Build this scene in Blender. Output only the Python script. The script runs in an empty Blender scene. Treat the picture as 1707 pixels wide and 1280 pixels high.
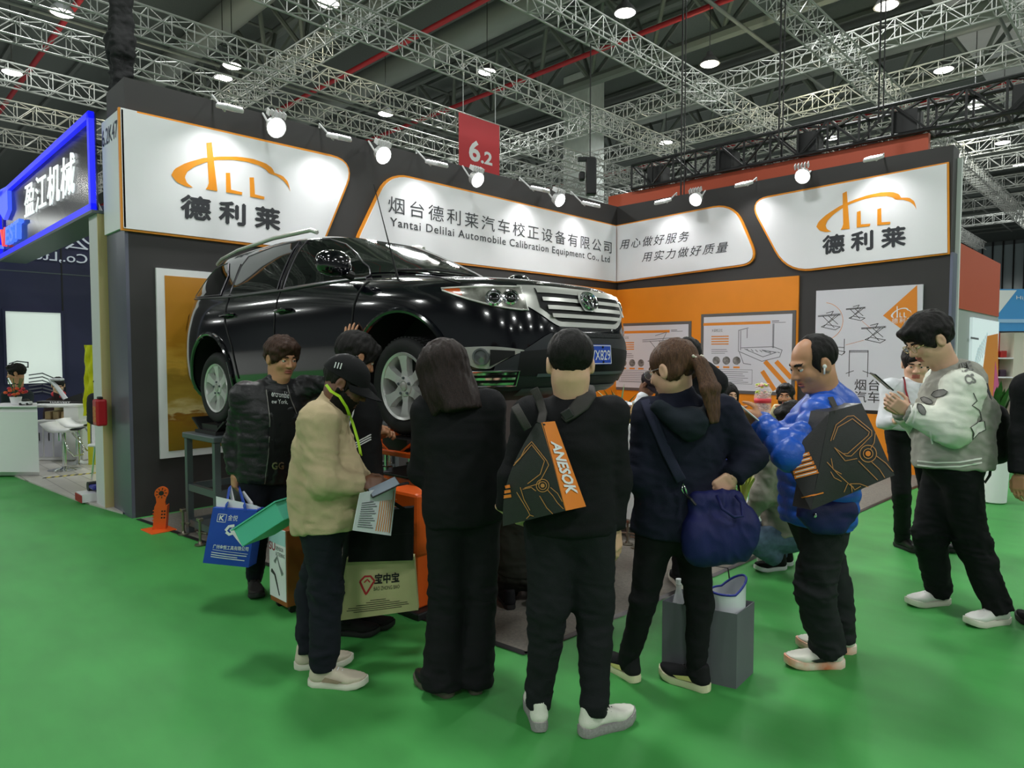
import bpy, bmesh, math, random
import numpy as np
from mathutils import Vector, Matrix

random.seed(7)
R = math.radians
pi = math.pi
scene = bpy.context.scene
col = scene.collection

# ------------------------------------------------------------------ camera
F, CX, CY, YH, CH = 1120.0, 853.5, 640.0, 588.0, 1.62
TH = math.atan((CY - YH) / F)
cam_d = bpy.data.cameras.new('camera')
cam_d.sensor_width = 36.0
cam_d.lens = F / 1707.0 * 36.0
cam_d.clip_start = 0.05
cam_d.clip_end = 400
cam = bpy.data.objects.new('camera', cam_d)
col.objects.link(cam)
cam.location = (0, 0, CH)
b_ = (CY - 864) / F
t_ = CH / (math.sin(TH) - b_ * math.cos(TH))
YAW = pi / 2 - math.atan2(12.2 - t_ * (math.cos(TH) + b_ * math.sin(TH)), (1027.3 - CX) / F * 12.2 - t_ * (226 - CX) / F)   # the world's x and y follow the booth walls
cam.rotation_euler = (pi / 2 - TH, 0, YAW)
scene.camera = cam

# ------------------------------------------------------------------ world and exposure
wd = bpy.data.worlds.new('hall_air')
scene.world = wd
wd.use_nodes = True
wd.node_tree.nodes['Background'].inputs[0].default_value = (0.75, 0.82, 0.9, 1)
wd.node_tree.nodes['Background'].inputs[1].default_value = 0.35
vs = scene.view_settings
vs.view_transform = 'Standard'
vs.look = 'None'
vs.gamma = 1
vs.use_curve_mapping = False
vs.exposure = 0.0
scene.cycles.max_bounces = 5
scene.cycles.diffuse_bounces = 3
scene.cycles.glossy_bounces = 3
scene.cycles.transmission_bounces = 4


def lamp(name, kind, loc, energy, color=(1, 1, 1), target=None, size=0.3, size_y=None, spot=60, blend=0.6, spread=None):
    ld = bpy.data.lights.new(name, kind)
    ld.energy = energy
    ld.color = color
    if kind == 'AREA':
        ld.size = size
        if size_y:
            ld.shape = 'RECTANGLE'
            ld.size_y = size_y
        if spread:
            ld.spread = R(spread)
    elif kind == 'SPOT':
        ld.spot_size = R(spot)
        ld.spot_blend = blend
        ld.shadow_soft_size = size
    else:
        ld.shadow_soft_size = size
    o = bpy.data.objects.new(name, ld)
    col.objects.link(o)
    o.location = loc
    if target is not None:
        o.rotation_euler = (Vector(target) - Vector(loc)).to_track_quat('-Z', 'Y').to_euler()
    return o


# the hall's own rows of high-bay luminaires, over the whole floor (seen ones get a fitting further down)
for gx in (-56, -42, -28, -16, -5, 6, 17, 29):
    for gy in (-20, -8, 3, 14, 26, 40, 56):
        lamp('high_bay_light', 'AREA', (gx, gy, 10.6), 450, (0.96, 1.0, 0.97), (gx, gy, 0), size=1.4)

# ------------------------------------------------------------------ pixels to places
CAM = Vector((0, 0, CH))


FWD = Vector((-math.sin(YAW), math.cos(YAW), 0))
RGT = Vector((math.cos(YAW), math.sin(YAW), 0))


def ray(px, py):
    a, b = (px - CX) / F, (CY - py) / F
    return RGT * a + FWD * (math.cos(TH) + b * math.sin(TH)) + Vector((0, 0, -math.sin(TH) + b * math.cos(TH)))


def W(px, py, Y):
    r = ray(px, py)
    return CAM + r * (Y / r.dot(FWD))


def C(x, y, z=0.0):
    """a place given by metres to the right of, ahead of and above the photographer's feet"""
    return RGT * x + FWD * y + Vector((0, 0, z))


def G(px, py, z=0.0):
    r = ray(px, py)
    return CAM + r * ((z - CH) / r.z)


# ------------------------------------------------------------------ materials
MATS = {}


def mat(name, color, rough=0.6, metal=0.0, var=0.0, vscale=20.0, bump=0.0, bscale=150.0, emit=None, estr=0.0, coat=0.0,
        stretch=None, trans=0.0, alpha=1.0, spec=0.5, sheen=0.0, color2=None):
    if name in MATS:
        return MATS[name]
    m = bpy.data.materials.new(name)
    m.use_nodes = True
    nt = m.node_tree
    b = nt.nodes['Principled BSDF']
    c = tuple(color) + (1,)
    b.inputs['Base Color'].default_value = c
    b.inputs['Roughness'].default_value = rough
    b.inputs['Metallic'].default_value = metal
    b.inputs['Specular IOR Level'].default_value = spec
    b.inputs['Coat Weight'].default_value = coat
    b.inputs['Coat Roughness'].default_value = 0.03
    b.inputs['Transmission Weight'].default_value = trans
    b.inputs['Alpha'].default_value = alpha
    if sheen:
        b.inputs['Sheen Weight'].default_value = sheen
    if emit:
        b.inputs['Emission Color'].default_value = tuple(emit) + (1,)
        b.inputs['Emission Strength'].default_value = estr
    tc = mp = None
    if var or bump or color2:
        tc = nt.nodes.new('ShaderNodeTexCoord')
        mp = nt.nodes.new('ShaderNodeMapping')
        nt.links.new(tc.outputs['Object'], mp.inputs[0])
        if stretch:
            mp.inputs['Scale'].default_value = stretch
    if var or color2:
        n = nt.nodes.new('ShaderNodeTexNoise')
        n.inputs['Scale'].default_value = vscale
        n.inputs['Detail'].default_value = 4
        nt.links.new(mp.outputs[0], n.inputs[0])
        r = nt.nodes.new('ShaderNodeValToRGB')
        r.color_ramp.elements[0].position = 0.3
        r.color_ramp.elements[1].position = 0.7
        c2 = color2 or tuple(min(1, x * (1 + var)) for x in color)
        c1 = color if color2 else tuple(x * (1 - var) for x in color)
        r.color_ramp.elements[0].color = tuple(c1) + (1,)
        r.color_ramp.elements[1].color = tuple(c2) + (1,)
        nt.links.new(n.outputs['Fac'], r.inputs[0])
        nt.links.new(r.outputs[0], b.inputs['Base Color'])
    if bump:
        n2 = nt.nodes.new('ShaderNodeTexNoise')
        n2.inputs['Scale'].default_value = bscale
        n2.inputs['Detail'].default_value = 3
        nt.links.new(mp.outputs[0], n2.inputs[0])
        bp = nt.nodes.new('ShaderNodeBump')
        bp.inputs['Strength'].default_value = bump
        bp.inputs['Distance'].default_value = 0.01
        nt.links.new(n2.outputs['Fac'], bp.inputs['Height'])
        nt.links.new(bp.outputs[0], b.inputs['Normal'])
    MATS[name] = m
    return m


def srgb(r, g, b):
    f = lambda v: (v / 255 / 12.92) if v / 255 <= 0.04045 else ((v / 255 + 0.055) / 1.055) ** 2.4
    return (f(r), f(g), f(b))


# ------------------------------------------------------------------ objects
def tag(o, label=None, cat=None, group=None, kind=None):
    if label:
        o['label'] = label
    if cat:
        o['category'] = cat
    if group:
        o['group'] = group
    if kind:
        o['kind'] = kind
    return o


def empty(name, loc=(0, 0, 0), label=None, cat=None, group=None, rz=0.0, kind=None):
    o = bpy.data.objects.new(name, None)
    col.objects.link(o)
    o.location = loc
    o.rotation_euler = (0, 0, rz)
    o.empty_display_size = 0.1
    return tag(o, label, cat, group, kind)


def copy_tree(o, parent=None):
    c = o.copy()
    col.objects.link(c)
    c.parent = parent
    for ch in o.children:
        copy_tree(ch, c)
    return c


def origin(o):
    """world location of a plain chain of unrotated parents"""
    v = Vector(o.location)
    while o.parent:
        o = o.parent
        v += Vector(o.location)
    return v


class MB:
    """collects shapes (through a frame matrix M) and links them as ONE mesh object"""

    def __init__(s, M=None):
        s.v, s.f, s.mi, s.M, s.cur = [], [], [], M or Matrix.Identity(4), 0

    def add(s, vs_, fs):
        k = len(s.v)
        M = s.M
        s.v += [M @ Vector(p) for p in vs_]
        s.f += [tuple(i + k for i in f) for f in fs]
        s.mi += [s.cur] * len(fs)
        return s

    def box(s, lo, hi):
        x0, y0, z0 = lo
        x1, y1, z1 = hi
        return s.add([(x0, y0, z0), (x1, y0, z0), (x1, y1, z0), (x0, y1, z0), (x0, y0, z1), (x1, y0, z1), (x1, y1, z1), (x0, y1, z1)],
                     [(3, 2, 1, 0), (4, 5, 6, 7), (0, 1, 5, 4), (1, 2, 6, 5), (2, 3, 7, 6), (3, 0, 4, 7)])

    def rbox(s, lo, hi, r=0.01, seg=2):
        bm = bmesh.new()
        bmesh.ops.create_cube(bm, size=1)
        c = [(lo[i] + hi[i]) / 2 for i in range(3)]
        d = [hi[i] - lo[i] for i in range(3)]
        for v in bm.verts:
            v.co = Vector([c[i] + v.co[i] * d[i] for i in range(3)])
        bmesh.ops.bevel(bm, geom=bm.edges[:], offset=min(r, min(map(abs, d)) * 0.49), segments=seg, affect='EDGES', profile=0.5)
        bm.verts.index_update()
        s.add([tuple(v.co) for v in bm.verts], [tuple(v.index for v in f.verts) for f in bm.faces])
        bm.free()
        return s

    def prism(s, poly, z0, z1):
        """poly: list of (x, y); extruded z0..z1"""
        n = len(poly)
        vs_ = [(x, y, z0) for x, y in poly] + [(x, y, z1) for x, y in poly]
        fs = [tuple(range(n - 1, -1, -1)), tuple(range(n, 2 * n))]
        fs += [(i, (i + 1) % n, n + (i + 1) % n, n + i) for i in range(n)]
        return s.add(vs_, fs)

    def cone(s, a, b, ra, rb=None, n=10, cap=True):
        a, b = Vector(a), Vector(b)
        rb = ra if rb is None else rb
        d = (b - a)
        if d.length < 1e-9:
            return s
        d.normalize()
        u = d.orthogonal().normalized()
        w = d.cross(u)
        vs_ = []
        for p, r in ((a, ra), (b, rb)):
            vs_ += [tuple(p + (u * math.cos(2 * pi * i / n) + w * math.sin(2 * pi * i / n)) * r) for i in range(n)]
        fs = [(i, (i + 1) % n, n + (i + 1) % n, n + i) for i in range(n)]
        if cap:
            fs += [tuple(range(n - 1, -1, -1)), tuple(range(n, 2 * n))]
        return s.add(vs_, fs)

    def tube(s, pts, r, n=8, closed=False, flat=None):
        """a swept tube; r number or list; flat=(up vector, ratio) gives a strap section"""
        pts = [Vector(p) for p in pts]
        m = len(pts)
        rs = r if isinstance(r, (list, tuple)) else [r] * m
        vs_ = []
        up = None
        for i, p in enumerate(pts):
            if closed:
                d = pts[(i + 1) % m] - pts[i - 1]
            else:
                d = pts[min(i + 1, m - 1)] - pts[max(i - 1, 0)]
            d.normalize()
            if flat:
                up = Vector(flat[0])
                u = d.cross(up)
                if u.length < 1e-6:
                    u = d.orthogonal()
                u.normalize()
            elif up is None:
                u = d.orthogonal().normalized()
            else:
                u = (up - d * up.dot(d)).normalized()
            if not flat:
                up = u
            w = d.cross(u)
            k = flat[1] if flat else 1.0
            vs_ += [tuple(p + u * (math.cos(2 * pi * j / n) * rs[i]) + w * (math.sin(2 * pi * j / n) * rs[i] * k)) for j in range(n)]
        fs = []
        for i in range(m if closed else m - 1):
            i2 = (i + 1) % m
            fs += [(i * n + j, i * n + (j + 1) % n, i2 * n + (j + 1) % n, i2 * n + j) for j in range(n)]
        if not closed:
            fs += [tuple(range(n - 1, -1, -1)), tuple(range((m - 1) * n, m * n))]
        return s.add(vs_, fs)

    def lathe(s, prof, c=(0, 0, 0), n=24, ax='z'):
        """prof: (radius, height) pairs"""
        vs_ = []
        for r, h in prof:
            for j in range(n):
                a = 2 * pi * j / n
                p = (r * math.cos(a), r * math.sin(a), h)
                if ax == 'y':
                    p = (p[0], p[2], p[1])
                elif ax == 'x':
                    p = (p[2], p[0], p[1])
                vs_.append((p[0] + c[0], p[1] + c[1], p[2] + c[2]))
        m = len(prof)
        fs = [(i * n + j, i * n + (j + 1) % n, (i + 1) * n + (j + 1) % n, (i + 1) * n + j) for i in range(m - 1) for j in range(n)]
        fs += [tuple(range(n - 1, -1, -1)), tuple(range((m - 1) * n, m * n))]
        return s.add(vs_, fs)

    def grid(s, rows, wrap=False):
        """rows: list of lists of points"""
        m, n = len(rows), len(rows[0])
        vs_ = [p for r in rows for p in r]
        k = n if wrap else n - 1
        fs = [(i * n + j, i * n + (j + 1) % n, (i + 1) * n + (j + 1) % n, (i + 1) * n + j) for i in range(m - 1) for j in range(k)]
        return s.add(vs_, fs)

    def ball(s, c, r, n=12, m=8):
        r = r if isinstance(r, (list, tuple)) else (r, r, r)
        rows = []
        for i in range(m + 1):
            a = pi * i / m
            rows.append([(c[0] + r[0] * math.sin(a) * math.cos(2 * pi * j / n), c[1] + r[1] * math.sin(a) * math.sin(2 * pi * j / n),
                          c[2] + r[2] * math.cos(a)) for j in range(n)])
        return s.grid(rows, True)

    def stroke(s, pts, w, z=0.0, t=0.002, closed=False):
        """flat line of width w in the xy plane, slightly raised"""
        pts = [Vector((p[0], p[1])) for p in pts]
        if closed:
            pts = pts + [pts[0]]
        for a, b in zip(pts, pts[1:]):
            d = b - a
            if d.length < 1e-9:
                continue
            d.normalize()
            n = Vector((-d.y, d.x)) * (w / 2)
            e = d * (w * 0.35)
            q = [a - e + n, a - e - n, b + e - n, b + e + n]
            s.prism([(p.x, p.y) for p in q][::1], z, z + t)
        return s

    def build(s, name, m, parent=None, smooth=False, loc=None, angle=None, bevel=None):
        me = bpy.data.meshes.new(name)
        if parent is not None:
            off = origin(parent)
        elif loc is not None:
            off = Vector(loc)
        else:
            off = Vector((0, 0, 0))
        me.from_pydata([tuple(p - off) for p in s.v], [], s.f)
        ms = m if isinstance(m, (list, tuple)) else [m]
        for q in ms:
            me.materials.append(q)
        if len(ms) > 1:
            me.polygons.foreach_set('material_index', s.mi)
        bm = bmesh.new()
        bm.from_mesh(me)
        bmesh.ops.recalc_face_normals(bm, faces=bm.faces[:])
        bm.to_mesh(me)
        bm.free()
        if smooth:
            me.polygons.foreach_set('use_smooth', [True] * len(me.polygons))
            if angle:
                me.set_sharp_from_angle(angle=R(angle))
        me.update()
        o = bpy.data.objects.new(name, me)
        col.objects.link(o)
        if parent is not None:
            o.parent = parent
        elif loc is not None:
            o.location = off
        return o


def frame(o, ex, ey, ez=None):
    ex, ey = Vector(ex), Vector(ey)
    ez = Vector(ez) if ez is not None else ex.cross(ey)
    M = Matrix.Identity(4)
    for i in range(3):
        M[i][0], M[i][1], M[i][2], M[i][3] = ex[i], ey[i], ez[i], o[i]
    return M


def text_pts(body, weight=0.0, res=3, spacing=1.0, shear=0.0):
    """unit lettering as (verts, faces), lower-left at 0, real proportions"""
    c = bpy.data.curves.new('lettering', 'FONT')
    c.body = body
    c.resolution_u = res
    c.offset = weight
    c.space_character = spacing
    c.shear = shear
    o = bpy.data.objects.new('lettering', c)
    col.objects.link(o)
    dg = bpy.context.evaluated_depsgraph_get()
    me = bpy.data.meshes.new_from_object(o.evaluated_get(dg))
    vs_ = [tuple(v.co) for v in me.vertices]
    fs = [tuple(p.vertices) for p in me.polygons]
    bpy.data.objects.remove(o)
    bpy.data.curves.remove(c)
    bpy.data.meshes.remove(me)
    xs = [v[0] for v in vs_]
    ys = [v[1] for v in vs_]
    x0, y0 = min(xs), min(ys)
    return [(v[0] - x0, v[1] - y0) for v in vs_], fs, max(xs) - x0, max(ys) - y0


def text(name, body, M, x, y, w, h, m, parent=None, z=0.004, t=0.003, weight=0.0, shear=0.0, spacing=1.0, warp=None, res=3, bold=0.0):
    """lettering fitted to the box x,y,w,h of frame M"""
    vs_, fs, tw, th = text_pts(body, weight, res, spacing, shear)
    mb = MB(M)
    f = warp or (lambda u, v: (x + u * w, y + v * h))
    n = len(vs_)
    p = [f(a / tw, b / th) for a, b in vs_]
    mb.add([(q[0], q[1], z + t) for q in p], fs)
    for i, (dx, dy) in enumerate(((1, 0), (-1, 0), (0, 1), (0, -1)) if bold else ()):      # heavier strokes
        mb.add([(q[0] + dx * bold, q[1] + dy * bold, z + t - 0.0002 * (i + 1)) for q in p], fs)
    if t > 0.004:     # raised lettering: give it sides
        cnt = {}
        for q in fs:
            for i in range(len(q)):
                e = (q[i], q[(i + 1) % len(q)])
                cnt[e] = 1
        side = [(a, b) for (a, b) in cnt if (b, a) not in cnt]
        mb.add([(q[0], q[1], z + t) for q in p] + [(q[0], q[1], z) for q in p], [(b, a, a + n, b + n) for a, b in side])
    return mb.build(name, m, parent)
# ------------------------------------------------------------------ colours of the place
M_green = mat('green_carpet', srgb(66, 149, 72), 0.55, var=0.10, vscale=2.2, bump=0.25, bscale=420, stretch=(1, 2.2, 1), spec=0.35)
M_grey_carpet = mat('grey_carpet', srgb(126, 120, 112), 0.95, var=0.16, vscale=60, bump=0.5, bscale=500)
M_tape = mat('black_tape', srgb(22, 22, 22), 0.5)
M_wallgrey = mat('charcoal_wall', srgb(50, 48, 48), 0.55, var=0.04, vscale=3)
M_orange = mat('orange_wall', srgb(232, 138, 22), 0.5, var=0.03, vscale=3)
M_white = mat('white_panel', srgb(236, 236, 240), 0.5, var=0.015, vscale=2)
M_edge = mat('orange_edge', srgb(240, 150, 30), 0.45)
M_logo = mat('logo_orange', srgb(240, 150, 8), 0.5)
M_ink = mat('dark_lettering', srgb(48, 50, 56), 0.6)
M_alu = mat('truss_aluminium', srgb(168, 170, 166), 0.5, 0.3)
M_deck = mat('roof_deck', srgb(104, 112, 108), 0.75, 0.0, var=0.3, vscale=90, stretch=(0.15, 3, 1))
M_steel = mat('roof_steel', srgb(116, 122, 118), 0.6, 0.1)
M_redpipe = mat('red_pipe', srgb(190, 40, 52), 0.5)
M_concrete = mat('concrete', srgb(216, 222, 220), 0.8, var=0.06, vscale=4)
M_black = mat('black_paint', srgb(24, 24, 25), 0.5)
M_blackcloth = mat('black_cloth', srgb(20, 20, 22), 0.85, bump=0.6, bscale=30)
M_whiteplain = mat('white_paint', srgb(232, 232, 234), 0.45)
M_chrome = mat('chrome', srgb(225, 226, 228), 0.12, 1.0)
M_lampglow = mat('lamp_glow', (1, 1, 0.95), 0.4, emit=(1, 0.98, 0.9), estr=14)
M_floodglow = mat('flood_glow', (1, 1, 1), 0.4, emit=(1, 1, 1), estr=22)
M_steelgrey = mat('grey_painted_steel', srgb(92, 100, 104), 0.45, 0.3)

# ------------------------------------------------------------------ wall frames, from where the walls stand
UP = Vector((0, 0, 1))
P0 = G(226, 864)
PC = C((1027.3 - CX) / F * 12.2, 12.2)
U = (PC - P0).normalized()
V = Vector((U.y, -U.x, 0))
r_ = ray(1579, 600)
PR = CAM + r_ * ((PC - CAM).dot(U) / r_.dot(U))
PR.z = 0
NL = U.cross(UP)          # faces into the stand
NR = V.cross(UP)
LLEN, RLEN = (PC - P0).length, (PR - PC).length
WT = 4.24                 # wall height
FL = frame(P0, U, UP)
FR = frame(PC, V, UP)


def plane_hit(px, py, o, n):
    r = ray(px, py)
    return CAM + r * ((o - CAM).dot(n) / r.dot(n))


def LW(px, py, off=0.0):
    p = plane_hit(px, py, P0 + NL * off, NL) - P0
    return (p.dot(U), p.z)


def RW(px, py, off=0.0):
    p = plane_hit(px, py, PC + NR * off, NR) - PC
    return (p.dot(V), p.z)


# ------------------------------------------------------------------ floor
mb = MB()
HX0, HX1, HY0, HY1 = -72.0, 38.0, -30.0, 86.0
mb.add([(HX0, HY0, 0), (HX1, HY0, 0), (HX1, HY1, 0), (HX0, HY1, 0)], [(0, 1, 2, 3)])
tag(mb.build('floor', mat('hall_concrete', srgb(150, 150, 148), 0.7, var=0.06, vscale=1.5)), 'grey concrete floor of the hall', kind='structure')
mb = MB()
mb.box((-15.0, -7.0, 0.0), (8.5, 17.0, 0.004))
tag(mb.build('floor_carpet', M_green), 'bright green exhibition carpet laid over the aisle', kind='structure')

carpet_px = [(230, 866), (343, 906), (454, 945), (877, 1092), (1088, 1005), (1414, 862), (1482, 832)]
cp = [G(*p) for p in carpet_px]
far_r = cp[-1] + (cp[-1] - cp[3]).normalized() * 1.2
poly = [(p.x, p.y) for p in cp] + [(far_r.x, far_r.y), (PR.x, PR.y), (PC.x, PC.y)]
mb = MB()
mb.prism(poly, 0.0, 0.007)
o = tag(mb.build('floor_booth', M_grey_carpet), 'grey booth carpet with black taped edge under the car stand', kind='structure')
mb = MB()
e = [Vector((p.x, p.y, 0.009)) for p in cp] + [Vector((far_r.x, far_r.y, 0.009))]
for a, b in zip(e, e[1:]):
    d = (b - a).normalized()
    n = Vector((-d.y, d.x, 0)) * 0.022
    mb.add([a - n, a + n, b + n, b - n], [(0, 1, 2, 3)])
mb.build('edge_tape', M_tape, o)

# ------------------------------------------------------------------ booth walls
def strip(M, s0, s1, z0, z1, d0, d1):
    return MB(M).box((s0, z0, d0), (s1, z1, d1))


TL, TR = 0.58, 0.30
wl = tag(strip(FL, 0, LLEN, 0, WT, -TL, 0).build('wall_left', M_wallgrey, loc=P0), 'long charcoal booth wall behind the lifted car', kind='structure')
wr = tag(strip(FR, -0.05, RLEN, 0, WT, -TR, 0).build('wall_right', M_wallgrey, loc=PC), 'charcoal booth wall with orange middle bay', kind='structure')
so = RW(1333, 470)[0]
zb = RW(1100, 478)[1]
ob = MB(FR)
ob.box((0.0, 0.0, 0.0), (so, zb, 0.03))
ob.build('orange_bay', M_orange, wr)
ob = MB(FR)
ob.box((so, 0.0, 0.0), (RLEN - 0.12, 0.78, 0.02))
ob.build('orange_base', M_orange, wr)
ob = MB(FL)
ob.box((LLEN - 1.5, 0, 0.0), (LLEN, zb, 0.03))
ob.build('orange_bay', M_orange, wl)
# bright aluminium edge at the wall ends
ob = MB(FR)
ob.box((RLEN, 0, -TR), (RLEN + 0.05, WT - 0.12, -TR + 0.06))
ob.build('edge_profile', M_whiteplain, wr)
ob = MB(FR)
ob.box((RLEN, 0, -TR + 0.06), (RLEN + 0.03, RW(1579, 421)[1], 0))
ob.build('edge_profile', mat('blue_grey_end', srgb(120, 124, 146), 0.4, 0.4), wr)
ob = MB(FL)
ob.box((-0.03, 0, -TL), (0, LW(208, 379)[1], 0))
ob.build('edge_profile', mat('end_panel_grey', srgb(104, 106, 122), 0.35, 0.3), wl)


def roundpoly(pts, seg=7):
    """pts: (x, y, r) -> rounded outline"""
    out = []
    n = len(pts)
    for i, (x, y, r) in enumerate(pts):
        p = Vector((x, y))
        if r <= 0:
            out.append((x, y))
            continue
        a = Vector(pts[i - 1][:2]) - p
        b = Vector(pts[(i + 1) % n][:2]) - p
        a.normalize()
        b.normalize()
        p0, p1 = p + a * r, p + b * r
        for k in range(seg + 1):
            t = k / seg
            q = p0 * (1 - t) ** 2 + p * 2 * t * (1 - t) + p1 * t ** 2
            out.append((q.x, q.y))
    return out


def grow(poly, d):
    n = len(poly)
    area = sum(poly[i][0] * poly[(i + 1) % n][1] - poly[(i + 1) % n][0] * poly[i][1] for i in range(n))
    s = 1 if area > 0 else -1
    out = []
    for i in range(n):
        a = Vector(poly[i]) - Vector(poly[i - 1])
        b = Vector(poly[(i + 1) % n]) - Vector(poly[i])
        t = a.normalized() + b.normalized() if a.length > 1e-6 and b.length > 1e-6 else (a + b)
        if t.length < 1e-6:
            t = b
        t.normalize()
        out.append((poly[i][0] + t.y * d * s, poly[i][1] - t.x * d * s))
    return out


def fascia(pxpoly, hit, M, name, label):
    outl = roundpoly([(x, y, r) for x, y, r in pxpoly])
    w = [hit(x, y, 0.05) for x, y in outl]
    root = empty(name, M @ Vector((w[0][0], w[0][1], 0)), label, 'sign panel', 'white fascia panels on the booth walls')
    MB(M).prism(grow(w, 0.028), 0.0, 0.035).build('orange_border', M_edge, root)
    MB(M).prism(w, 0.03, 0.05).build('panel', M_white, root)
    return root


def walltext(root, name, body, hit, M, bl, br, tl, m, weight=0.0, shear=0.0, spacing=1.0, z=0.053, bold=0.0):
    b0, b1, t0 = [Vector(hit(p[0], p[1], 0.05)) for p in (bl, br, tl)]
    f = lambda u, v: tuple(b0 + (b1 - b0) * u + (t0 - b0) * v)
    return text(name, body, M, 0, 0, 1, 1, m, root, z=z, t=0.002, weight=weight, shear=shear, spacing=spacing, warp=f, bold=bold)


# the logo's outlines, read once on the left panel
def q(pts):
    return [LW(x / 2.845, y / 2.845, 0.05) for x, y in pts]


arc_o = [(915, 890), (880, 885), (835, 862), (812, 830), (826, 802), (880, 773), (960, 750), (1040, 742), (1130, 743), (1200, 754), (1258, 774),
         (1290, 797), (1301, 820), (1340, 834), (1365, 862), (1376, 907)]
arc_i = [(1363, 880), (1343, 856), (1310, 834), (1275, 822), (1260, 804), (1228, 785), (1170, 767), (1100, 758), (1030, 759), (980, 768), (925, 788),
         (888, 814), (875, 840), (886, 868)]
LOGO = [q(arc_o + arc_i), q([(978, 678), (1003, 675), (1030, 907), (975, 897), (984, 886), (990, 868)]),
        q([(1070, 820), (1090, 820), (1095, 900), (1148, 912), (1146, 925), (1072, 912)]),
        q([(1183, 842), (1203, 842), (1208, 922), (1253, 933), (1252, 946), (1186, 933)])]
lx0 = min(p[0] for s in LOGO for p in s)
lx1 = max(p[0] for s in LOGO for p in s)
ly0 = min(p[1] for s in LOGO for p in s)
ly1 = max(p[1] for s in LOGO for p in s)


def put_logo(root, M, x0, x1, y0, y1, z, m):
    for name, shp in zip(('logo_arc', 'logo_stroke', 'logo_letter', 'logo_letter'), LOGO):
        pts = [(x0 + (p[0] - lx0) / (lx1 - lx0) * (x1 - x0), y0 + (p[1] - ly0) / (ly1 - ly0) * (y1 - y0)) for p in shp]
        mb = MB(M)
        if name == 'logo_arc':
            no, ni = len(arc_o), len(arc_i)
            inner = pts[no:][::-1]
            oo = pts[:no]
            rows = [[], []]
            N = 40

            def samp(L, t):
                k = t * (len(L) - 1)
                i = min(int(k), len(L) - 2)
                a, b = L[i], L[i + 1]
                return (a[0] + (b[0] - a[0]) * (k - i), a[1] + (b[1] - a[1]) * (k - i))
            ii = [oo[0]] + inner + [oo[-1]]
            for k in range(N + 1):
                a, b = samp(oo, k / N), samp(ii, k / N)
                rows[0].append((a[0], a[1], z + 0.002))
                rows[1].append((b[0], b[1], z + 0.002))
            mb.grid(rows)
        else:
            mb.prism(pts, z, z + 0.0035)
        mb.build(name, m, root)


f1 = fascia([(202, 182, 0), (592, 270, 40), (532, 418, 25), (207, 380, 0)], LW, FL, 'fascia_panel',
            'white fascia panel with orange arch logo above the rear of the car')
put_logo(f1, FL, lx0, lx1, ly0, ly1, 0.053, M_logo)
walltext(f1, 'lettering', '德利莱', LW, FL, (302, 362), (466, 384), (302, 324), M_ink, spacing=1.5, bold=0.010)
# the panel goes round the wall's end
mb = MB(FL)
z0_, z1_ = LW(207, 380)[1], LW(202, 182)[1]
mb.box((-0.05, z0_, -TL), (-0.0305, z1_, 0.05))
mb.box((-0.0305, z0_, 0.036), (0.09, z1_, 0.0495))
f0 = mb.build('end_panel', M_white, loc=P0 + UP * z0_)
tag(f0, 'narrow white return panel with the stand number at the wall end', 'sign panel')
ME = frame(P0 + U * (-0.052) - NL * TL, NL, UP, -U)
text('lettering', '6.2K47', ME, 0.02, LW(204, 226)[1], 0.5, 0.16, M_ink, f0, z=0.001, t=0.001)
f2 = fascia([(650, 289, 34), (1027.2, 377, 0), (1027.2, 469, 0), (590, 416, 30)], LW, FL, 'fascia_panel',
            'long white fascia panel lettered with the company name in grey')
walltext(f2, 'lettering', '烟台德利莱汽车校正设备有限公司', LW, FL, (647, 354), (1019, 423), (647, 326), M_ink, spacing=1.28)
walltext(f2, 'lettering', 'Yantai Delilai Automobile Calibration Equipment Co., Ltd', LW, FL, (650, 381), (1016, 441), (650, 362), M_ink, spacing=1.12,
         weight=0.006)
f3 = fascia([(1027.6, 377, 0), (1222, 340, 34), (1263, 437, 30), (1027.6, 469, 0)], RW, FR, 'fascia_panel',
            'white fascia panel with two lines of brush script beside the inner corner')
walltext(f3, 'lettering', '用心做好服务', RW, FR, (1033, 416), (1149, 402), (1033, 400), M_ink, shear=0.25, spacing=1.25)
walltext(f3, 'lettering', '用实力做好质量', RW, FR, (1070, 437), (1214, 420), (1070, 421), M_ink, shear=0.25, spacing=1.25)
f4 = fascia([(1250, 335, 30), (1578, 272.5, 0), (1579, 421, 0), (1312, 452, 40)], RW, FR, 'fascia_panel',
            'white fascia panel with orange arch logo above the diagram poster')
r0, r1 = RW(1361, 380, 0.05)[0], RW(1528, 350, 0.05)[0]
put_logo(f4, FR, r0, r1, RW(1378, 387, 0.05)[1], RW(1405, 320, 0.05)[1], 0.053, M_logo)
walltext(f4, 'lettering', '德利莱', RW, FR, (1372, 424), (1509, 409), (1372, 394), M_ink, spacing=1.5, bold=0.010)

# ------------------------------------------------------------------ posters
M_poster = mat('poster_paper', srgb(214, 212, 220), 0.4)
M_posterframe = mat('poster_frame_grey', srgb(96, 92, 92), 0.5)
M_print = mat('print_grey', srgb(110, 110, 118), 0.6)
M_printdark = mat('print_dark', srgb(52, 48, 50), 0.6)
M_printorange = mat('print_orange', srgb(226, 136, 40), 0.6)
M_printyellow = mat('print_yellow', srgb(206, 196, 110), 0.6)


def rect_px(hit, tl, br):
    a, b = hit(*tl), hit(*br)
    return a[0], b[1], b[0], a[1]


def lines(mb, x, y, w, n, gap, t, jit=0.0):
    for i in range(n):
        mb.stroke([(x, y - i * gap), (x + w * (1 - jit * random.random()), y - i * gap)], t, 0.045, 0.001)


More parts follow.
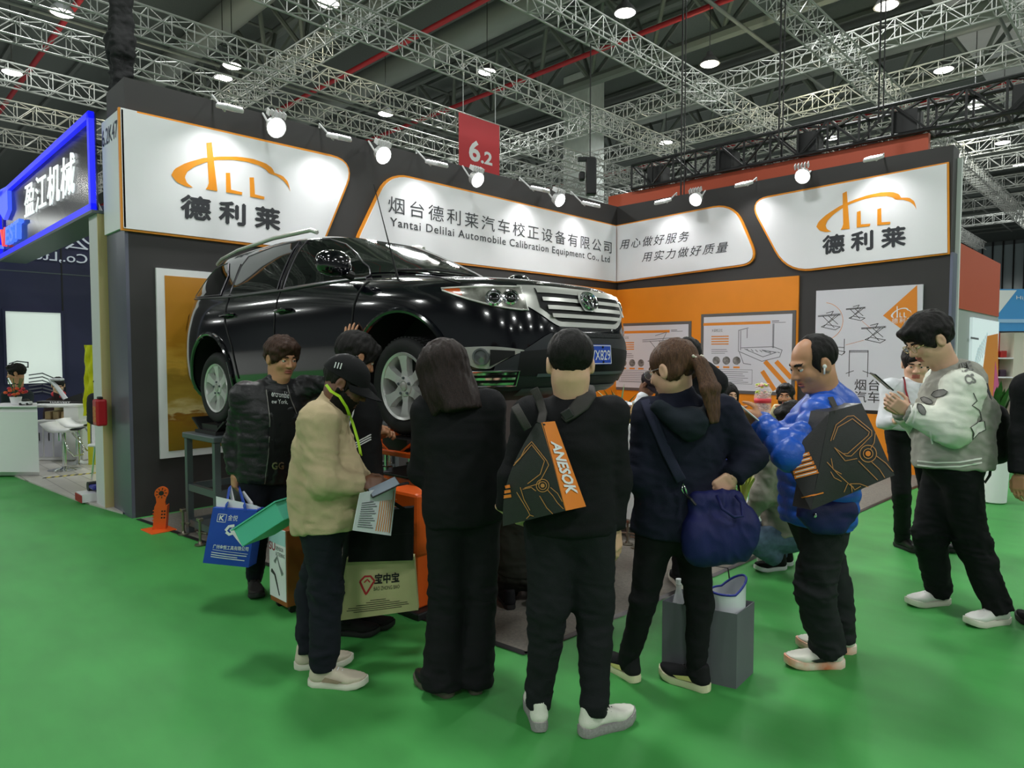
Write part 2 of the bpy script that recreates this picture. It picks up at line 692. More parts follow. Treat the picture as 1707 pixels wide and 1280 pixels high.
def lift_drawing(mb, cx, cy, s, kind):
    k = lambda pts: mb.stroke([(cx + a * s, cy + b * s) for a, b in pts], 0.012 * (s + 0.5), 0.045, 0.001)
    if kind == 'bench':
        k([(-1, 0.7), (-1, -0.25), (0.1, -0.7), (0.9, -0.5), (1.0, -0.2), (0.6, -0.05), (-0.9, -0.1)])
        k([(-1, 0.7), (-0.55, 0.8)])
        k([(-0.6, 0.75), (-0.6, 0.35)])
        k([(-0.9, 0.68), (-0.9, -0.2)])
        k([(0.58, 0.95), (0.58, -0.1)])
        k([(0.62, 0.95), (0.62, -0.1)])
        k([(-0.7, -0.15), (0.15, -0.5), (0.75, -0.3), (0.1, -0.2), (0.5, -0.35)])
        k([(-0.95, -0.3), (-0.75, -0.8), (-0.4, -0.85)])
        for i in range(8):
            a = -0.6 + i * 0.2
            k([(a, -0.15 - 0.02 * i), (a + 0.1, -0.25 - 0.01 * i)])
    elif kind == 'scissor':
        k([(-1, 0.5), (0.9, 0.6)])
        k([(-1, 0.42), (0.9, 0.5)])
        k([(-0.6, 0.45), (0.4, -0.6)])
        k([(0.5, 0.5), (-0.5, -0.5)])
        k([(-0.1, 0.45), (0.7, -0.3)])
        k([(0.8, 0.55), (0.0, -0.1)])
        k([(-0.7, -0.5), (0.5, -0.8), (0.9, -0.55), (-0.3, -0.3), (-0.7, -0.5)])
        k([(-0.3, 0.7), (0.3, 0.85), (0.1, 0.5)])
    elif kind == 'gate':
        k([(-0.6, -0.9), (-0.6, 0.9), (0.6, 0.9), (0.6, -0.9)])
        k([(-0.6, 0.8), (0.6, 0.8)])
        k([(-0.8, -0.7), (-0.3, -0.5)])
        k([(0.3, -0.5), (0.8, -0.7)])
    elif kind == 'post':
        k([(-0.5, 0.9), (-0.5, -0.5)])
        k([(0.6, 0.9), (0.6, -0.5)])
        k([(-1, 0.2), (0.6, 0.1)])
        k([(-0.4, -0.1), (0.7, -0.3), (0.4, -0.6), (-0.4, -0.3)])


# desert photograph in a white frame, on the long wall behind the car
sx0, sz1 = LW(258.5, 446.5)
_, sz0 = LW(270, 764)
sx1 = LW(640, 500)[0]
dp = empty('desert_poster', FL @ Vector((sx0, sz0, 0)), 'golden desert poster in white frame on the wall behind the car', 'poster')
MB(FL).box((sx0, sz0, 0), (sx1, sz1, 0.03)).build('frame', M_whiteplain, dp)
md = bpy.data.materials.new('desert_print')
md.use_nodes = True
nt = md.node_tree
bs = nt.nodes['Principled BSDF']
bs.inputs['Roughness'].default_value = 0.35
tc = nt.nodes.new('ShaderNodeTexCoord')
sp = nt.nodes.new('ShaderNodeSeparateXYZ')
nt.links.new(tc.outputs['Generated'], sp.inputs[0])
rmp = nt.nodes.new('ShaderNodeValToRGB')
els = rmp.color_ramp.elements
els[0].position, els[0].color = 0.0, srgb(132, 106, 22) + (1,)
els[1].position, els[1].color = 1.0, srgb(190, 128, 36) + (1,)
for p_, c_ in ((0.16, (150, 112, 26)), (0.20, (140, 92, 20)), (0.225, (206, 186, 130)), (0.30, (168, 138, 52)), (0.42, (150, 118, 40)), (0.5, (204, 158, 62)),
               (0.62, (176, 122, 30))):
    e_ = els.new(p_)
    e_.color = srgb(*c_) + (1,)
nz = nt.nodes.new('ShaderNodeTexNoise')
nz.inputs['Scale'].default_value = 5
nz.inputs['Detail'].default_value = 8
mpn = nt.nodes.new('ShaderNodeMapping')
mpn.inputs['Scale'].default_value = (1, 1, 3)
nt.links.new(tc.outputs['Object'], mpn.inputs[0])
nt.links.new(mpn.outputs[0], nz.inputs[0])
mth = nt.nodes.new('ShaderNodeMath')
mth.operation = 'MULTIPLY_ADD'
mth.inputs[1].default_value = 0.22
mth2 = nt.nodes.new('ShaderNodeMath')
mth2.operation = 'SUBTRACT'
nt.links.new(nz.outputs['Fac'], mth.inputs[0])
nt.links.new(sp.outputs['Z'], mth.inputs[2])
nt.links.new(mth.outputs[0], mth2.inputs[0])
mth2.inputs[1].default_value = 0.11
nt.links.new(mth2.outputs[0], rmp.inputs[0])
nt.links.new(rmp.outputs[0], bs.inputs['Base Color'])
MB(FL).box((sx0 + 0.075, sz0 + 0.07, 0.03), (sx1 - 0.075, sz1 - 0.07, 0.034)).build('print', md, dp)
mb = MB(FL)
kx, kz = LW(338, 487)
mb.tube([(kx + 0.13, kz + 0.03, 0.045), (kx + 0.06, kz + 0.06, 0.045), (kx + 0.04, kz - 0.02, 0.045), (kx - 0.06, kz - 0.13, 0.045), (kx - 0.02, kz - 0.17, 0.045), (kx + 0.07, kz - 0.15, 0.045)],
        0.02, 6)
mb.build('logo_stroke', M_whiteplain, dp)

# two equipment posters on the orange bay
def eq_poster(tl, br, label, full=True):
    x0, y0, x1, y1 = rect_px(RW, tl, br)
    r = empty('equipment_poster', FR @ Vector((x0, y0, 0.03)), label, 'poster', 'equipment posters on the orange bay')
    MB(FR).box((x0, y0, 0.03), (x1, y1, 0.042)).build('frame', M_posterframe, r)
    b = 0.05
    MB(FR).box((x0 + b, y0 + b, 0.04), (x1 - b, y1 - b, 0.045)).build('sheet', M_poster, r)
    w, h = x1 - x0 - 2 * b, y1 - y0 - 2 * b
    X = lambda u: x0 + b + u * w
    Y = lambda v: y0 + b + v * h
    def bar(pts, t):
        MB(FR).stroke(pts, t, 0.045, 0.001).build('print_bar', M_printorange, r)
    bar([(X(0.005), Y(0.9)), (X(0.76), Y(0.9))], 0.045)
    for i in range(4):
        bar([(X(0.1), Y(0.73 - i * 0.035)), (X(0.3), Y(0.73 - i * 0.035))], 0.018)
    for i in range(3):
        bar([(X(0.13 + 0.12 * i), Y(0.31)), (X(0.19 + 0.12 * i), Y(0.31))], 0.028)
    if full:
        for i in range(2):
            bar([(X(0.73 + 0.12 * i), Y(0.38)), (X(0.93 + 0.06 * i), Y(0.12 + 0.08 * i))], 0.07)
        bar([(X(0.7), Y(0.25)), (X(0.82), Y(0.04))], 0.07)
    m2 = MB(FR)
    lines(m2, X(0.1), Y(0.55), 0.2 * w, 3, 0.03, 0.008, 0.3)
    lines(m2, X(0.12), Y(0.25), 0.42 * w, 6, 0.032, 0.008, 0.3)
    m2.stroke([(X(0.1), Y(0.28)), (X(0.58), Y(0.28)), (X(0.58), Y(0.09)), (X(0.1), Y(0.09))], 0.006, 0.045, 0.001, True)
    m2.stroke([(X(0.79), Y(0.915)), (X(0.86), Y(0.915))], 0.012, 0.045, 0.001)
    m2.stroke([(X(0.79), Y(0.895)), (X(0.93), Y(0.895))], 0.008, 0.045, 0.001)
    lift_drawing(m2, X(0.66), Y(0.6), w * 0.24, 'bench' if full else 'scissor')
    m2.build('drawing', M_print, r)
    m3 = MB(FR)
    for i in range(3):
        cx, cy = X(0.16 + 0.12 * i), Y(0.4)
        m3.prism([(cx + 0.065 * math.cos(a * pi / 8), cy + 0.065 * math.sin(a * pi / 8)) for a in range(16)], 0.045, 0.046)
    m3.build('round_photo', mat('round_photo', srgb(150, 146, 144), 0.6, color2=srgb(60, 56, 54), vscale=22), r)
    text('lettering', '大梁校正仪', FR, X(0.1), Y(0.79), w * 0.13, 0.05, M_printdark, r, z=0.045, t=0.001)
    return r


eq_poster((1171, 524), (1326, 660), 'poster of a straightening bench with orange bars, beside the charcoal pillar')
eq_poster((1020, 540), (1153, 655), 'poster of a yellow scissor lift next to the car nose', False)

# large diagram poster on the charcoal pillar
x0, y0, x1, y1 = rect_px(RW, (1362, 485), (1534, 688))
bp_ = empty('diagram_poster', FR @ Vector((x0, y0, 0.0)), 'large pale poster of lift drawings with orange logo triangle', 'poster')
MB(FR).box((x0, y0, 0), (x1, y1, 0.03)).build('sheet', M_poster, bp_)
w, h = x1 - x0, y1 - y0
X = lambda px, py: RW(px, py, 0.03)
tri = [X(1472, 526), X(1529, 475), X(1529, 562), X(1505, 550)]
MB(FR).prism(tri, 0.03, 0.032).build('logo_triangle', M_printorange, bp_)
a, b = X(1485, 530), X(1520, 509)
put_logo(bp_, FR, a[0], b[0], a[1], b[1], 0.0325, M_whiteplain)
a, b = X(1487, 533), X(1522, 530)
text('lettering', '德利莱', FR, a[0], a[1] - 0.05, b[0] - a[0], 0.07, M_whiteplain, bp_, z=0.0325, t=0.001, spacing=1.3)
for kind, px, py, s in (('scissor', 1383, 535, 0.16), ('scissor', 1427, 522, 0.13), ('scissor', 1457, 556, 0.16), ('post', 1396, 581, 0.15), ('gate', 1431, 606, 0.2)):
    m2 = MB(FR)
    a = X(px, py)
    lift_drawing(m2, a[0], a[1], s, kind)
    for v in m2.v:
        v -= NR * 0.014
    m2.build('drawing', M_printdark, bp_)
m2 = MB(FR)
c = X(1372, 536)
m2.stroke([(c[0] + 0.27 * math.cos(t * pi / 20), c[1] + 0.27 * math.sin(t * pi / 20)) for t in range(-9, 10)], 0.006, 0.031, 0.001)
m2.stroke([X(1410, 575), X(1440, 567)], 0.004, 0.031, 0.001)
m2.stroke([X(1437, 535), X(1452, 548)], 0.004, 0.031, 0.001)
m2.build('drawing', M_printorange, bp_)
a, b = X(1424, 662), X(1540, 646)
text('lettering', '烟台德利莱\n汽车校正设', FR, X(1424, 660)[0], X(1424, 670)[1], w * 0.62, 0.32, M_printdark, bp_, z=0.031, t=0.001, weight=0.004, spacing=1.05)

# ------------------------------------------------------------------ booth floodlights on the wall tops
M_lampbody = mat('white_lamp_body', srgb(205, 205, 205), 0.4)


def arm_light(i, px, py, hit_o, n, along, label):
    p = plane_hit(px, py, hit_o + n * 0.42, n)
    r = empty('arm_floodlight', p, label, 'floodlight', 'arm floodlights along the booth walls')
    foot = p - n * 0.42
    foot.z = WT
    MB().tube([foot, foot + UP * max(0.05, (p.z - WT) * 0.7), p - n * 0.12], 0.012, 6).build('arm', M_lampbody, r)
    M = frame(p, along, (n * 0.94 - UP * 0.3).normalized())
    MB(M).rbox((-0.09, -0.14, -0.02), (0.09, 0.14, 0.025), 0.015).build('head', M_lampbody, r)
    MB(M).box((-0.075, -0.12, -0.028), (0.075, 0.12, -0.02)).build('lens', M_floodglow, r)
    tgt = p - n * 0.55 - UP * 1.3
    lamp('arm_floodlight_beam', 'SPOT', p - UP * 0.05, 22, (1, 0.99, 0.97), tgt, size=0.08, spot=120, blend=0.9)


def flood(px, py, hit_o, n, along, label):
    p = plane_hit(px, py, hit_o + n * 0.3, n)
    r = empty('round_floodlight', p, label, 'floodlight', 'round floodlights along the booth walls')
    foot = p - n * 0.3
    foot.z = WT
    MB().tube([foot, p - n * 0.1], 0.012, 6).build('arm', M_lampbody, r)
    d = (n * 0.8 - UP * 0.6 - FWD * 0.4).normalized()
    s = along
    M = frame(p, s, d.cross(s).normalized(), d)
    MB(M).lathe([(0.04, -0.14), (0.09, -0.1), (0.10, 0.0), (0.11, 0.03), (0.105, 0.035)], n=16).build('head', M_lampbody, r)
    MB(M).lathe([(0.095, 0.036), (0.09, 0.045), (0.0001, 0.05)], n=16).build('lens', M_floodglow, r)
    for k in range(5):
        MB(M).box((-0.1 + 0.045 * k, 0.09, -0.16), (-0.085 + 0.045 * k, 0.15, -0.02)).build('cooling_fin', M_lampbody, r)
    lamp('round_floodlight_beam', 'SPOT', p + d * 0.1, 150, (1, 1, 0.98), p + n * 3.2 - UP * 3.4, size=0.1, spot=110, blend=0.8)


names = ['above the arch logo', 'above the slanted gap', 'above the company name', 'above the middle of the long panel', 'near the inner corner']
for i, (px, py) in enumerate([(383, 180), (565, 229), (728, 273), (900, 316), (985, 341)]):
    arm_light(i, px, py, P0, NL, U, 'white arm floodlight on the long wall, ' + names[i])
for i, (px, py) in enumerate([(1105, 336), (1240, 307), (1456, 264)]):
    arm_light(i, px, py, PC, NR, V, 'white arm floodlight on the short wall, ' + ['over the brush script', 'over the gap between panels', 'over the arch logo'][i])
for i, (px, py) in enumerate([(460, 212), (638, 258), (795, 299), (932, 333)]):
    flood(px, py, P0, NL, U, 'glaring round floodlight on the long wall, ' + ['beside the arch logo', 'over the slanted gap', 'in front of the red banner', 'by the concrete column'][i])
for i, (px, py) in enumerate([(1160, 332), (1338, 293)]):
    flood(px, py, PC, NR, V, 'glaring round floodlight on the short wall, ' + ['over the brush script', 'over the arch logo'][i])

# ------------------------------------------------------------------ hall roof
ZR = 13.2
mb = MB()
mb.box((HX0, HY0, ZR), (HX1, HY1, ZR + 0.2))
ceil = tag(mb.build('ceiling', M_deck), 'dark ribbed metal roof deck of the hall', kind='structure')
# purlins and big tubular roof girders
pm = MB()
for k in range(40):
    y = -8 + k * 2.2
    pm.cone((HX0 + 0.5, y, ZR - 0.12), (HX1 - 0.5, y, ZR - 0.12), 0.09, n=4)
pm.build('purlins', M_steel, ceil)['kind'] = 'stuff'


def girder(o, d, L, label, top=ZR - 0.35, depth=2.0, half=0.9):
    r = empty('roof_girder', (o.x, o.y, top - depth), label, 'girder', 'tubular roof girders')
    m = MB()
    side = Vector((-d.y, d.x, 0))
    z1, z0 = Vector((0, 0, top)), Vector((0, 0, top - depth))
    b = Vector((o.x, o.y, 0))
    for s in (-1, 1):
        MB().cone(b - d * L + side * half * s + z1, b + d * L + side * half * s + z1, 0.14, n=8).build('chord', M_steel, r)
    MB().cone(b - d * L + z0, b + d * L + z0, 0.19, n=8).build('chord', M_steel, r)
    n = int(2 * L / 2.4)
    for i in range(n):
        c0 = b + d * (-L + 2.4 * i)
        for s in (-1, 1):
            m.cone(c0 + z0, c0 + d * 1.2 + side * half * s + z1, 0.075, n=6)
            m.cone(c0 + d * 2.4 + z0, c0 + d * 1.2 + side * half * s + z1, 0.075, n=6)
        m.cone(c0 + d * 1.2 + side * half + z1, c0 + d * 1.2 - side * half + z1, 0.06, n=6)
    m.build('web_members', M_steel, r)


LPOS = [G(px, py, 9.3) for px, py in ((104, 22), (20, 121), (387, 110), (547, 6), (643, 190), (812, 120), (1042, 22), (1110, 238), (1478, 10), (1183, 107), (1573, 117), (1625, 178), (1671, 238), (1387, 230), (372, 130), (1700, 275))]
AX, AY = Vector((1, 0, 0)), Vector((0, 1, 0))
for y, nm in ((2.5, 'over the car'), (10.5, 'over the company name'), (18.5, 'above the red banner'), (26.5, 'beyond the concrete column'), (38, 'deep in the hall'), (54, 'near the far end wall')):
    girder(Vector((-20, y, 0)), AX, 40, 'grey tubular roof girder crossing the hall ' + nm)
for y, z, rr, nm in ((7.6, 11.7, 0.4, 'over the stand'), (14.5, 11.7, 0.45, 'behind the company name'), (24.4, 11.7, 0.45, 'beyond the red banner')):
    while any(abs(q_.y - y) < rr + 0.35 for q_ in LPOS):
        y += 0.1
    m = MB()
    m.cone((-60, y, z), (6, y, z), rr, n=18)
    tag(m.build('air_duct', mat('duct_grey', srgb(128, 134, 130), 0.5, 0.1), smooth=True, angle=40, loc=(-20, y, z)), 'long round grey air duct under the roof ' + nm, 'duct', 'air ducts under the roof')
for y in (0.0, 5.0, 12.5, 17.0, 29.0):
    m = MB()
    m.cone((-55, y, 10.95), (12, y, 10.95), 0.08, n=8)
    tag(m.build('sprinkler_pipe', M_redpipe, smooth=True, loc=(-20, y, 10.95)), 'red sprinkler main running under the dark roof', 'pipe', 'red sprinkler mains')
for x in (-34.0, -27.0, -21.0, -15.0, -9.0, -3.5, 2.0):
    m = MB()
    while any(abs(q_.x - x) < 0.35 for q_ in LPOS):
        x += 0.1
    m.cone((x, -6, 10.35), (x, 60, 10.35), 0.05, n=6)
    tag(m.build('cable_conduit', M_steel, smooth=True, loc=(x, 20, 10.35)), 'thin grey conduit running along the hall under the roof', 'conduit', 'grey conduits under the roof')
# pale gallery soffit on the right
gx0 = G(1600, 70, 12.6).x
m = MB()
m.box((gx0, 9.0, 12.62), (gx0 + 9, HY1 - 0.5, 12.9))
tag(m.build('ceiling_gallery', mat('pale_soffit', srgb(196, 200, 200), 0.7, var=0.05, vscale=1)), 'pale smooth soffit along one side of the roof', kind='structure')

# hall end walls
M_far = mat('far_wall', srgb(120, 126, 128), 0.7)
wb = tag(MB().box((HX0, HY1, 0), (HX1, HY1 + 0.4, ZR)).build('wall_back', M_far), 'pale far end wall of the hall', kind='structure')
m = MB()
for i in range(60):
    m.box((-30 + i * 0.9, HY1 - 0.2, 5.0), (-29.88 + i * 0.9, HY1, ZR))
m.build('window_mullions', M_black, wb)['kind'] = 'stuff'
MB().box((-30, HY1 - 0.05, 5), (24, HY1, ZR - 0.4)).build('window_glass', mat('far_glass', srgb(190, 205, 210), 0.15), wb)
tag(MB().box((HX0 - 0.4, HY0, 0), (HX0, HY1, ZR)).build('wall_hall_far_side', M_far), 'plain far side wall of the hall', kind='structure')
tag(MB().box((HX1, HY0, 0), (HX1 + 0.4, HY1, ZR)).build('wall_hall_near_side', M_far), 'plain near side wall of the hall', kind='structure')
tag(MB().box((HX0, HY0 - 0.4, 0), (HX1, HY0, ZR)).build('wall_front', M_far), 'plain near end wall of the hall', kind='structure')

# concrete column
Mz = frame(Vector((W(938, 330, 28.85).x, W(938, 330, 28.85).y, 0)), V, U, UP)
m = MB(Mz)
m.rbox((0, 0, 0), (1.35, 1.1, ZR), 0.05)
tag(m.build('concrete_column', M_concrete), 'pale square concrete column rising behind the booth wall', 'column')

# ------------------------------------------------------------------ aluminium truss grid
ZT = 8.2


def truss_mesh(L, wd=0.42, r=0.021, r2=0.011, step=0.42):
    ch = []
    for sx in (-1, 1):
        for sz in (0, 1):
            m = MB()
            m.cone((-L / 2, sx * wd / 2, sz * wd), (L / 2, sx * wd / 2, sz * wd), r, n=6)
            ch.append(m)
    la = MB()
    n = int(L / step)
    for i in range(n):
        x = -L / 2 + i * step
        f = i % 2
        for sx in (-1, 1):
            y = sx * wd / 2
            la.cone((x, y, 0 if f else wd), (x + step, y, wd if f else 0), r2, n=4, cap=False)
            la.cone((x, y, 0), (x, y, wd), r2, n=4, cap=False)
        for sz in (0, 1):
            la.cone((x, -wd / 2 if f else wd / 2, sz * wd), (x + step, wd / 2 if f else -wd / 2, sz * wd), r2, n=4, cap=False)
            la.cone((x, -wd / 2, sz * wd), (x, wd / 2, sz * wd), r2, n=4, cap=False)
    return ch, la


chs, la = truss_mesh(60.0)
proto = empty('lighting_truss', (0, 0, 0))
for c_ in chs:
    c_.build('chord', M_alu, proto)
la.build('lacing', M_alu, proto)['kind'] = 'stuff'
angU, angV = math.atan2(U.y, U.x), math.atan2(V.y, V.x)
first = True


def place_truss(p, ang, label, group):
    global first
    o = proto if first else copy_tree(proto)
    first = False
    o.location = p
    o.rotation_euler = (0, 0, ang)
    tag(o, label, 'truss', group)
    return o


for x0, nm in ((1720, 'far right'), (1335, ''), (954, ''), (571, ''), (215, ''), (-45, ''), (-390, ''), (-740, ''), (-1090, '')):
    a = G(x0, 0, ZT)
    a = Vector((a.x, max(a.y + 8, HY0 + 31.5), ZT - 0.52))
    place_truss(a, angU, 'aluminium lattice truss hung under the roof, running parallel to the long booth wall', 'aluminium trusses along the long wall')
for x0 in (690, 1735, 2120, 2440, 2760, 3100, 3450, 3900, 4400, 5000):
    a = G(x0, 0, ZT)
    a = Vector((min(a.x - 6, HX1 - 31.5), a.y, ZT))
    place_truss(a, angV, 'aluminium lattice truss hung under the roof, running parallel to the short booth wall',
                'aluminium trusses along the short wall')

# high-bay lamps in view
M_bay = mat('bay_housing', srgb(70, 72, 72), 0.5, 0.4)
bay = None
for p in LPOS:
    if bay is None:
        bay = empty('high_bay_lamp', p)
        m = MB()
        m.lathe([(0.07, 0.32), (0.1, 0.22), (0.2, 0.12), (0.27, 0.0), (0.25, 0.0)], n=16)
        m.M = Matrix.Translation(p)
        m.v = [v + p for v in m.v]
        m.build('housing', M_bay, bay)
        m = MB(Matrix.Translation(p))
        m.lathe([(0.001, -0.03), (0.2, -0.02), (0.25, 0.01), (0.24, 0.02)], n=16)
        m.build('lens', M_lampglow, bay)
        o = bay
    else:
        o = bay.copy()
        col.objects.link(o)
        for ch_ in [q2 for q2 in bay.children if q2.name.startswith(('housing', 'lens'))]:
            c2_ = ch_.copy()
            col.objects.link(c2_)
            c2_.parent = o
        o.location = p
    und = p.x > gx0 - 0.02 and p.y > 8.72
    MB().cone(p + UP * 0.3, Vector((p.x, p.y, 12.621 if und else 12.98)), 0.012, n=5).build('drop_rod', M_bay, o)
    if not und:      # a bracket reaches over to the nearest purlin
        yp = -8 + 2.2 * round((p.y + 8) / 2.2)
        MB().box((p.x - 0.02, min(p.y, yp) - 0.03, 12.965), (p.x + 0.02, max(p.y, yp) + 0.03, 12.995)).build('hanger_arm', M_bay, o)
    tag(o, 'small glowing high-bay lamp hanging from the dark roof', 'lamp', 'high-bay lamps under the roof')
for px, py in ((190, 170), (440, 160), (1465, 75), (1190, 165), (1350, 140), (1610, 230), (600, 60), (85, 130)):
    p = G(px, py, 8.75)
    lamp('truss_warm_light', 'POINT', p, 45, (1, 0.93, 0.62), size=0.15)
# ------------------------------------------------------------------ the car on its stands
def spl(x, xs, ys):
    xs, ys = np.asarray(xs, float), np.asarray(ys, float)
    d = np.gradient(ys, xs)
    x = np.clip(x, xs[0], xs[-1])
    i = np.clip(np.searchsorted(xs, x) - 1, 0, len(xs) - 2)
    h = xs[i + 1] - xs[i]
    t = (x - xs[i]) / h
    return ((2 * t ** 3 - 3 * t ** 2 + 1) * ys[i] + (t ** 3 - 2 * t ** 2 + t) * h * d[i] + (-2 * t ** 3 + 3 * t ** 2) * ys[i + 1]
            + (t ** 3 - t ** 2) * h * d[i + 1])


ZF = [0.22, 0.28, 0.34, 0.45, 0.60, 0.75, 0.86, 0.94, 0.99, 1.025, 1.06, 1.09, 1.12, 1.145, 1.17, 1.20, 1.30, 1.42, 1.54, 1.60, 1.64, 1.67, 1.695, 1.715]
XF = [0.66, 0.80, 0.87, 0.93, 0.95, 0.94, 0.915, 0.88, 0.83, 0.74, 0.56, 0.33, 0.08, -0.12, -0.27, -0.36, -0.56, -0.80, -1.05, -1.19, -1.34, -1.52, -1.74, -1.98]
ZB = [0.22, 0.32, 0.42, 0.55, 0.75, 0.95, 1.05, 1.2, 1.4, 1.52, 1.60, 1.645, 1.675, 1.70, 1.715]
XB = [-3.55, -3.72, -3.80, -3.83, -3.82, -3.79, -3.76, -3.69, -3.57, -3.48, -3.40, -3.28, -3.05, -2.65, -2.2]
ZW = [0.22, 0.30, 0.40, 0.55, 0.72, 0.88, 0.98, 1.06, 1.12, 1.17, 1.22, 1.35, 1.50, 1.58, 1.635, 1.665, 1.69, 1.705, 1.715]
WW = [0.84, 0.90, 0.935, 0.95, 0.957, 0.952, 0.94, 0.922, 0.900, 0.878, 0.862, 0.805, 0.735, 0.69, 0.635, 0.56, 0.44, 0.30, 0.12]
ZN = [0.2, 0.95, 1.05, 1.17, 1.3, 1.6, 1.715]
NF = [4.2, 4.0, 3.6, 3.6, 4.2, 3.8, 2.6]
NB = [5.5, 5.5, 5.5, 5.5, 5.5, 4.5, 2.8]
ZLUT = np.linspace(0.2, 1.72, 1521)


def table(vals):
    L = [float(v) for v in vals] + [0.0]
    L[-1] = L[-2]

    def f(z):
        k = min(max((z - 0.2) * 1000.0, 0.0), 1519.999)
        i = int(k)
        return L[i] + (L[i + 1] - L[i]) * (k - i)
    return f


xf = table(spl(ZLUT, ZF, XF))
xb = table(spl(ZLUT, ZB, XB))
cw = table(spl(ZLUT, ZW, WW))
nf = table(np.interp(ZLUT, ZN, NF))
nb = table(np.interp(ZLUT, ZN, NB))
xc = lambda z: (xf(z) + xb(z)) / 2


def ringpt(t, z):
    c, s = math.cos(t), math.sin(t)
    n = nf(z) if c >= 0 else nb(z)
    a = (xf(z) - xb(z)) / 2
    return Vector((xc(z) + a * math.copysign(abs(c) ** (2 / n), c), -cw(z) * math.copysign(abs(s) ** (2 / n), s), z))


def side_t(x, z):
    a = (xf(z) - xb(z)) / 2
    k = max(-0.9999, min(0.9999, (x - xc(z)) / a))
    n = nf(z) if k >= 0 else nb(z)
    return math.acos(math.copysign(abs(k) ** (n / 2), k))


def front_t(y, z):
    k = max(-0.9999, min(0.9999, -y / cw(z)))
    return math.asin(math.copysign(abs(k) ** (nf(z) / 2), k))


def surf(t, z, off=0.0):
    p = ringpt(t, z)
    if off:
        e = 0.004
        a = ringpt(t + e, z) - ringpt(t - e, z)
        b = ringpt(t, min(z + e, 1.714)) - ringpt(t, max(z - e, 0.221))
        n = b.cross(a)
        if n.length > 1e-12:
            n.normalize()
            c = p - Vector((xc(z), 0, z - 0.2))
            if n.dot(c) < 0:
                n = -n
            p = p + n * off
    return p


A_, B_ = W(672, 644, 4.24), W(360.5, 647, 5.93)
WZ, WS = 0.335, 0.90      # wheel centres hang a little on the raised suspension
S = (A_ - B_).length / 2.79
ex = (A_ - B_).normalized()
ey = UP.cross(ex).normalized()
ez = ex.cross(ey)
rot = Matrix((ex, ey, ez)).transposed()
loc = A_ - rot @ (Vector((0, -0.885, WZ)) * S)
car = empty('suv_car', loc, 'glossy black SUV car with blue plate raised on stands', 'car')
car.rotation_euler = rot.to_euler()
car.scale = (S, S, S)
CARM = Matrix.Translation(loc) @ rot.to_4x4() @ Matrix.Diagonal((S, S, S, 1))


def cpart(mb, name, m, parent=None, smooth=True, angle=35, label=None):
    o = mb.build(name, m, smooth=smooth, angle=angle)
    o.parent = parent or car
    if label:
        o['label'] = label
    return o


M_paint = mat('black_car_paint', srgb(7, 7, 14), 0.12, 0.0, coat=1.0, spec=0.6)
M_glass = mat('tinted_glass', srgb(10, 12, 12), 0.04, spec=0.8, coat=0.5)
M_plastic = mat('bumper_plastic', srgb(44, 46, 50), 0.5, bump=0.15, bscale=300)
M_tyre = mat('tyre_rubber', srgb(26, 26, 27), 0.75, bump=0.2, bscale=120)
M_alloy = mat('wheel_alloy', srgb(214, 214, 212), 0.3, 0.45)
M_dark = mat('deep_black', srgb(8, 8, 9), 0.7)
M_silver = mat('satin_silver', srgb(196, 196, 190), 0.3, 0.5)
M_trim = mat('window_trim', srgb(96, 92, 98), 0.3, 0.6)

# body shell: rings stacked from sill to roof
zs = np.unique(np.concatenate([np.linspace(0.222, 1.0, 26), np.linspace(1.0, 1.21, 26), np.linspace(1.21, 1.6, 16), np.linspace(1.6, 1.7145, 20)]))
NR_ = 220
rows = []
dense = np.linspace(0, 2 * pi, 1600, endpoint=False)
for z in zs:
    n1, n2, a, x_, w_ = nf(z), nb(z), (xf(z) - xb(z)) / 2, xc(z), cw(z)
    c, s = np.cos(dense), np.sin(dense)
    n = np.where(c >= 0, n1, n2)
    X_ = x_ + a * np.sign(c) * np.abs(c) ** (2 / n)
    Y_ = -w_ * np.sign(s) * np.abs(s) ** (2 / n)
    seg = np.hypot(np.diff(np.append(X_, X_[0])), np.diff(np.append(Y_, Y_[0])))
    L = np.concatenate([[0], np.cumsum(seg)])
    tt = np.linspace(0, L[-1], NR_, endpoint=False)
    Xr, Yr = np.interp(tt, L, np.append(X_, X_[0])), np.interp(tt, L, np.append(Y_, Y_[0]))
    rows.append([(Xr[i], Yr[i], z) for i in range(NR_)])
mb = MB()
mb.grid(rows, True)
mb.f.append(tuple(range(NR_ - 1, -1, -1)))
mb.f.append(tuple(range((len(rows) - 1) * NR_, len(rows) * NR_)))
mb.mi += [0, 0]
body = mb.build('body', M_paint)
cut = MB()
for x in (0.0, -2.79):
    for s in (-1, 1):
        cut.cone((x, s * 1.3, 0.40), (x, s * 0.60, 0.40), 0.445, n=64)
cut = cut.build('cutter', M_dark)
bm_ = body.modifiers.new('b', 'BOOLEAN')
bm_.object = cut
bm_.solver = 'EXACT'
dg = bpy.context.evaluated_depsgraph_get()
me = bpy.data.meshes.new_from_object(body.evaluated_get(dg))
body.modifiers.clear()
old = body.data
body.data = me
bpy.data.meshes.remove(old)
bpy.data.objects.remove(cut)
me.materials.clear()
me.materials.append(M_paint)
me.materials.append(M_dark)
me.materials.append(M_plastic)
for p in me.polygons:
    c = p.center
    p.material_index = 0
    for x in (0.0, -2.79):
        if abs(math.hypot(c.x - x, c.z - 0.40) - 0.445) < 0.006 and abs(c.y) < 0.93 and abs(p.normal.y) < 0.3:
            p.material_index = 1
    if abs(c.y) < 0.64 and abs(p.normal.y) > 0.95 and abs(c.y) > 0.56:
        p.material_index = 1
    if c.z < 0.36:
        p.material_index = 2
    p.use_smooth = True
me.set_sharp_from_angle(angle=R(35))
body.parent = car


